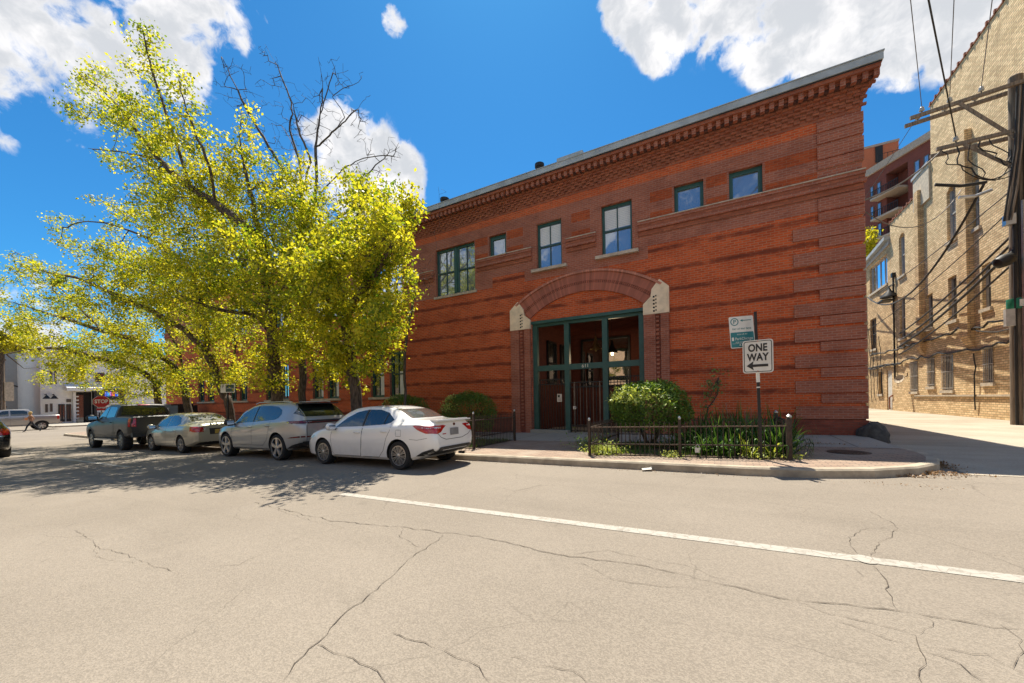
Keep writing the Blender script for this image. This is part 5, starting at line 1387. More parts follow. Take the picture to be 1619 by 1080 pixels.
mb = MB(); mb.box(-2.31, -2.19, -.60, .60, 1.065, 1.10, P_WHITE); mb.box(-2.25, -2.05, -.56, .56, 1.08, 1.11, P_WHITE); mb.build('spoiler', c.root)
c.seam([(.95, .94), (1.0, .70), (.96, .35), (.88, .27), (-.10, .27), (-.18, .94)]); c.seam([(-.165, .985), (-.155, .60), (-.09, .27)])
c.seam([(-.18, .27), (-.72, .27), (-.88, .42), (-.99, .70), (-1.10, .88), (-1.12, 1.05)]); c.seam([(.86, .56), (-1.0, .585)], w=.02, mat=P_WHITE)
c.seam([(-1.45, .76), (-1.45, .90), (-1.30, .90), (-1.30, .76), (-1.45, .76)], sides=(1,), w=.007)
c.seam([(-1.70, .70), (-1.9, .68), (-2.15, .72)], w=.007)
c.handle(.0, .84, P_WHITE); c.handle(-.92, .865, P_WHITE); c.mirror(.84, .93, P_WHITE)
c.wheels(5*2, .225); c.box('exhaust_pipe', -2.2, -2.0, -.55, -.48, .23, .29, M_CHROME)
c.frontp('grille', [(-.5, .32), (.5, .32), (.55, .5), (-.55, .5)], M_TRIM, off=.006)
for sd in (1, -1): c.side('headlight', [(2.12, .62), (1.75, .76), (1.70, .74), (1.95, .62)], M_CLEAR, sides=(sd,), off=.006)
XW = (wx(631, 6.2)+wx(511, 6.2))/2
c.place(XW, 6.2+.83, math.pi, gz(XW))
c.root.rotation_euler[1] = math.atan(.0185)
CARS = [c]
# --- silver SUV
P_SILV = paint('silver_paint', (.40, .405, .39), .35, .3)
S = dict(top=[(-2.46, 1.10), (-2.40, 1.2), (-2.25, 1.34), (-1.95, 1.54), (-1.80, 1.615), (-1.2, 1.665), (-.4, 1.675), (.2, 1.63), (.62, 1.50), (1.18, 1.13), (1.35, 1.08), (1.9, 1.0), (2.3, .86), (2.46, .66)],
         belt=[(-2.46, 1.02), (-2.0, 1.14), (-1.2, 1.125), (0, 1.055), (1., 1.0), (1.5, .98), (2.1, .86), (2.46, .6)],
         low=[(-2.46, .45), (-2.2, .36), (-1.8, .27), (-1., .25), (1.2, .25), (2.1, .26), (2.46, .34)],
         wid=[(-2.46, .70), (-2.38, .82), (-2.2, .90), (-1.6, .98), (-.9, .965), (.4, .96), (1.4, .975), (1.95, .92), (2.3, .78), (2.46, .55)],
         wtop=[(-2.46, .66), (-2.2, .66), (-1.7, .63), (-.4, .66), (.2, .665), (1.15, .80), (1.6, .78), (2.2, .66), (2.46, .44)],
         rear=[(.2, .2), (.5, .06), (.75, 0.), (1.0, .01), (1.2, .05), (1.5, .0), (1.7, 0)], front=[(.2, .05), (.5, 0), (.8, .05), (1., .12), (1.6, 0)],
         axles=(-1.45, 1.45), arch=.43, wr=.375, wmax=.985)
c = Car('suv', 'silver SUV with five-spoke wheels parked behind the white sedan', 'car', S, P_SILV)
c.side('side_window', [(1.02, 1.075), (.66, 1.35), (.28, 1.53), (-.08, 1.585), (-.08, 1.115)], M_CGLASS)
c.side('side_window', [(-.14, 1.118), (-.14, 1.588), (-.75, 1.585), (-1.15, 1.54), (-1.42, 1.44), (-1.50, 1.32), (-1.44, 1.22), (-1.25, 1.165)], M_CGLASS)
c.side('window_pillar', [(-.08, 1.115), (-.08, 1.585), (-.14, 1.588), (-.14, 1.118)], M_TRIM, off=.006)
c.patch('rear_window', [(-.52, 1.60), (.52, 1.60), (.70, 1.40), (.76, 1.33), (.64, 1.235), (-.64, 1.235), (-.76, 1.33), (-.70, 1.40)], (1, 0), M_CGLASS, off=.006, step=.06)
mb = MB(); mb.box(-2.14, -1.80, -.58, .58, 1.60, 1.635, M_TRIM); mb.build('spoiler', c.root)
c.frontp('windscreen', [(-.62, 1.57), (.62, 1.57), (.76, 1.16), (-.76, 1.16)], M_CGLASS, off=.005)
c.back('light_bar', [(-.90, 1.04), (.90, 1.04), (.90, 1.10), (.7, 1.13), (-.7, 1.13), (-.90, 1.10)], M_TRIM, off=.008)
c.side('light_bar_end', [(-2.40, 1.04), (-2.02, 1.06), (-1.90, 1.10), (-2.02, 1.125), (-2.40, 1.12)], M_REDD, off=.008)
c.back('tail_light', [(-.86, 1.065), (.86, 1.065), (.86, 1.085), (-.86, 1.085)], M_REDD, off=.012)
c.side('chrome_tip', [(-1.93, 1.085), (-1.99, 1.07), (-2.05, 1.085), (-1.99, 1.105)], M_CHROME, off=.014, step=.03)
c.back('rear_bumper_trim', [(-.84, .37), (.84, .37), (.74, .55), (-.74, .55)], M_TRIM, off=.016, step=.04)
c.side('rear_bumper_side_trim', [(-2.42, .37), (-2.42, .54), (-2.1, .45), (-1.92, .36)], M_TRIM, off=.014, step=.04)
c.side('rear_reflector', [(-2.36, .66), (-2.10, .645), (-1.95, .645), (-2.10, .675), (-2.36, .70)], M_REDD, off=.008)
c.back('rear_reflector', [(.50, .66), (.80, .66), (.80, .70), (.50, .69)], M_REDD, off=.008); c.back('rear_reflector', [(-.80, .66), (-.50, .66), (-.50, .69), (-.80, .70)], M_REDD, off=.008)
c.back('number_plate', [(-.16, .78), (.16, .78), (.16, .93), (-.16, .93)], M_PLATEG, off=.01)
for sd in (1, -1): c.box('exhaust_pipe', -2.46, -2.3, sd*.55-.10, sd*.55+.10, .40, .48, M_CHROME)
c.seam([(1.05, 1.02), (1.06, .7), (1.0, .42), (-.10, .42), (-.13, 1.09)]); c.seam([(-.14, .42), (-.72, .42), (-.95, .60), (-1.06, .90), (-1.10, 1.13)]); c.seam([(.66, 1.0), (.66, .42), (-.66, .42), (-.66, 1.0)], view='back', w=.012)
c.seam([(1.0, .90), (-.8, .94)], w=.02, mat=P_SILV); c.side('sill_trim', [(1.0, .26), (-1.0, .26), (-1.0, .33), (1.0, .33)], M_TRIM, off=.006)
c.handle(.02, .96, P_SILV, .22); c.handle(-.98, .99, P_SILV, .22); c.mirror(.98, 1.05, M_TRIM, 1.15)
c.wheels(5, .285, 'five', .26)
for sd in (1, -1): c.side('headlight', [(2.28, .74), (1.95, .90), (1.88, .84), (2.1, .72)], M_CLEAR, sides=(sd,), off=.006)
mb = MB()
for sd in (1, -1): mb.tube([(-1.7, sd*.60, 1.665), (-1.5, sd*.61, 1.69), (.0, sd*.63, 1.70), (.2, sd*.63, 1.655)], .014, M_ALLOY, 6)
mb.build('roof_rail', c.root, 50)
XS_ = (wx(436.5, 6.18)+wx(358.5, 6.18))/2
c.place(XS_, 6.18+.93, math.pi, gz(XS_)); c.root.rotation_euler[1] = math.atan(.0185); CARS.append(c)
# --- pale gold sedan
P_GOLD = paint('champagne_paint', (.40, .38, .30), .3, .32)
S = dict(top=[(-2.28, .98), (-2.2, 1.06), (-1.75, 1.09), (-1.62, 1.11), (-1.1, 1.36), (-.6, 1.45), (-.1, 1.47), (.25, 1.45), (.6, 1.35), (1.15, 1.05), (1.3, 1.0), (1.8, .92), (2.15, .80), (2.28, .6)],
         belt=[(-2.28, .90), (-1.9, .985), (-1.2, .98), (-.2, .95), (.8, .92), (1.3, .90), (1.9, .80), (2.28, .54)],
         low=[(-2.28, .40), (-2.05, .30), (-1.7, .22), (-1., .20), (1., .20), (1.9, .21), (2.28, .28)],
         wid=[(-2.28, .66), (-2.2, .76), (-2.0, .83), (-1.5, .868), (-.6, .87), (.6, .87), (1.4, .865), (1.85, .82), (2.1, .72), (2.28, .5)],
         wtop=[(-2.28, .58), (-1.75, .69), (-1.5, .60), (-.9, .56), (0, .58), (.4, .60), (1.15, .72), (1.5, .70), (2.0, .62), (2.28, .42)],
         rear=[(.2, .12), (.45, .02), (.65, 0), (.9, .03), (1.05, .05), (1.5, 0)], front=[(.2, .05), (.45, 0), (.7, .05), (.9, .12), (1.5, 0)],
         axles=(-1.32, 1.32), arch=.36, wr=.315, wmax=.87)
c = Car('sedan', 'pale champagne sedan with a yellow rear plate between the pickup and silver SUV', 'car', S, P_GOLD)
c.side('side_window', [(.85, .955), (.52, 1.2), (.2, 1.34), (-.1, 1.385), (-.1, .975)], M_CGLASS)
c.side('side_window', [(-.17, .98), (-.17, 1.39), (-.55, 1.375), (-.9, 1.27), (-1.13, 1.08), (-1.0, 1.0)], M_CGLASS)
c.patch('rear_window', [(-.50, 1.365), (.50, 1.365), (.55, 1.15), (-.55, 1.15)], (1, 0), M_CGLASS, off=.005, step=.06)
c.frontp('windscreen', [(-.55, 1.39), (.55, 1.39), (.68, 1.08), (-.68, 1.08)], M_CGLASS, off=.005)
tail_pair(c, [(.46, .93), (.745, .95), (.745, .76), (.50, .76)], [(-2.2, .95), (-1.98, .96), (-2.02, .80), (-2.2, .76)], M_RED)
tail_pair(c, [(.42, .90), (.50, .92), (.52, .80), (.46, .80)], [(-2.1, .80), (-2.05, .80), (-2.05, .78), (-2.1, .78)], M_CLEAR, 'reversing_light')
rearlow(c, .7, .30, .40); c.back('number_plate', [(-.15, .68), (.15, .68), (.15, .83), (-.15, .83)], M_PLATEY, off=.01)
c.back('plate_recess', [(-.3, .66), (.3, .66), (.32, .88), (-.32, .88)], M_SEAM, off=.005)
c.seam([(.95, .93), (1.0, .66), (.92, .30), (-.08, .30), (-.13, .96)]); c.seam([(-.12, .30), (-.70, .30), (-.9, .5), (-1.0, .75), (-1.06, .98)])
c.handle(.0, .80, P_GOLD); c.handle(-.92, .82, P_GOLD); c.mirror(.84, .92, P_GOLD); c.wheels(7, .215, 'multi')
XG = (wx(285.5, 6.12)+wx(239, 6.12))/2
c.place(XG, 6.12+.82, math.pi, gz(XG)); c.root.rotation_euler[1] = math.atan(.0185); CARS.append(c)
# --- pickups
def pickup(label, P, hd=True):
    S = dict(top=[(-2.95, 1.36), (-2.90, 1.40), (-1.30, 1.41), (-1.22, 1.415), (-1.16, 1.86), (-1.05, 1.925), (-.4, 1.96), (.2, 1.945), (.55, 1.87), (1.22, 1.36), (1.35, 1.30), (2.2, 1.24), (2.7, 1.17), (2.88, 1.02), (2.95, .9)],
             belt=[(-2.95, 1.33), (-1.3, 1.37), (-1.1, 1.345), (.2, 1.30), (1.2, 1.25), (1.6, 1.19), (2.4, 1.13), (2.95, .84)],
             low=[(-2.95, .60), (-2.6, .55), (-1., .45), (1., .42), (2.3, .40), (2.95, .46)],
             wid=[(-2.95, .93), (-2.85, .96), (-2.6, .985), (-1., .99), (1., .99), (2., .985), (2.5, .96), (2.8, .90), (2.95, .78)],
             wtop=[(-2.95, .86), (-1.3, .88), (-1.2, .80), (-1.1, .74), (-.3, .72), (.4, .73), (1.2, .84), (1.6, .85), (2.6, .78), (2.95, .66)],
             rear=[(.4, .06), (.6, 0), (1., .02), (1.4, .02), (2, 0)], front=[(.3, .04), (.7, 0), (1., .02), (1.2, .10), (2, 0)],
             axles=(-1.82, 1.86), arch=.47, wr=.41, wmax=.985, n=150)
    c = Car('pickup_truck', label, 'pickup truck', S, P)
    c.side('side_window', [(1.05, 1.345), (.62, 1.66), (.34, 1.81), (.06, 1.845), (.06, 1.36)], M_CGLASS)
    c.side('side_window', [(-.04, 1.365), (-.04, 1.85), (-.80, 1.82), (-.98, 1.74), (-1.0, 1.40)], M_CGLASS)
    c.patch('rear_window', [(-.66, 1.84), (.66, 1.84), (.76, 1.46), (-.76, 1.46)], (1, 0), M_CGLASS, off=.006, step=.06)
    c.frontp('windscreen', [(-.66, 1.84), (.66, 1.84), (.80, 1.42), (-.80, 1.42)], M_CGLASS, off=.005)
    mb = MB(); mb.box(-2.86, -1.28, -.84, .84, 1.405, 1.43, M_TRIM); mb.build('bed_cover', c.root)
    for sd in (1, -1):
        o = c.back('tail_light', [(.78*sd, .98), (.93*sd, .98), (.93*sd, 1.32), (.78*sd, 1.32)], M_RED, off=.008)
        c.side('side_lens', [(-2.88, .98), (-2.74, .98), (-2.74, 1.32), (-2.88, 1.32)], M_RED, sides=(sd,), off=.008, parent=o)
    mb = MB(); mb.box(-3.06, -2.86, -.93, .93, .56, .74, P if not hd else M_TRIM); mb.build('rear_bumper', c.root)
    c.back('tailgate', [(-.76, .82), (.76, .82), (.76, 1.35), (-.76, 1.35)], P, off=.012); c.seam([(.77, 1.35), (.77, .80), (-.77, .80), (-.77, 1.35)], view='back', w=.014)
    c.back('number_plate', [(-.15, .60), (.15, .60), (.15, .72), (-.15, .72)], M_PLATEG, off=.03)
    c.back('brake_light', [(-.2, 1.885), (.2, 1.885), (.2, 1.91), (-.2, 1.91)], M_RED, off=.01)
    c.seam([(1.12, 1.25), (1.12, .55), (.0, .52), (.0, 1.34)]); c.seam([(-.02, .52), (-.9, .52), (-1.04, .8), (-1.04, 1.34)]); c.seam([(-1.16, 1.36), (-1.16, .50)], w=.02)
    c.handle(.18, 1.16, M_TRIM, .2); c.handle(-.82, 1.17, M_TRIM, .2); c.mirror(1.02, 1.30, M_TRIM, 1.5)
    for sd in (1, -1):
        mb = MB(); mb.box(-.95, 1.2, min(sd*.93, sd*1.02), max(sd*.93, sd*1.02), .40, .47, M_ALLOY); mb.build('running_board', c.root)
    c.side('arch_trim', [(1.86-.56, .5), (1.86-.48, .82), (1.86, .98), (1.86+.48, .82), (1.86+.56, .5), (1.86+.5, .5), (1.86+.42, .78), (1.86, .91), (1.86-.42, .78), (1.86-.5, .5)], M_TRIM, off=.008)
    c.wheels(6, .245, 'five', .28, M_ALLOY if not hd else plain('grey_alloy', (.24, .23, .21), .4, .7)); c.frontp('grille', [(-.6, .7), (.6, .7), (.62, 1.08), (-.62, 1.08)], M_TRIM, off=.008)
    return c
P_GREY = paint('dark_grey_paint', (.022, .019, .017), 0., .5, .22)
c = pickup('dark grey pickup truck parked first in the row under the trees', P_GREY)
XP = (wx(188, 5.75)+wx(146, 5.75))/2
c.place(XP, 5.75+.95, math.pi, gz(XP)); c.root.rotation_euler[1] = math.atan(.0185); CARS.append(c)
# far silver pickup crossing the intersection, side on, nose to the left
P_SIL2 = paint('far_silver_paint', (.36, .34, .32), .5, .3)
c = pickup('silver pickup truck on the cross street in front of the white shop', P_SIL2, False)
xt = -57.; yt = onX(91, 660, xt)[1]
c.place(xt, yt-2.95, -math.pi/2 + .0, gz(xt)); CARS.append(c)
# black SUV cut by the left edge
P_BLK = paint('black_paint', (.012, .012, .013), .2, .25)
S = dict(CARS[1].S)
c = Car('suv', 'black SUV driving away, cut off by the left edge of the view', 'car', S, P_BLK)
c.side('side_window', [(1.02, 1.075), (.66, 1.35), (.28, 1.53), (-.08, 1.585), (-.08, 1.115)], M_CGLASS)
c.side('side_window', [(-.14, 1.118), (-.14, 1.588), (-.75, 1.585), (-1.75, 1.54), (-1.95, 1.36), (-1.9, 1.20)], M_CGLASS)
c.patch('rear_window', [(-.55, 1.60), (.55, 1.60), (.74, 1.36), (.74, 1.25), (-.74, 1.25), (-.74, 1.36)], (1, 0), M_CGLASS, off=.006, step=.06)
tail_pair(c, [(.5, 1.12), (.84, 1.15), (.84, .92), (.6, .90)], [(-2.36, 1.15), (-2.08, 1.14), (-2.14, .96), (-2.36, .92)], M_RED)
c.back('rear_bumper_trim', [(-.84, .40), (.84, .40), (.8, .62), (-.8, .62)], M_TRIM, off=.007); c.back('chrome_strip', [(-.8, .86), (.8, .86), (.8, .885), (-.8, .885)], M_CHROME, off=.01)
c.back('skid_plate', [(-.6, .42), (.6, .42), (.55, .52), (-.55, .52)], M_ALLOY, off=.01)
c.mirror(.98, 1.05, P_BLK, 1.1); c.wheels(5, .26, 'five', .26)
xb = -23.4-2.46; c.place(xb, onX(22, 690, -23.5)[1]-.95, math.pi, gz(xb)); CARS.append(c)
# ------------------------------------------------------------------ trees
DENS = 2.0
M_BARK = None
def bark(name, c):
    m, nt, b = new_mat(name)
    mp = nd(nt, 'ShaderNodeMapping'); nt.links.new(coords(nt), mp.inputs[0]); mp.inputs['Scale'].default_value = (9, 9, 2.)
    n = noi(nt, mp.outputs[0], 2.2, 6.)
    nt.links.new(mixc(nt, ramp(nt, n, .35, .65), [x*.5 for x in c], [x*1.5 for x in c]), b.inputs['Base Color']); b.inputs['Roughness'].default_value = .95
    bump(nt, b, n, .8, .02); return m
M_BARK = bark('tree_bark', (.085, .062, .045)); M_BARKG = bark('bare_bark', (.085, .068, .055))
M_LEAF = leafmat('spring_leaf', (.13, .235, .020), (.66, .62, .05), .62, (1.22, 1.10, .5))
M_LEAFY = leafmat('yellow_leaf', (.30, .30, .02), (.50, .46, .03), .55)
M_LEAFD = leafmat('yew_leaf', (.06, .13, .022), (.20, .31, .045), .3)
M_LEAFT = leafmat('sun_patch_weed_leaf', (.34, .42, .08), (.55, .60, .18), .35)  # pale leaf for weeds and for the sun patches painted onto the yews
def smooth_poly(P, n=6):
    out = []
    for i in range(len(P)-1):
        p0, p1, p2, p3 = P[max(i-1, 0)], P[i], P[i+1], P[min(i+2, len(P)-1)]
        for k in range(n):
            t = k/n
            out.append(.5*((2*p1)+(p2-p0)*t+(2*p0-5*p1+4*p2-p3)*t*t+(3*p1-p0-3*p2+p3)*t**3))
    out.append(P[-1]); return out
def grow_tree(name, label, limbs, blobs, seed, r0=.2, leaf=None, lsize=.085, ncl=9, group=None, bark_=None, parts=True, twig=.0055, spread=.155, bare=0., cat='tree', bend=.16):
    """limbs: polylines of points (first one is the trunk, starting on the ground; the others start on an earlier one).
    blobs: (centre, radius, count): the twigs reach for points scattered through these volumes."""
    rg = np.random.default_rng(seed)
    N = []; PAR = []
    def add(p, par): N.append(np.array(p, dtype=float)); PAR.append(par); return len(N)-1
    limb_nodes = []
    for li, L in enumerate(limbs):
        pts = smooth_poly([Vector(p) for p in L], 5)
        if li == 0: par = -1; start = 0
        else:
            A = np.array(N); par = int(np.argmin(((A-np.array(pts[0]))**2).sum(1))); start = 1
        for p in pts[start:]: par = add(np.array(p) + rg.normal(size=3)*.015, par); limb_nodes.append(par)
    ntrunk = len(N)
    A = []
    for c, r, n in blobs:
        rx = r if hasattr(r, '__len__') else (r, r, r*.85)
        d = rg.normal(size=(n, 3)); d /= np.linalg.norm(d, axis=1)[:, None]
        # sprays: groups of twigs with air between them, some shooting out past the outline
        ns = max(1, n//7); d = rg.normal(size=(ns, 3)); d /= np.linalg.norm(d, axis=1)[:, None]
        rad = rg.random(ns)**(1/2.2)*np.where(rg.random(ns) < .22, rg.uniform(1.0, 1.32, ns), 1.)
        cs = np.array(c) + d*rad[:, None]*np.array(rx); cs = np.repeat(cs, 7, axis=0)
        dd = np.repeat(d, 7, axis=0)*.5 + np.array((0, 0, .35)) + rg.normal(size=(ns*7, 3))*.55
        A.append(cs + dd*(np.mean(rx)*.13 + .14)*rg.random(ns*7)[:, None]*1.6)
    A = np.concatenate(A)
    base = np.array(N)
    d0 = np.array([((base - a)**2).sum(1).min() for a in A]); A = A[np.argsort(d0)]
    ends = []
    arr = np.zeros((len(N) + len(A)*7 + 10, 3)); arr[:len(N)] = base; cnt = len(N)
    skip = int(ntrunk*.0)
    zlow = limbs[0][0][2] + 1.7
    for a in A:
        D = arr[:cnt] - a; dd = np.sqrt((D**2).sum(1)) + np.where(arr[:cnt, 2] > a[2]+.3, .5, 0.) + np.where(arr[:cnt, 2] < zlow, 2., 0.)
        k = int(np.argmin(dd)); p = arr[k]; v = a-p; L = np.linalg.norm(v)
        if L < .10: continue
        n = max(1, min(6, int(L/.35)+1)); par = k
        # leave the parent bough obliquely, then straighten
        pp = PAR[k]; tdir = (p - arr[pp])/(np.linalg.norm(p-arr[pp])+1e-6) if pp >= 0 else np.array((0, 0, 1.))
        off = (tdir - v/L*np.dot(tdir, v/L))*L*bend
        for i in range(1, n+1):
            t = i/n; q = p + v*t + off*math.sin(math.pi*t) + rg.normal(size=3)*.03*L*(i < n)
            arr[cnt] = q; N.append(q); PAR.append(par); par = cnt; cnt += 1
        ends.append((par, k))
    n = len(N); kids = [[] for _ in range(n)]
    for i, p in enumerate(PAR):
        if p >= 0: kids[p].append(i)
    w = np.zeros(n)
    for i in range(n-1, -1, -1):
        w[i] = max(w[i], 1.) if not kids[i] else w[i]
        if PAR[i] >= 0: w[PAR[i]] += w[i]
    R_ = twig*np.power(w, .46); R_ = R_*(r0/max(R_[0], 1e-6)) if R_[0] > r0 else R_
    scale_trunk = r0/R_[0]
    for i in range(ntrunk): R_[i] = max(R_[i], r0*(w[i]/w[0])**(.5 if leaf is not None else .62))
    for i in range(1, ntrunk):
        if PAR[i] >= 0: R_[i] = min(R_[i], R_[PAR[i]])
    e = empty(name, limbs[0][0], 0, label, cat, group); inv = Matrix.Translation(-Vector(limbs[0][0]))
    trunk, boughs = MB(), MB()
    # chains
    done = set()
    for s_ in range(n):
        for c in kids[s_] if s_ == 0 or len(kids[s_]) > 1 else []:
            ch = [s_, c]
            while len(kids[ch[-1]]) >= 1:
                nx = max(kids[ch[-1]], key=lambda k: w[k]); 
                if len(kids[ch[-1]]) > 1: break
                ch.append(nx)
            rad = [R_[k] for k in ch]; rad[0] = min(R_[s_], rad[1]*1.25)
            mb = trunk if ch[1] < ntrunk and w[ch[1]] > w[0]*.30 else boughs
            big = max(rad)
            mb.tube([arr[k] for k in ch], rad, bark_ or M_BARK, 10 if big > .08 else (6 if big > .02 else 3), caps=False)
    # root flare
    b0 = Vector(limbs[0][0]); trunk.tube([b0-UZ*.25, b0+UZ*.05, b0+UZ*.45], [r0*1.45, r0*1.25, r0*1.02], bark_ or M_BARK, 12, caps=False)
    for mb, nm in ((trunk, 'trunk'), (boughs, 'branches')):
        if not mb.f: continue
        o = mb.build(nm, None, 60, fix=False); o.parent = e; o.matrix_parent_inverse = inv
    if leaf is None: return e
    # leaves clustered round the twig ends and strung along the last twig
    P = []; T = []
    for (en, k) in ends:
        if rg.random() < bare: continue
        a = arr[en]; pr = PAR[en]; chain = [en]
        while pr != k and pr >= 0 and len(chain) < 3: chain.append(pr); pr = PAR[pr]
        tone = rg.normal()*.26 + .55
        for ci, c in enumerate(chain):
            m = int(ncl*DENS*(1. if ci == 0 else .5)*rg.uniform(.5, 1.5))
            q = arr[c] + rg.normal(size=(m, 3))*np.array((spread, spread, spread*.75)); P.append(q); T.append(np.full(m, tone))
    P = np.concatenate(P); T = np.concatenate(T)
    o = leaf_mesh('crown', P, lsize, leaf, rg, up=.35, aspect=.62, tone=T); o.parent = e; o.matrix_parent_inverse = inv
    return e
def PT(px, py, Y): return onY(px, py, Y)
def BL(px, py, Y, rpx, n, flat=.9):
    p = onY(px, py, Y); d = p.x*FW[0]+p.y*FW[1]; r = rpx*d/FPX
    return (tuple(p), (r, r*.85, r*flat), n)
def ground_pt(px, Y):
    x = wx(px, Y); return (x, Y, gz(x)+CT-.03)
GT = 'street trees along the kerb'
# tree by the white sedan
grow_tree('street_tree', 'leafy yellow-green street tree rising behind the white sedan, nearest the gate',
  [[ground_pt(566, 8.9), PT(562, 620, 8.9), PT(556, 575, 8.9), PT(548, 520, 8.9), PT(545, 500, 8.9)],
   [PT(546, 505, 8.9), PT(565, 470, 8.6), PT(590, 440, 8.2), PT(620, 385, 8.0)],
   [PT(545, 500, 8.9), PT(540, 450, 9.0), PT(533, 425, 9.0), PT(556, 370, 8.8), PT(575, 300, 8.8)],
   [PT(546, 515, 8.9), PT(520, 475, 8.5), PT(490, 445, 8.0), PT(462, 400, 7.6)]],
  [BL(550, 410, 8.6, 96, 330), BL(622, 390, 8.5, 42, 90), BL(592, 335, 8.6, 48, 100), BL(612, 480, 8.8, 44, 90), BL(500, 470, 8.3, 75, 200), BL(555, 540, 8.6, 55, 130),
   BL(645, 335, 8.5, 20, 36), BL(622, 525, 9.6, 34, 44), BL(500, 380, 8.2, 55, 150), BL(560, 300, 8.8, 30, 55), BL(500, 560, 8.8, 40, 70), BL(655, 460, 9.4, 20, 20), BL(540, 590, 8.7, 34, 63), BL(600, 560, 8.7, 34, 50), BL(580, 400, 7.9, 60, 90), BL(520, 420, 6.7, 60, 112), BL(580, 370, 7.0, 46, 70), BL(600, 500, 7.4, 36, 56)],
  11, .19, M_LEAF, .112, 13, GT)
# the big leaning tree whose boughs hang over the street
grow_tree('street_tree', 'tall street tree behind the silver SUV, its bright boughs leaning left over the street',
  [[ground_pt(441, 8.9), PT(438, 620, 8.9), PT(434, 575, 8.8), PT(430, 520, 8.5), PT(424, 450, 8.0)],
   [PT(424, 455, 8.0), PT(411, 385, 7.3), PT(385, 355, 6.9), PT(340, 322, 6.5), PT(300, 295, 6.1), PT(250, 250, 5.7), PT(205, 190, 5.4), PT(170, 150, 5.3), PT(130, 120, 5.2)],
   [PT(300, 295, 6.1), PT(270, 200, 5.6), PT(240, 110, 5.3), PT(225, 45, 5.1)],
   [PT(340, 322, 6.5), PT(330, 260, 6.2), PT(300, 190, 5.8), PT(280, 120, 5.6)],
   [PT(434, 560, 8.8), PT(447, 525, 9.0), PT(453, 500, 9.1), PT(470, 430, 9.0), PT(480, 340, 8.8)],
   [PT(432, 530, 8.6), PT(405, 500, 8.0), PT(380, 495, 7.4), PT(340, 488, 6.8), PT(290, 470, 6.2)],
   [PT(411, 385, 7.3), PT(395, 300, 7.0), PT(380, 230, 6.9), PT(382, 170, 6.9)],
   [PT(250, 250, 5.7), PT(190, 240, 5.4), PT(140, 235, 5.3)]],
  [BL(410, 430, 8., 75, 300), BL(330, 340, 6.7, 62, 230), BL(255, 270, 6., 50, 150), BL(195, 180, 5.5, 38, 85), BL(145, 130, 5.3, 26, 44), BL(112, 128, 5.2, 14, 12), BL(225, 100, 5.3, 24, 40), BL(226, 50, 5.1, 12, 16),
   BL(280, 155, 5.7, 26, 40), BL(255, 110, 5.5, 16, 16), BL(300, 220, 5.9, 38, 75), BL(383, 190, 6.9, 13, 18), BL(392, 250, 7., 24, 50), BL(440, 300, 8., 42, 90), BL(480, 330, 8.7, 55, 150), BL(450, 540, 8.6, 42, 90), BL(395, 560, 8.4, 36, 70),
   BL(370, 480, 7.3, 60, 170), BL(310, 450, 6.5, 55, 130), BL(150, 235, 5.4, 20, 18), BL(340, 270, 6.5, 40, 90), BL(235, 200, 5.6, 40, 70), BL(380, 310, 7.2, 38, 80), BL(160, 190, 5.4, 28, 30), BL(430, 590, 8.5, 40, 80), BL(470, 500, 8.4, 50, 120), BL(380, 420, 7.3, 70, 190), BL(420, 360, 7.4, 50, 110), BL(280, 330, 6.2, 48, 100), BL(440, 430, 6.5, 60, 126), BL(360, 400, 5.8, 56, 98)],
  12, .24, M_LEAF, .100, 11, GT)
grow_tree('street_tree', 'leaning dark-trunked street tree beside the small parking sign',
  [[ground_pt(367, 8.9), PT(362, 640, 8.8), PT(353, 622, 8.7), PT(340, 585, 8.3), PT(318, 548, 7.8), PT(290, 520, 7.3)],
   [PT(290, 520, 7.3), PT(240, 492, 6.5), PT(190, 470, 5.8), PT(120, 440, 5.2), PT(40, 425, 4.8)],
   [PT(330, 565, 8.1), PT(322, 500, 7.8), PT(300, 430, 7.2), PT(240, 380, 6.3), PT(150, 350, 5.6), PT(100, 360, 5.2)],
   [PT(350, 610, 8.6), PT(372, 560, 8.9), PT(365, 500, 8.9)]],
  [BL(300, 430, 7.2, 62, 200), BL(225, 420, 6.4, 60, 150), BL(320, 520, 7.8, 50, 150), BL(250, 500, 6.8, 52, 140), BL(165, 410, 5.9, 42, 60), BL(110, 365, 5.4, 30, 30), BL(90, 340, 5.2, 16, 10), BL(240, 350, 6.3, 45, 90), BL(170, 470, 5.8, 48, 80), BL(90, 455, 5.1, 40, 44), BL(30, 450, 4.8, 26, 22), BL(360, 540, 8.7, 36, 80), BL(180, 340, 6., 34, 40), BL(10, 440, 4.7, 14, 9), BL(340, 590, 8.3, 34, 70), BL(300, 480, 7.2, 55, 130), BL(270, 440, 6.6, 50, 110), BL(380, 590, 8.7, 26, 50), BL(140, 460, 5.6, 46, 91), BL(190, 420, 6., 50, 98), BL(70, 430, 5., 34, 42), BL(230, 460, 6.5, 50, 98)],
  13, .17, M_LEAF, .100, 10, GT)
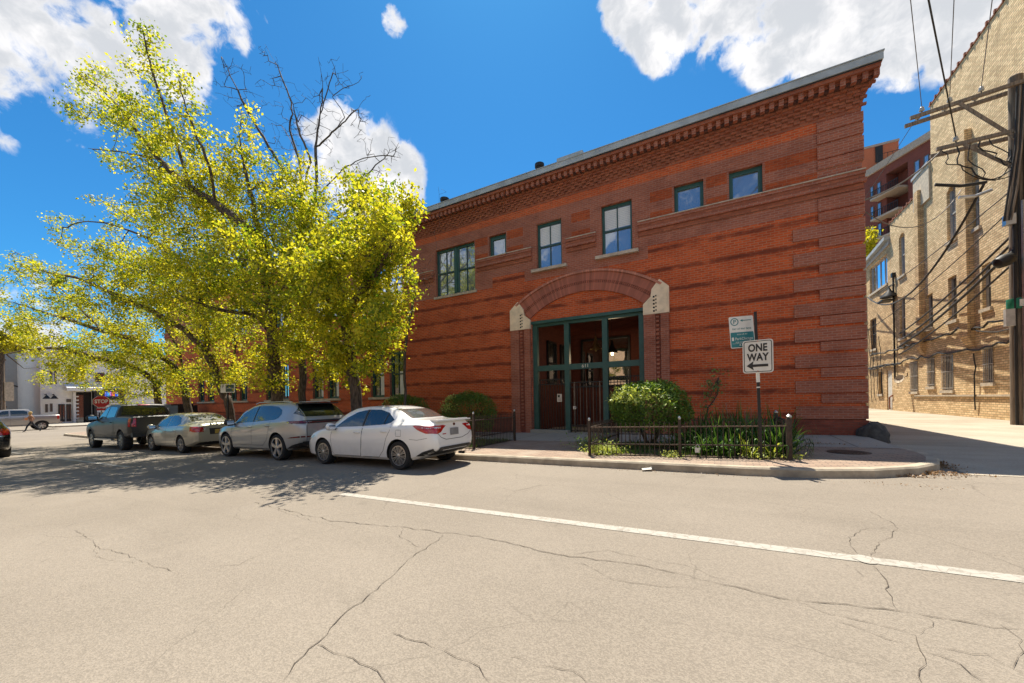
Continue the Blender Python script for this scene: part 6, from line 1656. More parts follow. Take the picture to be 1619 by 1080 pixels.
grow_tree('street_tree', 'street tree rising behind the champagne sedan with low spreading boughs',
  [[ground_pt(299, 9.0), PT(296, 640, 9.0), PT(290, 605, 8.9), PT(272, 575, 8.5), PT(250, 555, 8.0)],
   [PT(272, 575, 8.5), PT(220, 540, 7.3), PT(160, 522, 6.3), PT(90, 500, 5.5), PT(20, 478, 4.9)],
   [PT(290, 600, 8.9), PT(285, 560, 8.8), PT(262, 520, 8.2), PT(230, 480, 7.4)],
   [PT(160, 522, 6.3), PT(120, 480, 5.8), PT(60, 420, 5.2), PT(25, 400, 4.9)]],
  [BL(230, 520, 7.4, 50, 130), BL(140, 510, 6.1, 44, 70), BL(70, 490, 5.3, 36, 40), BL(20, 480, 4.9, 24, 20), BL(270, 565, 8.4, 36, 90), BL(190, 560, 7., 42, 80), BL(60, 440, 5.2, 28, 22), BL(280, 590, 8.8, 28, 55), BL(320, 585, 9., 24, 40), BL(110, 540, 5.9, 34, 40), BL(28, 415, 5., 16, 9), BL(290, 615, 8.7, 24, 50), BL(240, 575, 7.6, 38, 80), BL(160, 540, 6.3, 40, 70), BL(110, 510, 5.8, 42, 77), BL(60, 510, 5.2, 36, 56), BL(210, 530, 7., 44, 84), BL(20, 500, 4.9, 26, 28)],
  14, .17, M_LEAF, .100, 10, GT)
grow_tree('street_tree', 'street tree with a dark straight trunk behind the dark grey pickup',
  [[ground_pt(251, 9.0), PT(250, 640, 9.0), PT(247, 605, 8.9), PT(240, 580, 8.6)],
   [PT(247, 605, 8.9), PT(210, 580, 7.8), PT(150, 565, 6.5), PT(80, 550, 5.6), PT(10, 560, 5.1)],
   [PT(240, 580, 8.6), PT(225, 550, 8.2), PT(200, 530, 7.6)]],
  [BL(225, 595, 8.7, 34, 90), BL(160, 572, 6.8, 38, 80), BL(95, 560, 5.8, 34, 60), BL(40, 545, 5.2, 24, 26), BL(190, 610, 8.0, 24, 45), BL(215, 628, 9., 18, 40), BL(70, 585, 5.7, 22, 26), BL(230, 560, 8.3, 30, 60), BL(180, 636, 10., 14, 26), BL(130, 590, 6.4, 26, 36), BL(200, 590, 7.8, 34, 77), BL(245, 620, 8.8, 20, 45), BL(100, 580, 5.8, 26, 40), BL(60, 560, 5.4, 30, 49), BL(150, 600, 7., 26, 49), BL(120, 560, 6.1, 34, 63)],
  15, .17, M_LEAF, .100, 10, GT)
# bare tree rising above the green crowns
def bare_tree():
    Y = 9.9
    L = [[ground_pt(478, Y), PT(478, 600, Y), PT(476, 480, Y), PT(474, 380, Y), PT(477, 312, Y)],
      [PT(477, 312, Y), PT(473, 255, Y), PT(458, 205, Y), PT(462, 172, Y+.2), PT(445, 120, Y+.3), PT(420, 70, Y+.4)],
      [PT(477, 312, Y), PT(488, 265, Y), PT(490, 250, Y), PT(472, 205, Y-.2), PT(463, 165, Y-.3), PT(440, 110, Y-.5)],
      [PT(474, 370, Y), PT(498, 318, Y), PT(500, 232, Y), PT(505, 190, Y), PT(510, 140, Y), PT(504, 90, Y)], [PT(505, 190, Y), PT(518, 140, Y+.2), PT(530, 105, Y+.3)],
      [PT(502, 232, Y), PT(525, 210, Y-.3), PT(545, 192, Y-.5), PT(570, 165, Y-.6), PT(585, 150, Y-.6)],
      [PT(476, 330, Y), PT(455, 280, Y-.3), PT(430, 240, Y-.6), PT(405, 200, Y-.9), PT(370, 130, Y-1.2), PT(350, 90, Y-1.4)],
      [PT(473, 255, Y), PT(450, 205, Y+.3), PT(420, 185, Y+.6), PT(390, 160, Y+.8)],
      [PT(474, 350, Y), PT(520, 290, Y+.4), PT(555, 260, Y+.7), PT(590, 247, Y+.9), PT(628, 248, Y+1.1)], [PT(555, 262, Y+.7), PT(580, 250, Y+.8), PT(589, 218, Y+.8)],
      [PT(474, 390, Y), PT(560, 325, Y+.6), PT(573, 290, Y+.8), PT(600, 255, Y+.9), PT(632, 232, Y+1.)]]
    B = [BL(430, 120, Y, 36, 84), BL(510, 130, Y, 32, 77), BL(560, 190, Y-.3, 34, 56), BL(405, 190, Y-.6, 44, 112), BL(600, 255, Y+.8, 38, 84), BL(470, 200, Y, 48, 126), BL(540, 280, Y+.5, 44, 98), BL(450, 270, Y-.3, 40, 98), BL(380, 140, Y-1., 30, 56), BL(350, 110, Y-1.2, 22, 28), BL(545, 130, Y-.5, 30, 35), BL(500, 200, Y+.3, 40, 84)]
    grow_tree('bare_tree', 'tall bare tree with thin leafless twigs against the sky', L, B, 21, .15, None, bark_=M_BARKG, twig=.0062, bend=.10)
bare_tree()
# dry twigs on the right flank of the nearest crown: a small dead branchy shrub-tree by the wall
Y = 10.8
grow_tree('bare_sapling', 'thin dry leafless sapling between the nearest tree and the brick wall',
  [[ground_pt(640, Y), PT(640, 600, Y), PT(642, 540, Y), PT(650, 490, Y), PT(655, 450, Y)]],
  [BL(655, 455, Y, 26, 60), BL(672, 440, Y, 20, 30), BL(640, 480, Y, 22, 30), BL(690, 455, Y-.2, 14, 10), BL(690, 310, Y+1, 10, 0)], 22, .05, None, bark_=M_BARKG, twig=.004, bend=.12)
# small tree far behind the alley, and one far left
p = onY(1371, 400, 50.); r = 1.7
grow_tree('distant_tree', 'small bright yellow-green tree top peeking between the brick corner and the alley buildings',
  [[(p.x+.4, 50., .1), (p.x+.3, 50, 6.), (p.x, 50, p.z-1.5)]], [((p.x-.1, 50, p.z+.9), (.95, 1.3, 1.1), 90), ((p.x+.2, 50, p.z-.9), (1.0, 1.2, 1.0), 80), ((p.x-.3, 50, p.z-2.2), (.9, 1.2, .8), 50)], 23, .2, M_LEAFY, .30, 9, twig=.014, spread=.3)
X_ = -64.; p = onX(12, 535, X_)
grow_tree('distant_tree', 'round yellow-green tree in front of the brown building at the left edge',
  [[(X_, p.y-.6, gz(X_)), (X_, p.y-.5, 4.), (X_, p.y-.3, p.z-1.)]], [((X_, p.y-.3, p.z), (2.2, 2.0, 1.5), 160), ((X_, p.y+1.0, p.z-.2), (1.2, 1.3, 1.0), 60)], 24, .16, M_LEAFY, .22, 10, twig=.012, spread=.3)

# trees across the street, behind the photographer: the windows and car sides mirror them
for i, (x, lab) in enumerate(((-44., 'western tree across the street, out of view'), (-35., 'second tree across the street, out of view'), (-27., 'third tree across the street, out of view'))):
    grow_tree('street_tree', 'leafy ' + lab, [[(x, -8.6, gz(x)), (x+.1, -8.6, 2.4), (x, -8.5, 5.)]], [((x, -7.5, 5.6), (4.2, 3.0, 3.2), 280), ((x+1.2, -7.3, 9.), (3.4, 2.6, 2.6), 168)], 61+i, .17, M_LEAF, .26, 9, 'trees across the street', twig=.01, spread=.3)
# ------------------------------------------------------------------ shrubs, planter, fences, small things
def shrub(name, label, c, rad, seed, n=9000, ls=.055, sun_spots=(), group=None, zb=0.):
    """c: base centre on the ground; rad: radii; dense needle-leaved mound with a leafy skin and inner growth"""
    rg = np.random.default_rng(seed); c = Vector(c); e = empty(name, c, 0, label, 'shrub', group)
    d = rg.normal(size=(n, 3)); d /= np.linalg.norm(d, axis=1)[:, None]; d[:, 2] = np.where(d[:, 2] < -.75, -d[:, 2], d[:, 2])
    lump = np.array([noise.noise(Vector(x)*2.3 + Vector((seed, 0, 0)))*.13 + noise.noise(Vector(x)*5.5 + Vector((seed, 3, 0)))*.10 for x in d])
    r = (1 + lump)*(1 - .32*rg.random(n)**1.6)
    P = d*r[:, None]*np.array(rad) + np.array((0, 0, rad[2]*.95+zb))
    P[:, 2] = np.maximum(P[:, 2], .03)
    o = leaf_mesh('foliage', P, ls, M_LEAFD, rg, up=.5, aspect=.34, tone=.40 + lump*1.6); o.parent = e
    if len(sun_spots):  # paler leaves paint a patch of sunlight onto the mound
        Q = []
        for az, el, sp, m in sun_spots:
            a = R(az) + rg.normal(size=m)*sp; b = R(el) + rg.normal(size=m)*sp*.45
            dd = np.stack([np.cos(b)*np.cos(a), np.cos(b)*np.sin(a), np.sin(b)], 1)
            lp = np.array([noise.noise(Vector(x)*2.3 + Vector((seed, 0, 0)))*.13 + noise.noise(Vector(x)*5.5 + Vector((seed, 3, 0)))*.10 for x in dd])
            Q.append(dd*(1.0+lp+rg.random(m)*.05)[:, None]*np.array(rad) + np.array((0, 0, rad[2]*.95+zb)))
        Q = np.concatenate(Q); t = leaf_mesh('sun_patch', Q, ls*1.15, M_LEAFT, rg, up=.5, aspect=.5); t.parent = e
    mb = MB(); rr = random.Random(seed)
    for k in range(9):
        a = rr.uniform(0, 6.28); q = Vector((math.cos(a)*rad[0]*.6, math.sin(a)*rad[1]*.6, rad[2]*rr.uniform(.9, 1.6)+zb))
        mb.tube([(math.cos(a)*.05, math.sin(a)*.05, -.05), q*.5+Vector((0, 0, .1)), q], [.03, .02, .008], M_BARK, 5)
    s_ = mb.build('stems'); s_.parent = e
    return e
zb_ = lambda x: gz(x)+CT
cx = wx(1027, 10.2)
shrub('yew_shrub', 'large rounded yew shrub with a pale sunlit patch, right of the gate behind the fence', (cx, 10.2, zb_(cx)), (1.0, .85, .72), 31, 15000, .07, ((225, 30, .30, 260), (262, 24, .30, 300)), zb=.34)
cx = wx(741, 12.6)
shrub('yew_shrub', 'rounded dark green yew shrub left of the gate, behind the short fence', (cx, 12.6, zb_(cx)), (1.2, 1.0, .92), 32, 13000, .07, ((215, 45, .3, 170), (245, 20, .25, 110)))
cx = wx(640, 12.6)
shrub('yew_shrub', 'dark green yew shrub mostly hidden behind the roof of the white sedan', (cx, 12.6, zb_(cx)), (1.35, 1.0, .92), 33, 11000, .07, ((240, 50, .4, 80),))
cx = wx(412, 12.4); shrub('yew_shrub', 'low dark shrub at the wall behind the silver SUV, near the parking sign', (wx(395, 12.9), 12.9, zb_(-24)), (1.6, .8, .42), 34, 4000, .08)
# planter soil and turf
PL = [(-2.72, 8.62), (1.05, 8.98), (1.05, 11.25), (-2.72, 11.25)]
fill_poly('planter_soil', PL, CT+.02, M_SOIL)
fill_poly('planter_soil', [(wx(745, 8.9), 8.9), (wx(745, 8.9), 11.25), (-13.2, 11.25), (-13.2, 8.9)], CT+.02, M_SOIL)
M_BLADE = leafmat('grass_blade', (.04, .085, .016), (.12, .20, .03), .35); M_LILY = leafmat('lily_leaf', (.035, .085, .02), (.10, .20, .04), .35); M_LILYY = leafmat('pale_lily_leaf', (.30, .36, .05), (.45, .50, .10), .4)
def blades(name, roots, L, W, mat, rg, lean=.5, seg=4, parent=None):
    n = len(roots); V = []; F = []; T = []
    for i, p in enumerate(roots):
        a = rg.uniform(0, 6.283); ln = L*rg.uniform(.6, 1.15); le = lean*rg.uniform(.3, 1.4); w = W*rg.uniform(.7, 1.2); b = len(V)
        dx, dy = math.cos(a), math.sin(a)
        for k in range(seg+1):
            t = k/seg; th = le*t*1.6
            r = ln*(math.sin(th)/1.6 if le > 0 else 0)*1.; z = ln*t*math.cos(th*.75)
            ww = w*(1-t**2.2)*(.55+.45*min(1, t*4)) + .001
            V.append((p[0]+dx*r-dy*ww, p[1]+dy*r+dx*ww, p[2]+z)); V.append((p[0]+dx*r+dy*ww, p[1]+dy*r-dx*ww, p[2]+z+.2*ww))
        tv = rg.random()
        for k in range(seg): F.append((b+2*k, b+2*k+1, b+2*k+3, b+2*k+2)); T.append(tv)
    me = bpy.data.meshes.new(name); me.from_pydata(V, [], F); me.materials.append(mat)
    at = me.attributes.new('tone', 'FLOAT', 'FACE'); at.data.foreach_set('value', T)
    me.polygons.foreach_set('use_smooth', [True]*len(F))
    return link(name, me, parent)
rg = random.Random(77)
def fy(x): return 8.62 + (x+2.72)*.095   # front line of the planter
pts = []
for _ in range(5200):
    x = rg.uniform(-2.6, .9); y = rg.uniform(fy(x)+.08, 11.2)
    if noise.noise(Vector((x*1.3, y*1.3, 2.))) < -.12 and y > 9.1: continue
    pts.append((x, y, zb_(x)+.015))
tag(blades('planter_grass', pts, .13, .004, M_BLADE, rg, .6, 3), 'short weedy grass covering the planter bed', 'grass', kind='stuff')
pts = [(rg.uniform(-9, -6.35), rg.uniform(8.95, 11.2), 0) for _ in range(2500)]
tag(blades('planter_grass', [(x, y, zb_(x)+.015) for x, y, z in pts], .12, .004, M_BLADE, rg, .6, 3), 'short grass in the bed left of the gate', 'grass', kind='stuff')
# arching lily clumps in the right half of the planter
GL = 'arching lily clumps in the planter'
spots = [(1085, 9.9, .8), (1105, 10.4, .95), (1125, 9.7, .85), (1140, 10.5, 1.0), (1160, 9.9, .9), (1170, 10.6, 1.05), (1190, 10.0, .95), (1215, 9.8, .85), (1225, 10.5, 1.0), (1150, 9.3, .6), (1110, 9.3, .5), (1235, 9.5, .7)]
where = ['behind the second fence panel, leftmost of the clumps', 'at the back left of the lily bed', 'left of the signpost near the fence', 'at the back of the bed left of the signpost', 'just left of the signpost', 'tallest clump behind the signpost', 'just right of the signpost', 'between signpost and corner post', 'at the back right corner of the bed', 'low clump at the fence left of the signpost', 'small low clump near the padlock', 'beside the fence corner post']
for i, (px, Y, h) in enumerate(spots):
    x = wx(px, Y); z = zb_(x); e = empty('lily_clump', (x, Y, z), 0, 'arching green lily leaves ' + where[i], 'plant', GL)
    r2 = random.Random(100+i); o = blades('leaves', [(r2.gauss(0, .10), r2.gauss(0, .10), 0) for _ in range(110)], h*1.12, .016, M_LILY, r2, 1.15, 6, e)
for i, (px, Y) in enumerate(((1183, 9.15), (1215, 9.2))):
    x = wx(px, Y); e = empty('pale_lily', (x, Y, zb_(x)), 0, ['bright yellow-green lily leaves by the fence left of the signpost', 'bright yellow-green lily leaves by the fence right of the signpost'][i], 'plant', 'pale lilies at the fence')
    r2 = random.Random(300+i); blades('leaves', [(r2.gauss(0, .06), r2.gauss(0, .06), 0) for _ in range(16-5*i)], .62, .022, M_LILYY, r2, 1.0, 6, e)
# dry flower stalks
M_STALK = plain('dry_stalk', (.30, .16, .10), .9)
for i, (px, pt, Y) in enumerate(((1151, 638, 10.6), (1167, 648, 10.7), (1180, 650, 10.5), (1190, 645, 10.8))):
    a = onY(px, pt, Y); x = a.x; mb = MB(); z0 = zb_(x)
    mb.tube([(x+.03, Y, z0), (x+.015, Y, (z0+a.z)/2), (x-.04, Y, a.z)], [.006, .005, .009], M_STALK, 5)
    for k in range(7): mb.tube([(x-.03, Y, a.z-.04*k), (x-.03+rg.uniform(-.04, .04), Y+rg.uniform(-.03, .03), a.z-.04*k+.04)], .004, M_STALK, 4)
    tag(mb.build('flower_stalk'), ['dry reddish stalk, tallest, standing left among the lilies', 'dry reddish stalk second from the left above the lilies', 'dry reddish stalk just left of the signpost', 'dry reddish stalk nearest the signpost'][i], 'stalk', 'dry stalks above the lilies')
# low bushy plants at the left end of the planter and by the gate side
for i, (px, Y, s_, lab) in enumerate(((943, 9.6, .34, 'small bushy green plant inside the left end of the planter fence'), (955, 8.85, .20, 'low pale-leaved weed at the front left corner of the planter'), (1098, 10.6, .42, 'dark leafy plant right of the large yew shrub'))):
    x = wx(px, Y); z = zb_(x); e = empty('bushy_plant', (x, Y, z), 0, lab, 'plant'); r2 = np.random.default_rng(400+i)
    d = r2.normal(size=(900, 3))*np.array((s_, s_*.8, s_*.5)); d[:, 2] = np.abs(d[:, 2])+.02
    leaf_mesh('leaves', d, .07, M_LEAFT if i == 1 else M_LEAFD, r2, .6, .4, parent=e)
    mb = MB()
    for k in range(8): mb.tube([(0, 0, 0), tuple(d[k]*.8)], .006, M_BARK, 4)
    mb.build('stems', e)
M_SAPL = leafmat('sapling_leaf', (.10, .17, .05), (.22, .30, .09), .4)
# little sapling with wispy leaves
x = wx(1130, 11.0); a = onY(1137, 592, 11.0)
grow_tree('sapling', 'wispy thin-leaved sapling in front of the brick wall behind the planter', [[(x-.35, 11., zb_(x)), (x-.2, 11., 1.0), (a.x-.05, 11., a.z-.5), (a.x, 11., a.z)]],
   [((a.x, 11., a.z-.1), (.34, .25, .22), 14), ((a.x-.15, 11., a.z-.55), (.35, .25, .25), 14), ((x-.3, 11, 1.), (.3, .2, .35), 7)], 41, .018, M_SAPL, .07, 3, None, twig=.003, spread=.07)
for i, (px, Y, lab) in enumerate(((1200, 9.0, 'tuft of weeds round the foot of the ONE WAY signpost'), (1240, 9.2, 'weeds at the foot of the planter corner post'), (1060, 8.75, 'weeds under the middle fence post'))):
    x = wx(px, Y); e = empty('weed_tuft', (x, Y, zb_(x)), 0, lab, 'weed', 'weeds along the planter edge'); r2 = np.random.default_rng(500+i)
    d = r2.normal(size=(120, 3))*np.array((.13, .09, .06)); d[:, 2] = np.abs(d[:, 2])+.01; leaf_mesh('leaves', d, .055, M_LEAFT, r2, .6, .5, parent=e)
# ---- iron fences
M_IRON = plain('rusty_black_iron', (.055, .038, .028), .6, .4, .35, 12.)
M_IRONT = plain('worn_rail', (.14, .10, .075), .5, .5, .3, 12.)
def fence_run(e, loc, a, b, h, n, seed=0, rail=True):
    """rails and pickets from a to b (relative to loc)"""
    a, b = Vector(a)-loc, Vector(b)-loc; d = (b-a); L = d.length; u = d.normalized(); w = UZ.cross(u).normalized()
    for z in (h*.36, h*.88):
        mb = MB(); mb.obox((a+b)/2+UZ*z, u, w, UZ, L/2, .016, .012, M_IRONT if z > .5 else M_IRON); mb.build('rail', e)
    mb = MB()
    for k in range(1, n):
        p = a + d*(k/n); mb.obox(p+UZ*(h*.50), u, w, UZ, .007, .007, h*.46, M_IRON); mb.lathe([(.012, 0), (.012, .02), (.002, .05)], p+UZ*h*.96, UZ, M_IRON, 6)
    mb.obox((a+b)/2+UZ*h*.885, u, w, UZ, L/2, .004, .008, M_IRON)
    mb.build('pickets', e)
def fence_post(e, loc, p, h, s_=.028):
    p = Vector(p)-loc; mb = MB(); mb.obox(p+UZ*(h/2-.05), (1, 0, 0), (0, 1, 0), UZ, s_, s_, h/2+.05, M_IRON); mb.lathe([(s_*.5, 0), (s_*1.1, .03), (s_*1.1, .055), (s_*.3, .085)], p+UZ*h, UZ, M_STEEL, 10); mb.build('post', e)
def fz(x, y): return Vector((x, y, gz(x)+CT))
F0, F1, F2 = fz(-2.77, 8.52), fz(-.87, 8.76), fz(1.05, 8.98); B0, B1, B2 = fz(-2.77, 11.2), fz(-.87, 11.2), fz(1.05, 11.2)
loc = Vector(F1); e = empty('iron_fence', loc, 0, 'low black iron picket fence enclosing the planter right of the gate', 'fence')
H = .74
for a, b, n in ((F0, F1, 19), (F1, F2, 19), (F0, B0, 26), (F2, B2, 22), (B0, B1, 18), (B1, B2, 18)): fence_run(e, loc, a, b, H, n)
for p, s_ in ((F0, .028), (F1, .028), (F2, .045), (B0, .028), (B1, .028), (B2, .045)): fence_post(e, loc, p, H*1.07, s_)
x0 = wx(748, 8.9)
A0, A1 = fz(x0, 8.9), fz(wx(813, 11.2), 11.2); A2 = fz(x0-4.5, 8.9)
loc = Vector(A0); e = empty('iron_fence', loc, 0, 'short run of low black iron fence beside the shrub left of the gate', 'fence')
fence_run(e, loc, A0, A1, .92, 26); fence_run(e, loc, A2, A0, .92, 34)
for p in (A0, A1, A2): fence_post(e, loc, p, .98)
# padlock hanging from the lower rail
p = onY(1103, 711, 8.78); e = empty('padlock', p, 0, 'white padlock hanging from the lower rail of the planter fence', 'padlock')
mb = MB(); mb.prism(rrect(-.05, .05, -.06, .04, .015), (0, -.02, 0), (1, 0, 0), UZ, (0, 1, 0), .035, M_SIGNW); mb.build('body', e)
mb = MB(); mb.tube([(-.03, 0, .03), (-.03, 0, .08), (0, 0, .105), (.03, 0, .08), (.03, 0, .03)], .008, M_STEEL, 6); mb.build('shackle', e)
# boulder at the corner, manhole, litter, leaves
M_ROCK = plain('dark_boulder', (.065, .058, .050), .9, var=.4, scale=7., bmp=.8)
def boulder(name, label, c, r, seed, m):
    bm = bmesh.new(); bmesh.ops.create_icosphere(bm, subdivisions=4, radius=1.)
    for v in bm.verts:
        n = noise.noise(v.co*1.6+Vector((seed, 0, 0)))*.22 + noise.noise(v.co*4+Vector((seed, 0, 0)))*.07
        v.co = Vector((v.co.x*r[0], v.co.y*r[1], max(v.co.z, -.25)*r[2]))*(1+n)
    for f in bm.faces: f.smooth = True
    me = bpy.data.meshes.new(name); bm.to_mesh(me); bm.free(); me.materials.append(m)
    return tag(link(name, me, None, c), label, 'boulder')
p = onY(1373, 688, 14.1); boulder('boulder', 'dark rounded boulder at the foot of the brick building corner', (p.x+.05, 13.95, gz(3.5)+.10), (.36, .36, .46), 3, M_ROCK)
p = onG(1342, 715, CT); mb = MB(); M_LID = plain('rusty_iron_lid', (.085, .058, .042), .7, .4, .3, 20.)
mb.lathe([(.36, 0), (.36, .008), (.30, .008), (.30, .012), (.02, .012)], (p.x, p.y, gz(p.x)+CT-.002), UZ, M_LID, 32)
for k in range(-4, 5):
    h = math.sqrt(max(0, .28**2-(k*.06)**2)); mb.box(p.x+k*.06-.012, p.x+k*.06+.012, p.y-h, p.y+h, gz(p.x)+CT+.009, gz(p.x)+CT+.016, M_LID)
tag(mb.build('manhole_cover', smooth=30), 'rusty round iron cover set in the brick paving near the corner', 'manhole cover')
p = onG(1023, 743, .02); e = empty('crushed_cup', (p.x, p.y, gz(p.x)+.03), R(20), 'crushed white paper cup lying in the gutter', 'litter')
mb = MB(); mb.lathe([(.030, -.10), (.045, .07), (.048, .075), (.042, .07), (.028, -.095)], (0, 0, .01), (1, .1, .08), M_SIGNW, 14)
for i, v in enumerate(mb.v): mb.v[i] = (v[0], v[1]*1.5, max(-.025, v[2]*.55))
mb.build('cup', e, 40); mb = MB(); mb.lathe([(.049, 0), (.052, .008), (.04, .015), (.02, .015)], (.075, .01, .0), (1, .1, .08), M_PORC, 14); mb.build('lid', e, 40)
M_DRY = leafmat('dry_leaf', (.16, .085, .035), (.32, .19, .09), .15)
r2 = np.random.default_rng(9)
P = []
for px, py, sx, sy, n in ((1440, 748, .35, .10, 700), (1478, 735, .10, .28, 500), (1395, 752, .45, .05, 250), (1250, 742, .25, .08, 120), (1300, 712, .45, .12, 220)):
    q = onG(px, py); z = gz(q.x)+ (CT if py < 715 else .02)
    P.append(np.stack([r2.normal(size=n)*sx+q.x, r2.normal(size=n)*sy+q.y, z+r2.random(n)*.02], 1))
tag(leaf_mesh('dry_leaves', np.concatenate(P), .04, M_DRY, r2, 1.5, .6), 'brown dead leaves drifted along the kerb corner', 'dead leaves', kind='stuff')
q = onG(1000, 745); n = 300
P = np.stack([r2.uniform(-6, 3, n), CURB_Y-.06-r2.random(n)**2*.25, np.zeros(n)], 1); P[:, 2] = [gz(x)+.012 for x in P[:, 0]]
tag(leaf_mesh('gutter_litter', P, .025, M_DRY, r2, 1.5, .6), 'scattered twigs and leaf crumbs along the gutter', 'dead leaves', kind='stuff')
# black bin-like box behind the fence corner
p = onY(1237, 668, 11.0); 
# ---- person walking across the far street
M_JEANS = plain('dark_jeans', (.022, .026, .035), .9); M_TOP = plain('tan_top', (.32, .17, .10), .9); M_SKIN = plain('skin', (.42, .25, .17), .6, var=.05); M_HAIR = plain('blond_hair', (.42, .28, .09), .8)
def skin_body(verts, edges, radii, mats_fn, name, parent):
    me = bpy.data.meshes.new(name); me.from_pydata(verts, edges, []); o = link(name, me, parent)
    sk = o.modifiers.new('s', 'SKIN'); sk.use_smooth_shade = True
    if not me.skin_vertices: me.skin_vertices.new()
    for i, r in enumerate(radii): me.skin_vertices[0].data[i].radius = (r, r)
    me.skin_vertices[0].data[0].use_root = True
    ss_ = o.modifiers.new('u', 'SUBSURF'); ss_.levels = 1; ss_.render_levels = 1
    bake(o); me = o.data; me.materials.clear()
    for m in (M_JEANS, M_TOP, M_SKIN): me.materials.append(m)
    for p in me.polygons: p.material_index = mats_fn(p.center)
    return o
def person(px, py0, py1, x):
    a = onX(px, py0, x); k = 1.
    # walks along +y/-y (seen from the side, towards screen left)
    e = empty('person', (x, a.y, gz(x)+.0), 0, 'person with blond hair in a tan top and dark trousers striding across the far street', 'person')
    V = [(0, 0, .93), (0, -.01, 1.10), (0, -.03, 1.28), (0, -.04, 1.40), (0, -.05, 1.47), (0, -.07, 1.56), (0, -.075, 1.64),
         (.09, 0, .88), (.10, -.24, .50), (.10, -.36, .09), (.10, -.50, .04), (-.09, 0, .88), (-.10, .20, .50), (-.10, .52, .14), (-.10, .46, .03),
         (.19, -.03, 1.37), (.24, .13, 1.12), (.23, .02, .90), (-.19, -.03, 1.37), (-.24, -.19, 1.14), (-.22, -.40, 1.02)]
    E = [(0,1),(1,2),(2,3),(3,4),(4,5),(5,6),(0,7),(7,8),(8,9),(9,10),(0,11),(11,12),(12,13),(13,14),(3,15),(15,16),(16,17),(3,18),(18,19),(19,20)]
    RR = [.13,.12,.14,.11,.05,.085,.07,.09,.065,.045,.035,.09,.065,.045,.035,.06,.045,.03,.06,.045,.03]
    def mf(c):
        if c[2] > 1.44: return 2
        if c[2] > .95: return 2 if (abs(c[0]) > .17 and c[2] < 1.08) else 1
        if abs(c[0]) > .19 and c[2] > .8: return 2
        return 0
    b = skin_body(V, E, RR, mf, 'body', e)
    mb = MB(); mb.lathe([(.02, .14), (.085, .11), (.115, .03), (.11, -.05), (.09, -.14), (.05, -.17)], (0, -.045, 1.62), (0, .25, 1), M_HAIR, 14); mb.build('hair', e, 60)
    mb = MB()
    for s_ in (-1, 1):
        for f in range(4): mb.tube([(s_*.225+.012*(f-1.5), (-.40 if s_ < 0 else .02)-.02, (1.02 if s_ < 0 else .90)-.02), (s_*.225+.012*(f-1.5), (-.44 if s_ < 0 else .0)-.02, (.985 if s_ < 0 else .83))], .008, M_SKIN, 5)
    mb.build('fingers', e)
    mb = MB(); mb.obox((0, -.27, 1.12), (1, 0, 0), (0, 1, 0), UZ, .13, .07, .10, plain('orange_bag', (.55, .22, .08), .7)); mb.build('held_parcel', e)
    e.scale = (k, k, k)
person(50, 694.5, 663.5, -52.)
# ---- the sunlit houses across the street (behind the photographer) that the windows and car doors mirror
M_OPP = brick('opposite_brick', (.52, .36, .24), (.44, .29, .19), (.4, .32, .25), dirt=.2)
for i, (a, b, y, h, lab, m) in enumerate(((-75, -34, -19., 8.0, 'long pale brick row across the street, out of view', M_OPP), (-32, -6, -17., 9.5, 'taller pale brick house across the street, out of view', M_OPP), (-4, 30, -18., 8.5, 'plain pale brick house behind the camera, out of view', M_OPP))):
    e = empty('row_house', ((a+b)/2, y, 0), 0, lab, 'house', 'houses across the street'); o_ = Vector(e.location)
    mb = MB(); mb.box(a-o_.x, b-o_.x, -10, 0, -1.5, h, m); mb.build('wall', e); mb = MB(); mb.box(a-o_.x-.1, b-o_.x+.1, -10.1, .15, h, h+.3, M_LSTONE); mb.build('coping', e)
    x = a+2
    while x < b-2:
        for z in (1.2, 4.8):
            mb = MB(); mb.box(x-o_.x, x+1.2-o_.x, 0, .05, z, z+2., M_WFRAME2); w = mb.build('window', e); mb = MB(); mb.box(x+.1-o_.x, x+1.1-o_.x, .05, .07, z+.1, z+1.9, M_GLASSD); mb.build('pane', w)
        x += 3.4
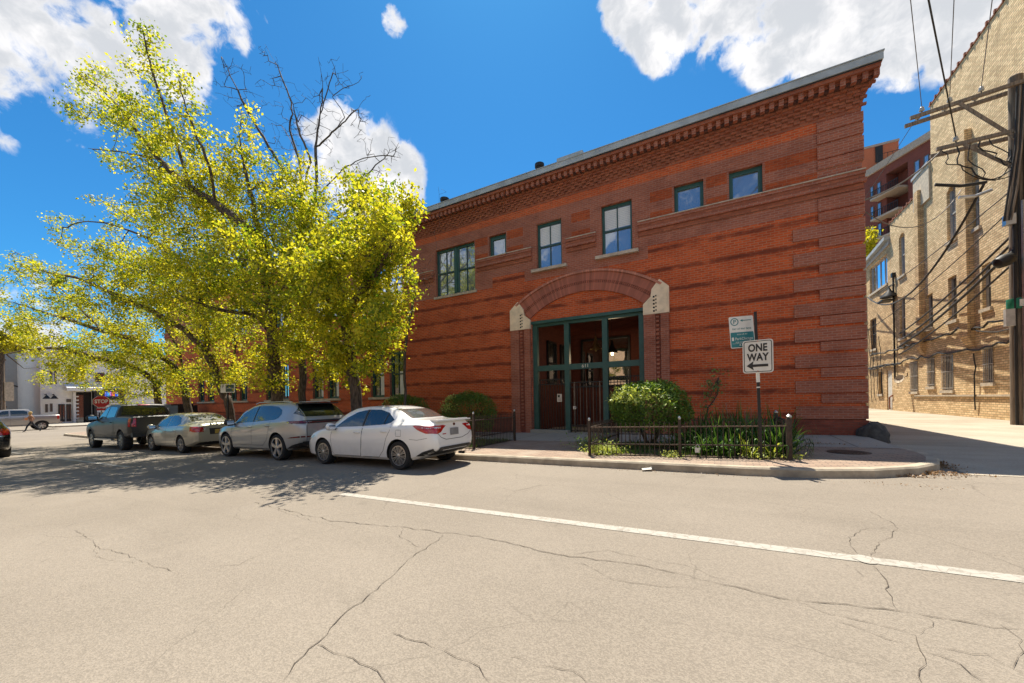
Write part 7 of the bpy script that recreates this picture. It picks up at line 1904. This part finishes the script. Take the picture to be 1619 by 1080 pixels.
# ------------------------------------------------------------------ sky, sun, camera
SUNV = Vector((-.24, .43, 1.)).normalized()
def world():
    w = bpy.data.worlds.new('World'); scene.world = w; w.use_nodes = True
    nt = w.node_tree; bg = nt.nodes['Background']
    sky = nd(nt, 'ShaderNodeTexSky', sky_type='NISHITA'); sky.sun_disc = False
    sky.sun_elevation = math.asin(SUNV.z); sky.sun_rotation = math.atan2(SUNV.x, SUNV.y)
    sky.air_density = 1.0; sky.dust_density = .3; sky.ozone_density = 3.
    tc = nd(nt, 'ShaderNodeTexCoord').outputs['Generated']
    nv = nd(nt, 'ShaderNodeVectorMath', operation='NORMALIZE'); nt.links.new(tc, nv.inputs[0]); dv = nv.outputs[0]
    base = mixc(nt, 1., sky.outputs[0], SKYTINT, 'MULTIPLY')
    # cumulus: soft lumps at measured bearings, broken up by fractal noise
    def dirn(px, py): return Vector(ray(px, py)).normalized()
    L = [(40, 30, 190), (190, 15, 125), (320, 5, 85), (120, 110, 85), (-20, 150, 95), (0, 210, 45), (290, 90, 42), (250, 110, 46), (370, 30, 50),
         (555, 250, 64), (530, 212, 32), (615, 275, 46), (500, 290, 50), (575, 305, 60), (640, 300, 26),
         (35, 460, 60), (10, 450, 50), (60, 535, 55), (95, 520, 30), (0, 520, 40),
         (1000, 5, 52), (1060, 15, 62), (1140, -10, 72), (1250, 35, 76), (1340, 20, 95), (1450, 20, 95), (1410, 120, 40), (1215, 95, 36), (1050, 75, 34), (1180, 60, 40), (1560, 10, 110),
         (622, 36, 20)]
    tot = None
    for px, py, r in L:
        c = dirn(px, py); e = dirn(px+r, py); cosr = c.dot(e)
        dp = nd(nt, 'ShaderNodeVectorMath', operation='DOT_PRODUCT'); nt.links.new(dv, dp.inputs[0]); dp.inputs[1].default_value = c
        mr = nd(nt, 'ShaderNodeMapRange', interpolation_type='SMOOTHSTEP'); nt.links.new(dp.outputs['Value'], mr.inputs[0])
        mr.inputs[1].default_value = 1-(1-cosr)*2.5; mr.inputs[2].default_value = 1-(1-cosr)*.0
        tot = mr.outputs[0] if tot is None else mth(nt, 'MAXIMUM', tot, mr.outputs[0])
    # unseen clouds added outside the view, behind the photographer, as fill for the facade
    away = nd(nt, 'ShaderNodeVectorMath', operation='DOT_PRODUCT'); nt.links.new(dv, away.inputs[0]); away.inputs[1].default_value = Vector((FW[0], FW[1], .25)).normalized()
    back = mth(nt, 'MULTIPLY', ramp(nt, away.outputs['Value'], .30, 0.), ramp(nt, noi(nt, dv, 2.1, 2.), .33, .56))
    tot = mth(nt, 'MAXIMUM', tot, mth(nt, 'MULTIPLY', back, .8))
    wp = nd(nt, 'ShaderNodeVectorMath', operation='MULTIPLY_ADD')
    n3 = nd(nt, 'ShaderNodeTexNoise'); nt.links.new(dv, n3.inputs['Vector']); n3.inputs['Scale'].default_value = 14.; n3.inputs['Detail'].default_value = 3.
    nt.links.new(n3.outputs[1], wp.inputs[0]); wp.inputs[1].default_value = (.05, .05, .05); nt.links.new(dv, wp.inputs[2])
    na = mth(nt, 'ADD', mth(nt, 'MULTIPLY', noi(nt, wp.outputs[0], 5.5, 9., .58), .6), mth(nt, 'MULTIPLY', noi(nt, wp.outputs[0], 15., 8., .6), .4))
    dens = mth(nt, 'ADD', mth(nt, 'MULTIPLY', tot, .76), mth(nt, 'MULTIPLY', mth(nt, 'SUBTRACT', na, .5), 4.6))
    alpha = ramp(nt, dens, .33, .74)
    alpha = mth(nt, 'MULTIPLY', alpha, ramp(nt, tot, .0, .5))
    thick = ramp(nt, mth(nt, 'ADD', dens, mth(nt, 'MULTIPLY', noi(nt, wp.outputs[0], 5., 5.), .35)), .35, 1.05)
    body = ramp(nt, noi(nt, wp.outputs[0], 11., 6.), .35, .62)
    shade = mixc(nt, mth(nt, 'MULTIPLY', thick, body), CLOUD_W, CLOUD_G)
    nt.links.new(mixc(nt, mth(nt, 'MULTIPLY', alpha, .97), base, shade), bg.inputs[0])
    bg.inputs[1].default_value = .1
SKYTINT = (.115, .385, .54); CLOUD_W = (4.2, 4.1, 4.05); CLOUD_G = (2.6, 2.68, 2.8)
world()
sl = bpy.data.lights.new('sun', 'SUN'); sl.energy = 3.5; sl.angle = R(.5); sl.color = (1., .93, .80)
so = bpy.data.objects.new('sun', sl); COL.objects.link(so)
so.rotation_euler = SUNV.to_track_quat('Z', 'Y').to_euler()
cam = bpy.data.cameras.new('camera'); co = bpy.data.objects.new('camera', cam); COL.objects.link(co)
cam.sensor_width = 36.; cam.lens = 36.*FPX/1619.; cam.sensor_fit = 'HORIZONTAL'; cam.clip_end = 3000.; cam.clip_start = .05
co.location = (0, 0, CAMZ)
# level camera turned YAW to the left, rolled ROLL, with vertical shift
fwd = Vector((FW[0], FW[1], 0)); up = Vector((0, 0, 1)); rgt = fwd.cross(up)
M3 = Matrix((rgt, up, -fwd)).transposed()
co.matrix_world = Matrix.Translation((0, 0, CAMZ)) @ (M3 @ Matrix.Rotation(-ROLL, 3, 'Z')).to_4x4()
# shift of the (rolled) image so that the horizon falls where it does
hx, hy = -V0*0.0, V0
c_, s_ = math.cos(ROLL), math.sin(ROLL)
# the level optical axis lands at u=-V0*sin, v=V0*cos of the image plane
cam.shift_x = (V0*s_)/1619.; cam.shift_y = -(V0*c_)/1619.
scene.camera = co
vs = scene.view_settings; vs.view_transform = 'Standard'; vs.look = 'None'; vs.exposure = 1.45; vs.gamma = 1.
scene.cycles.max_bounces = 6; scene.cycles.transparent_max_bounces = 8
bpy.context.view_layer.update()
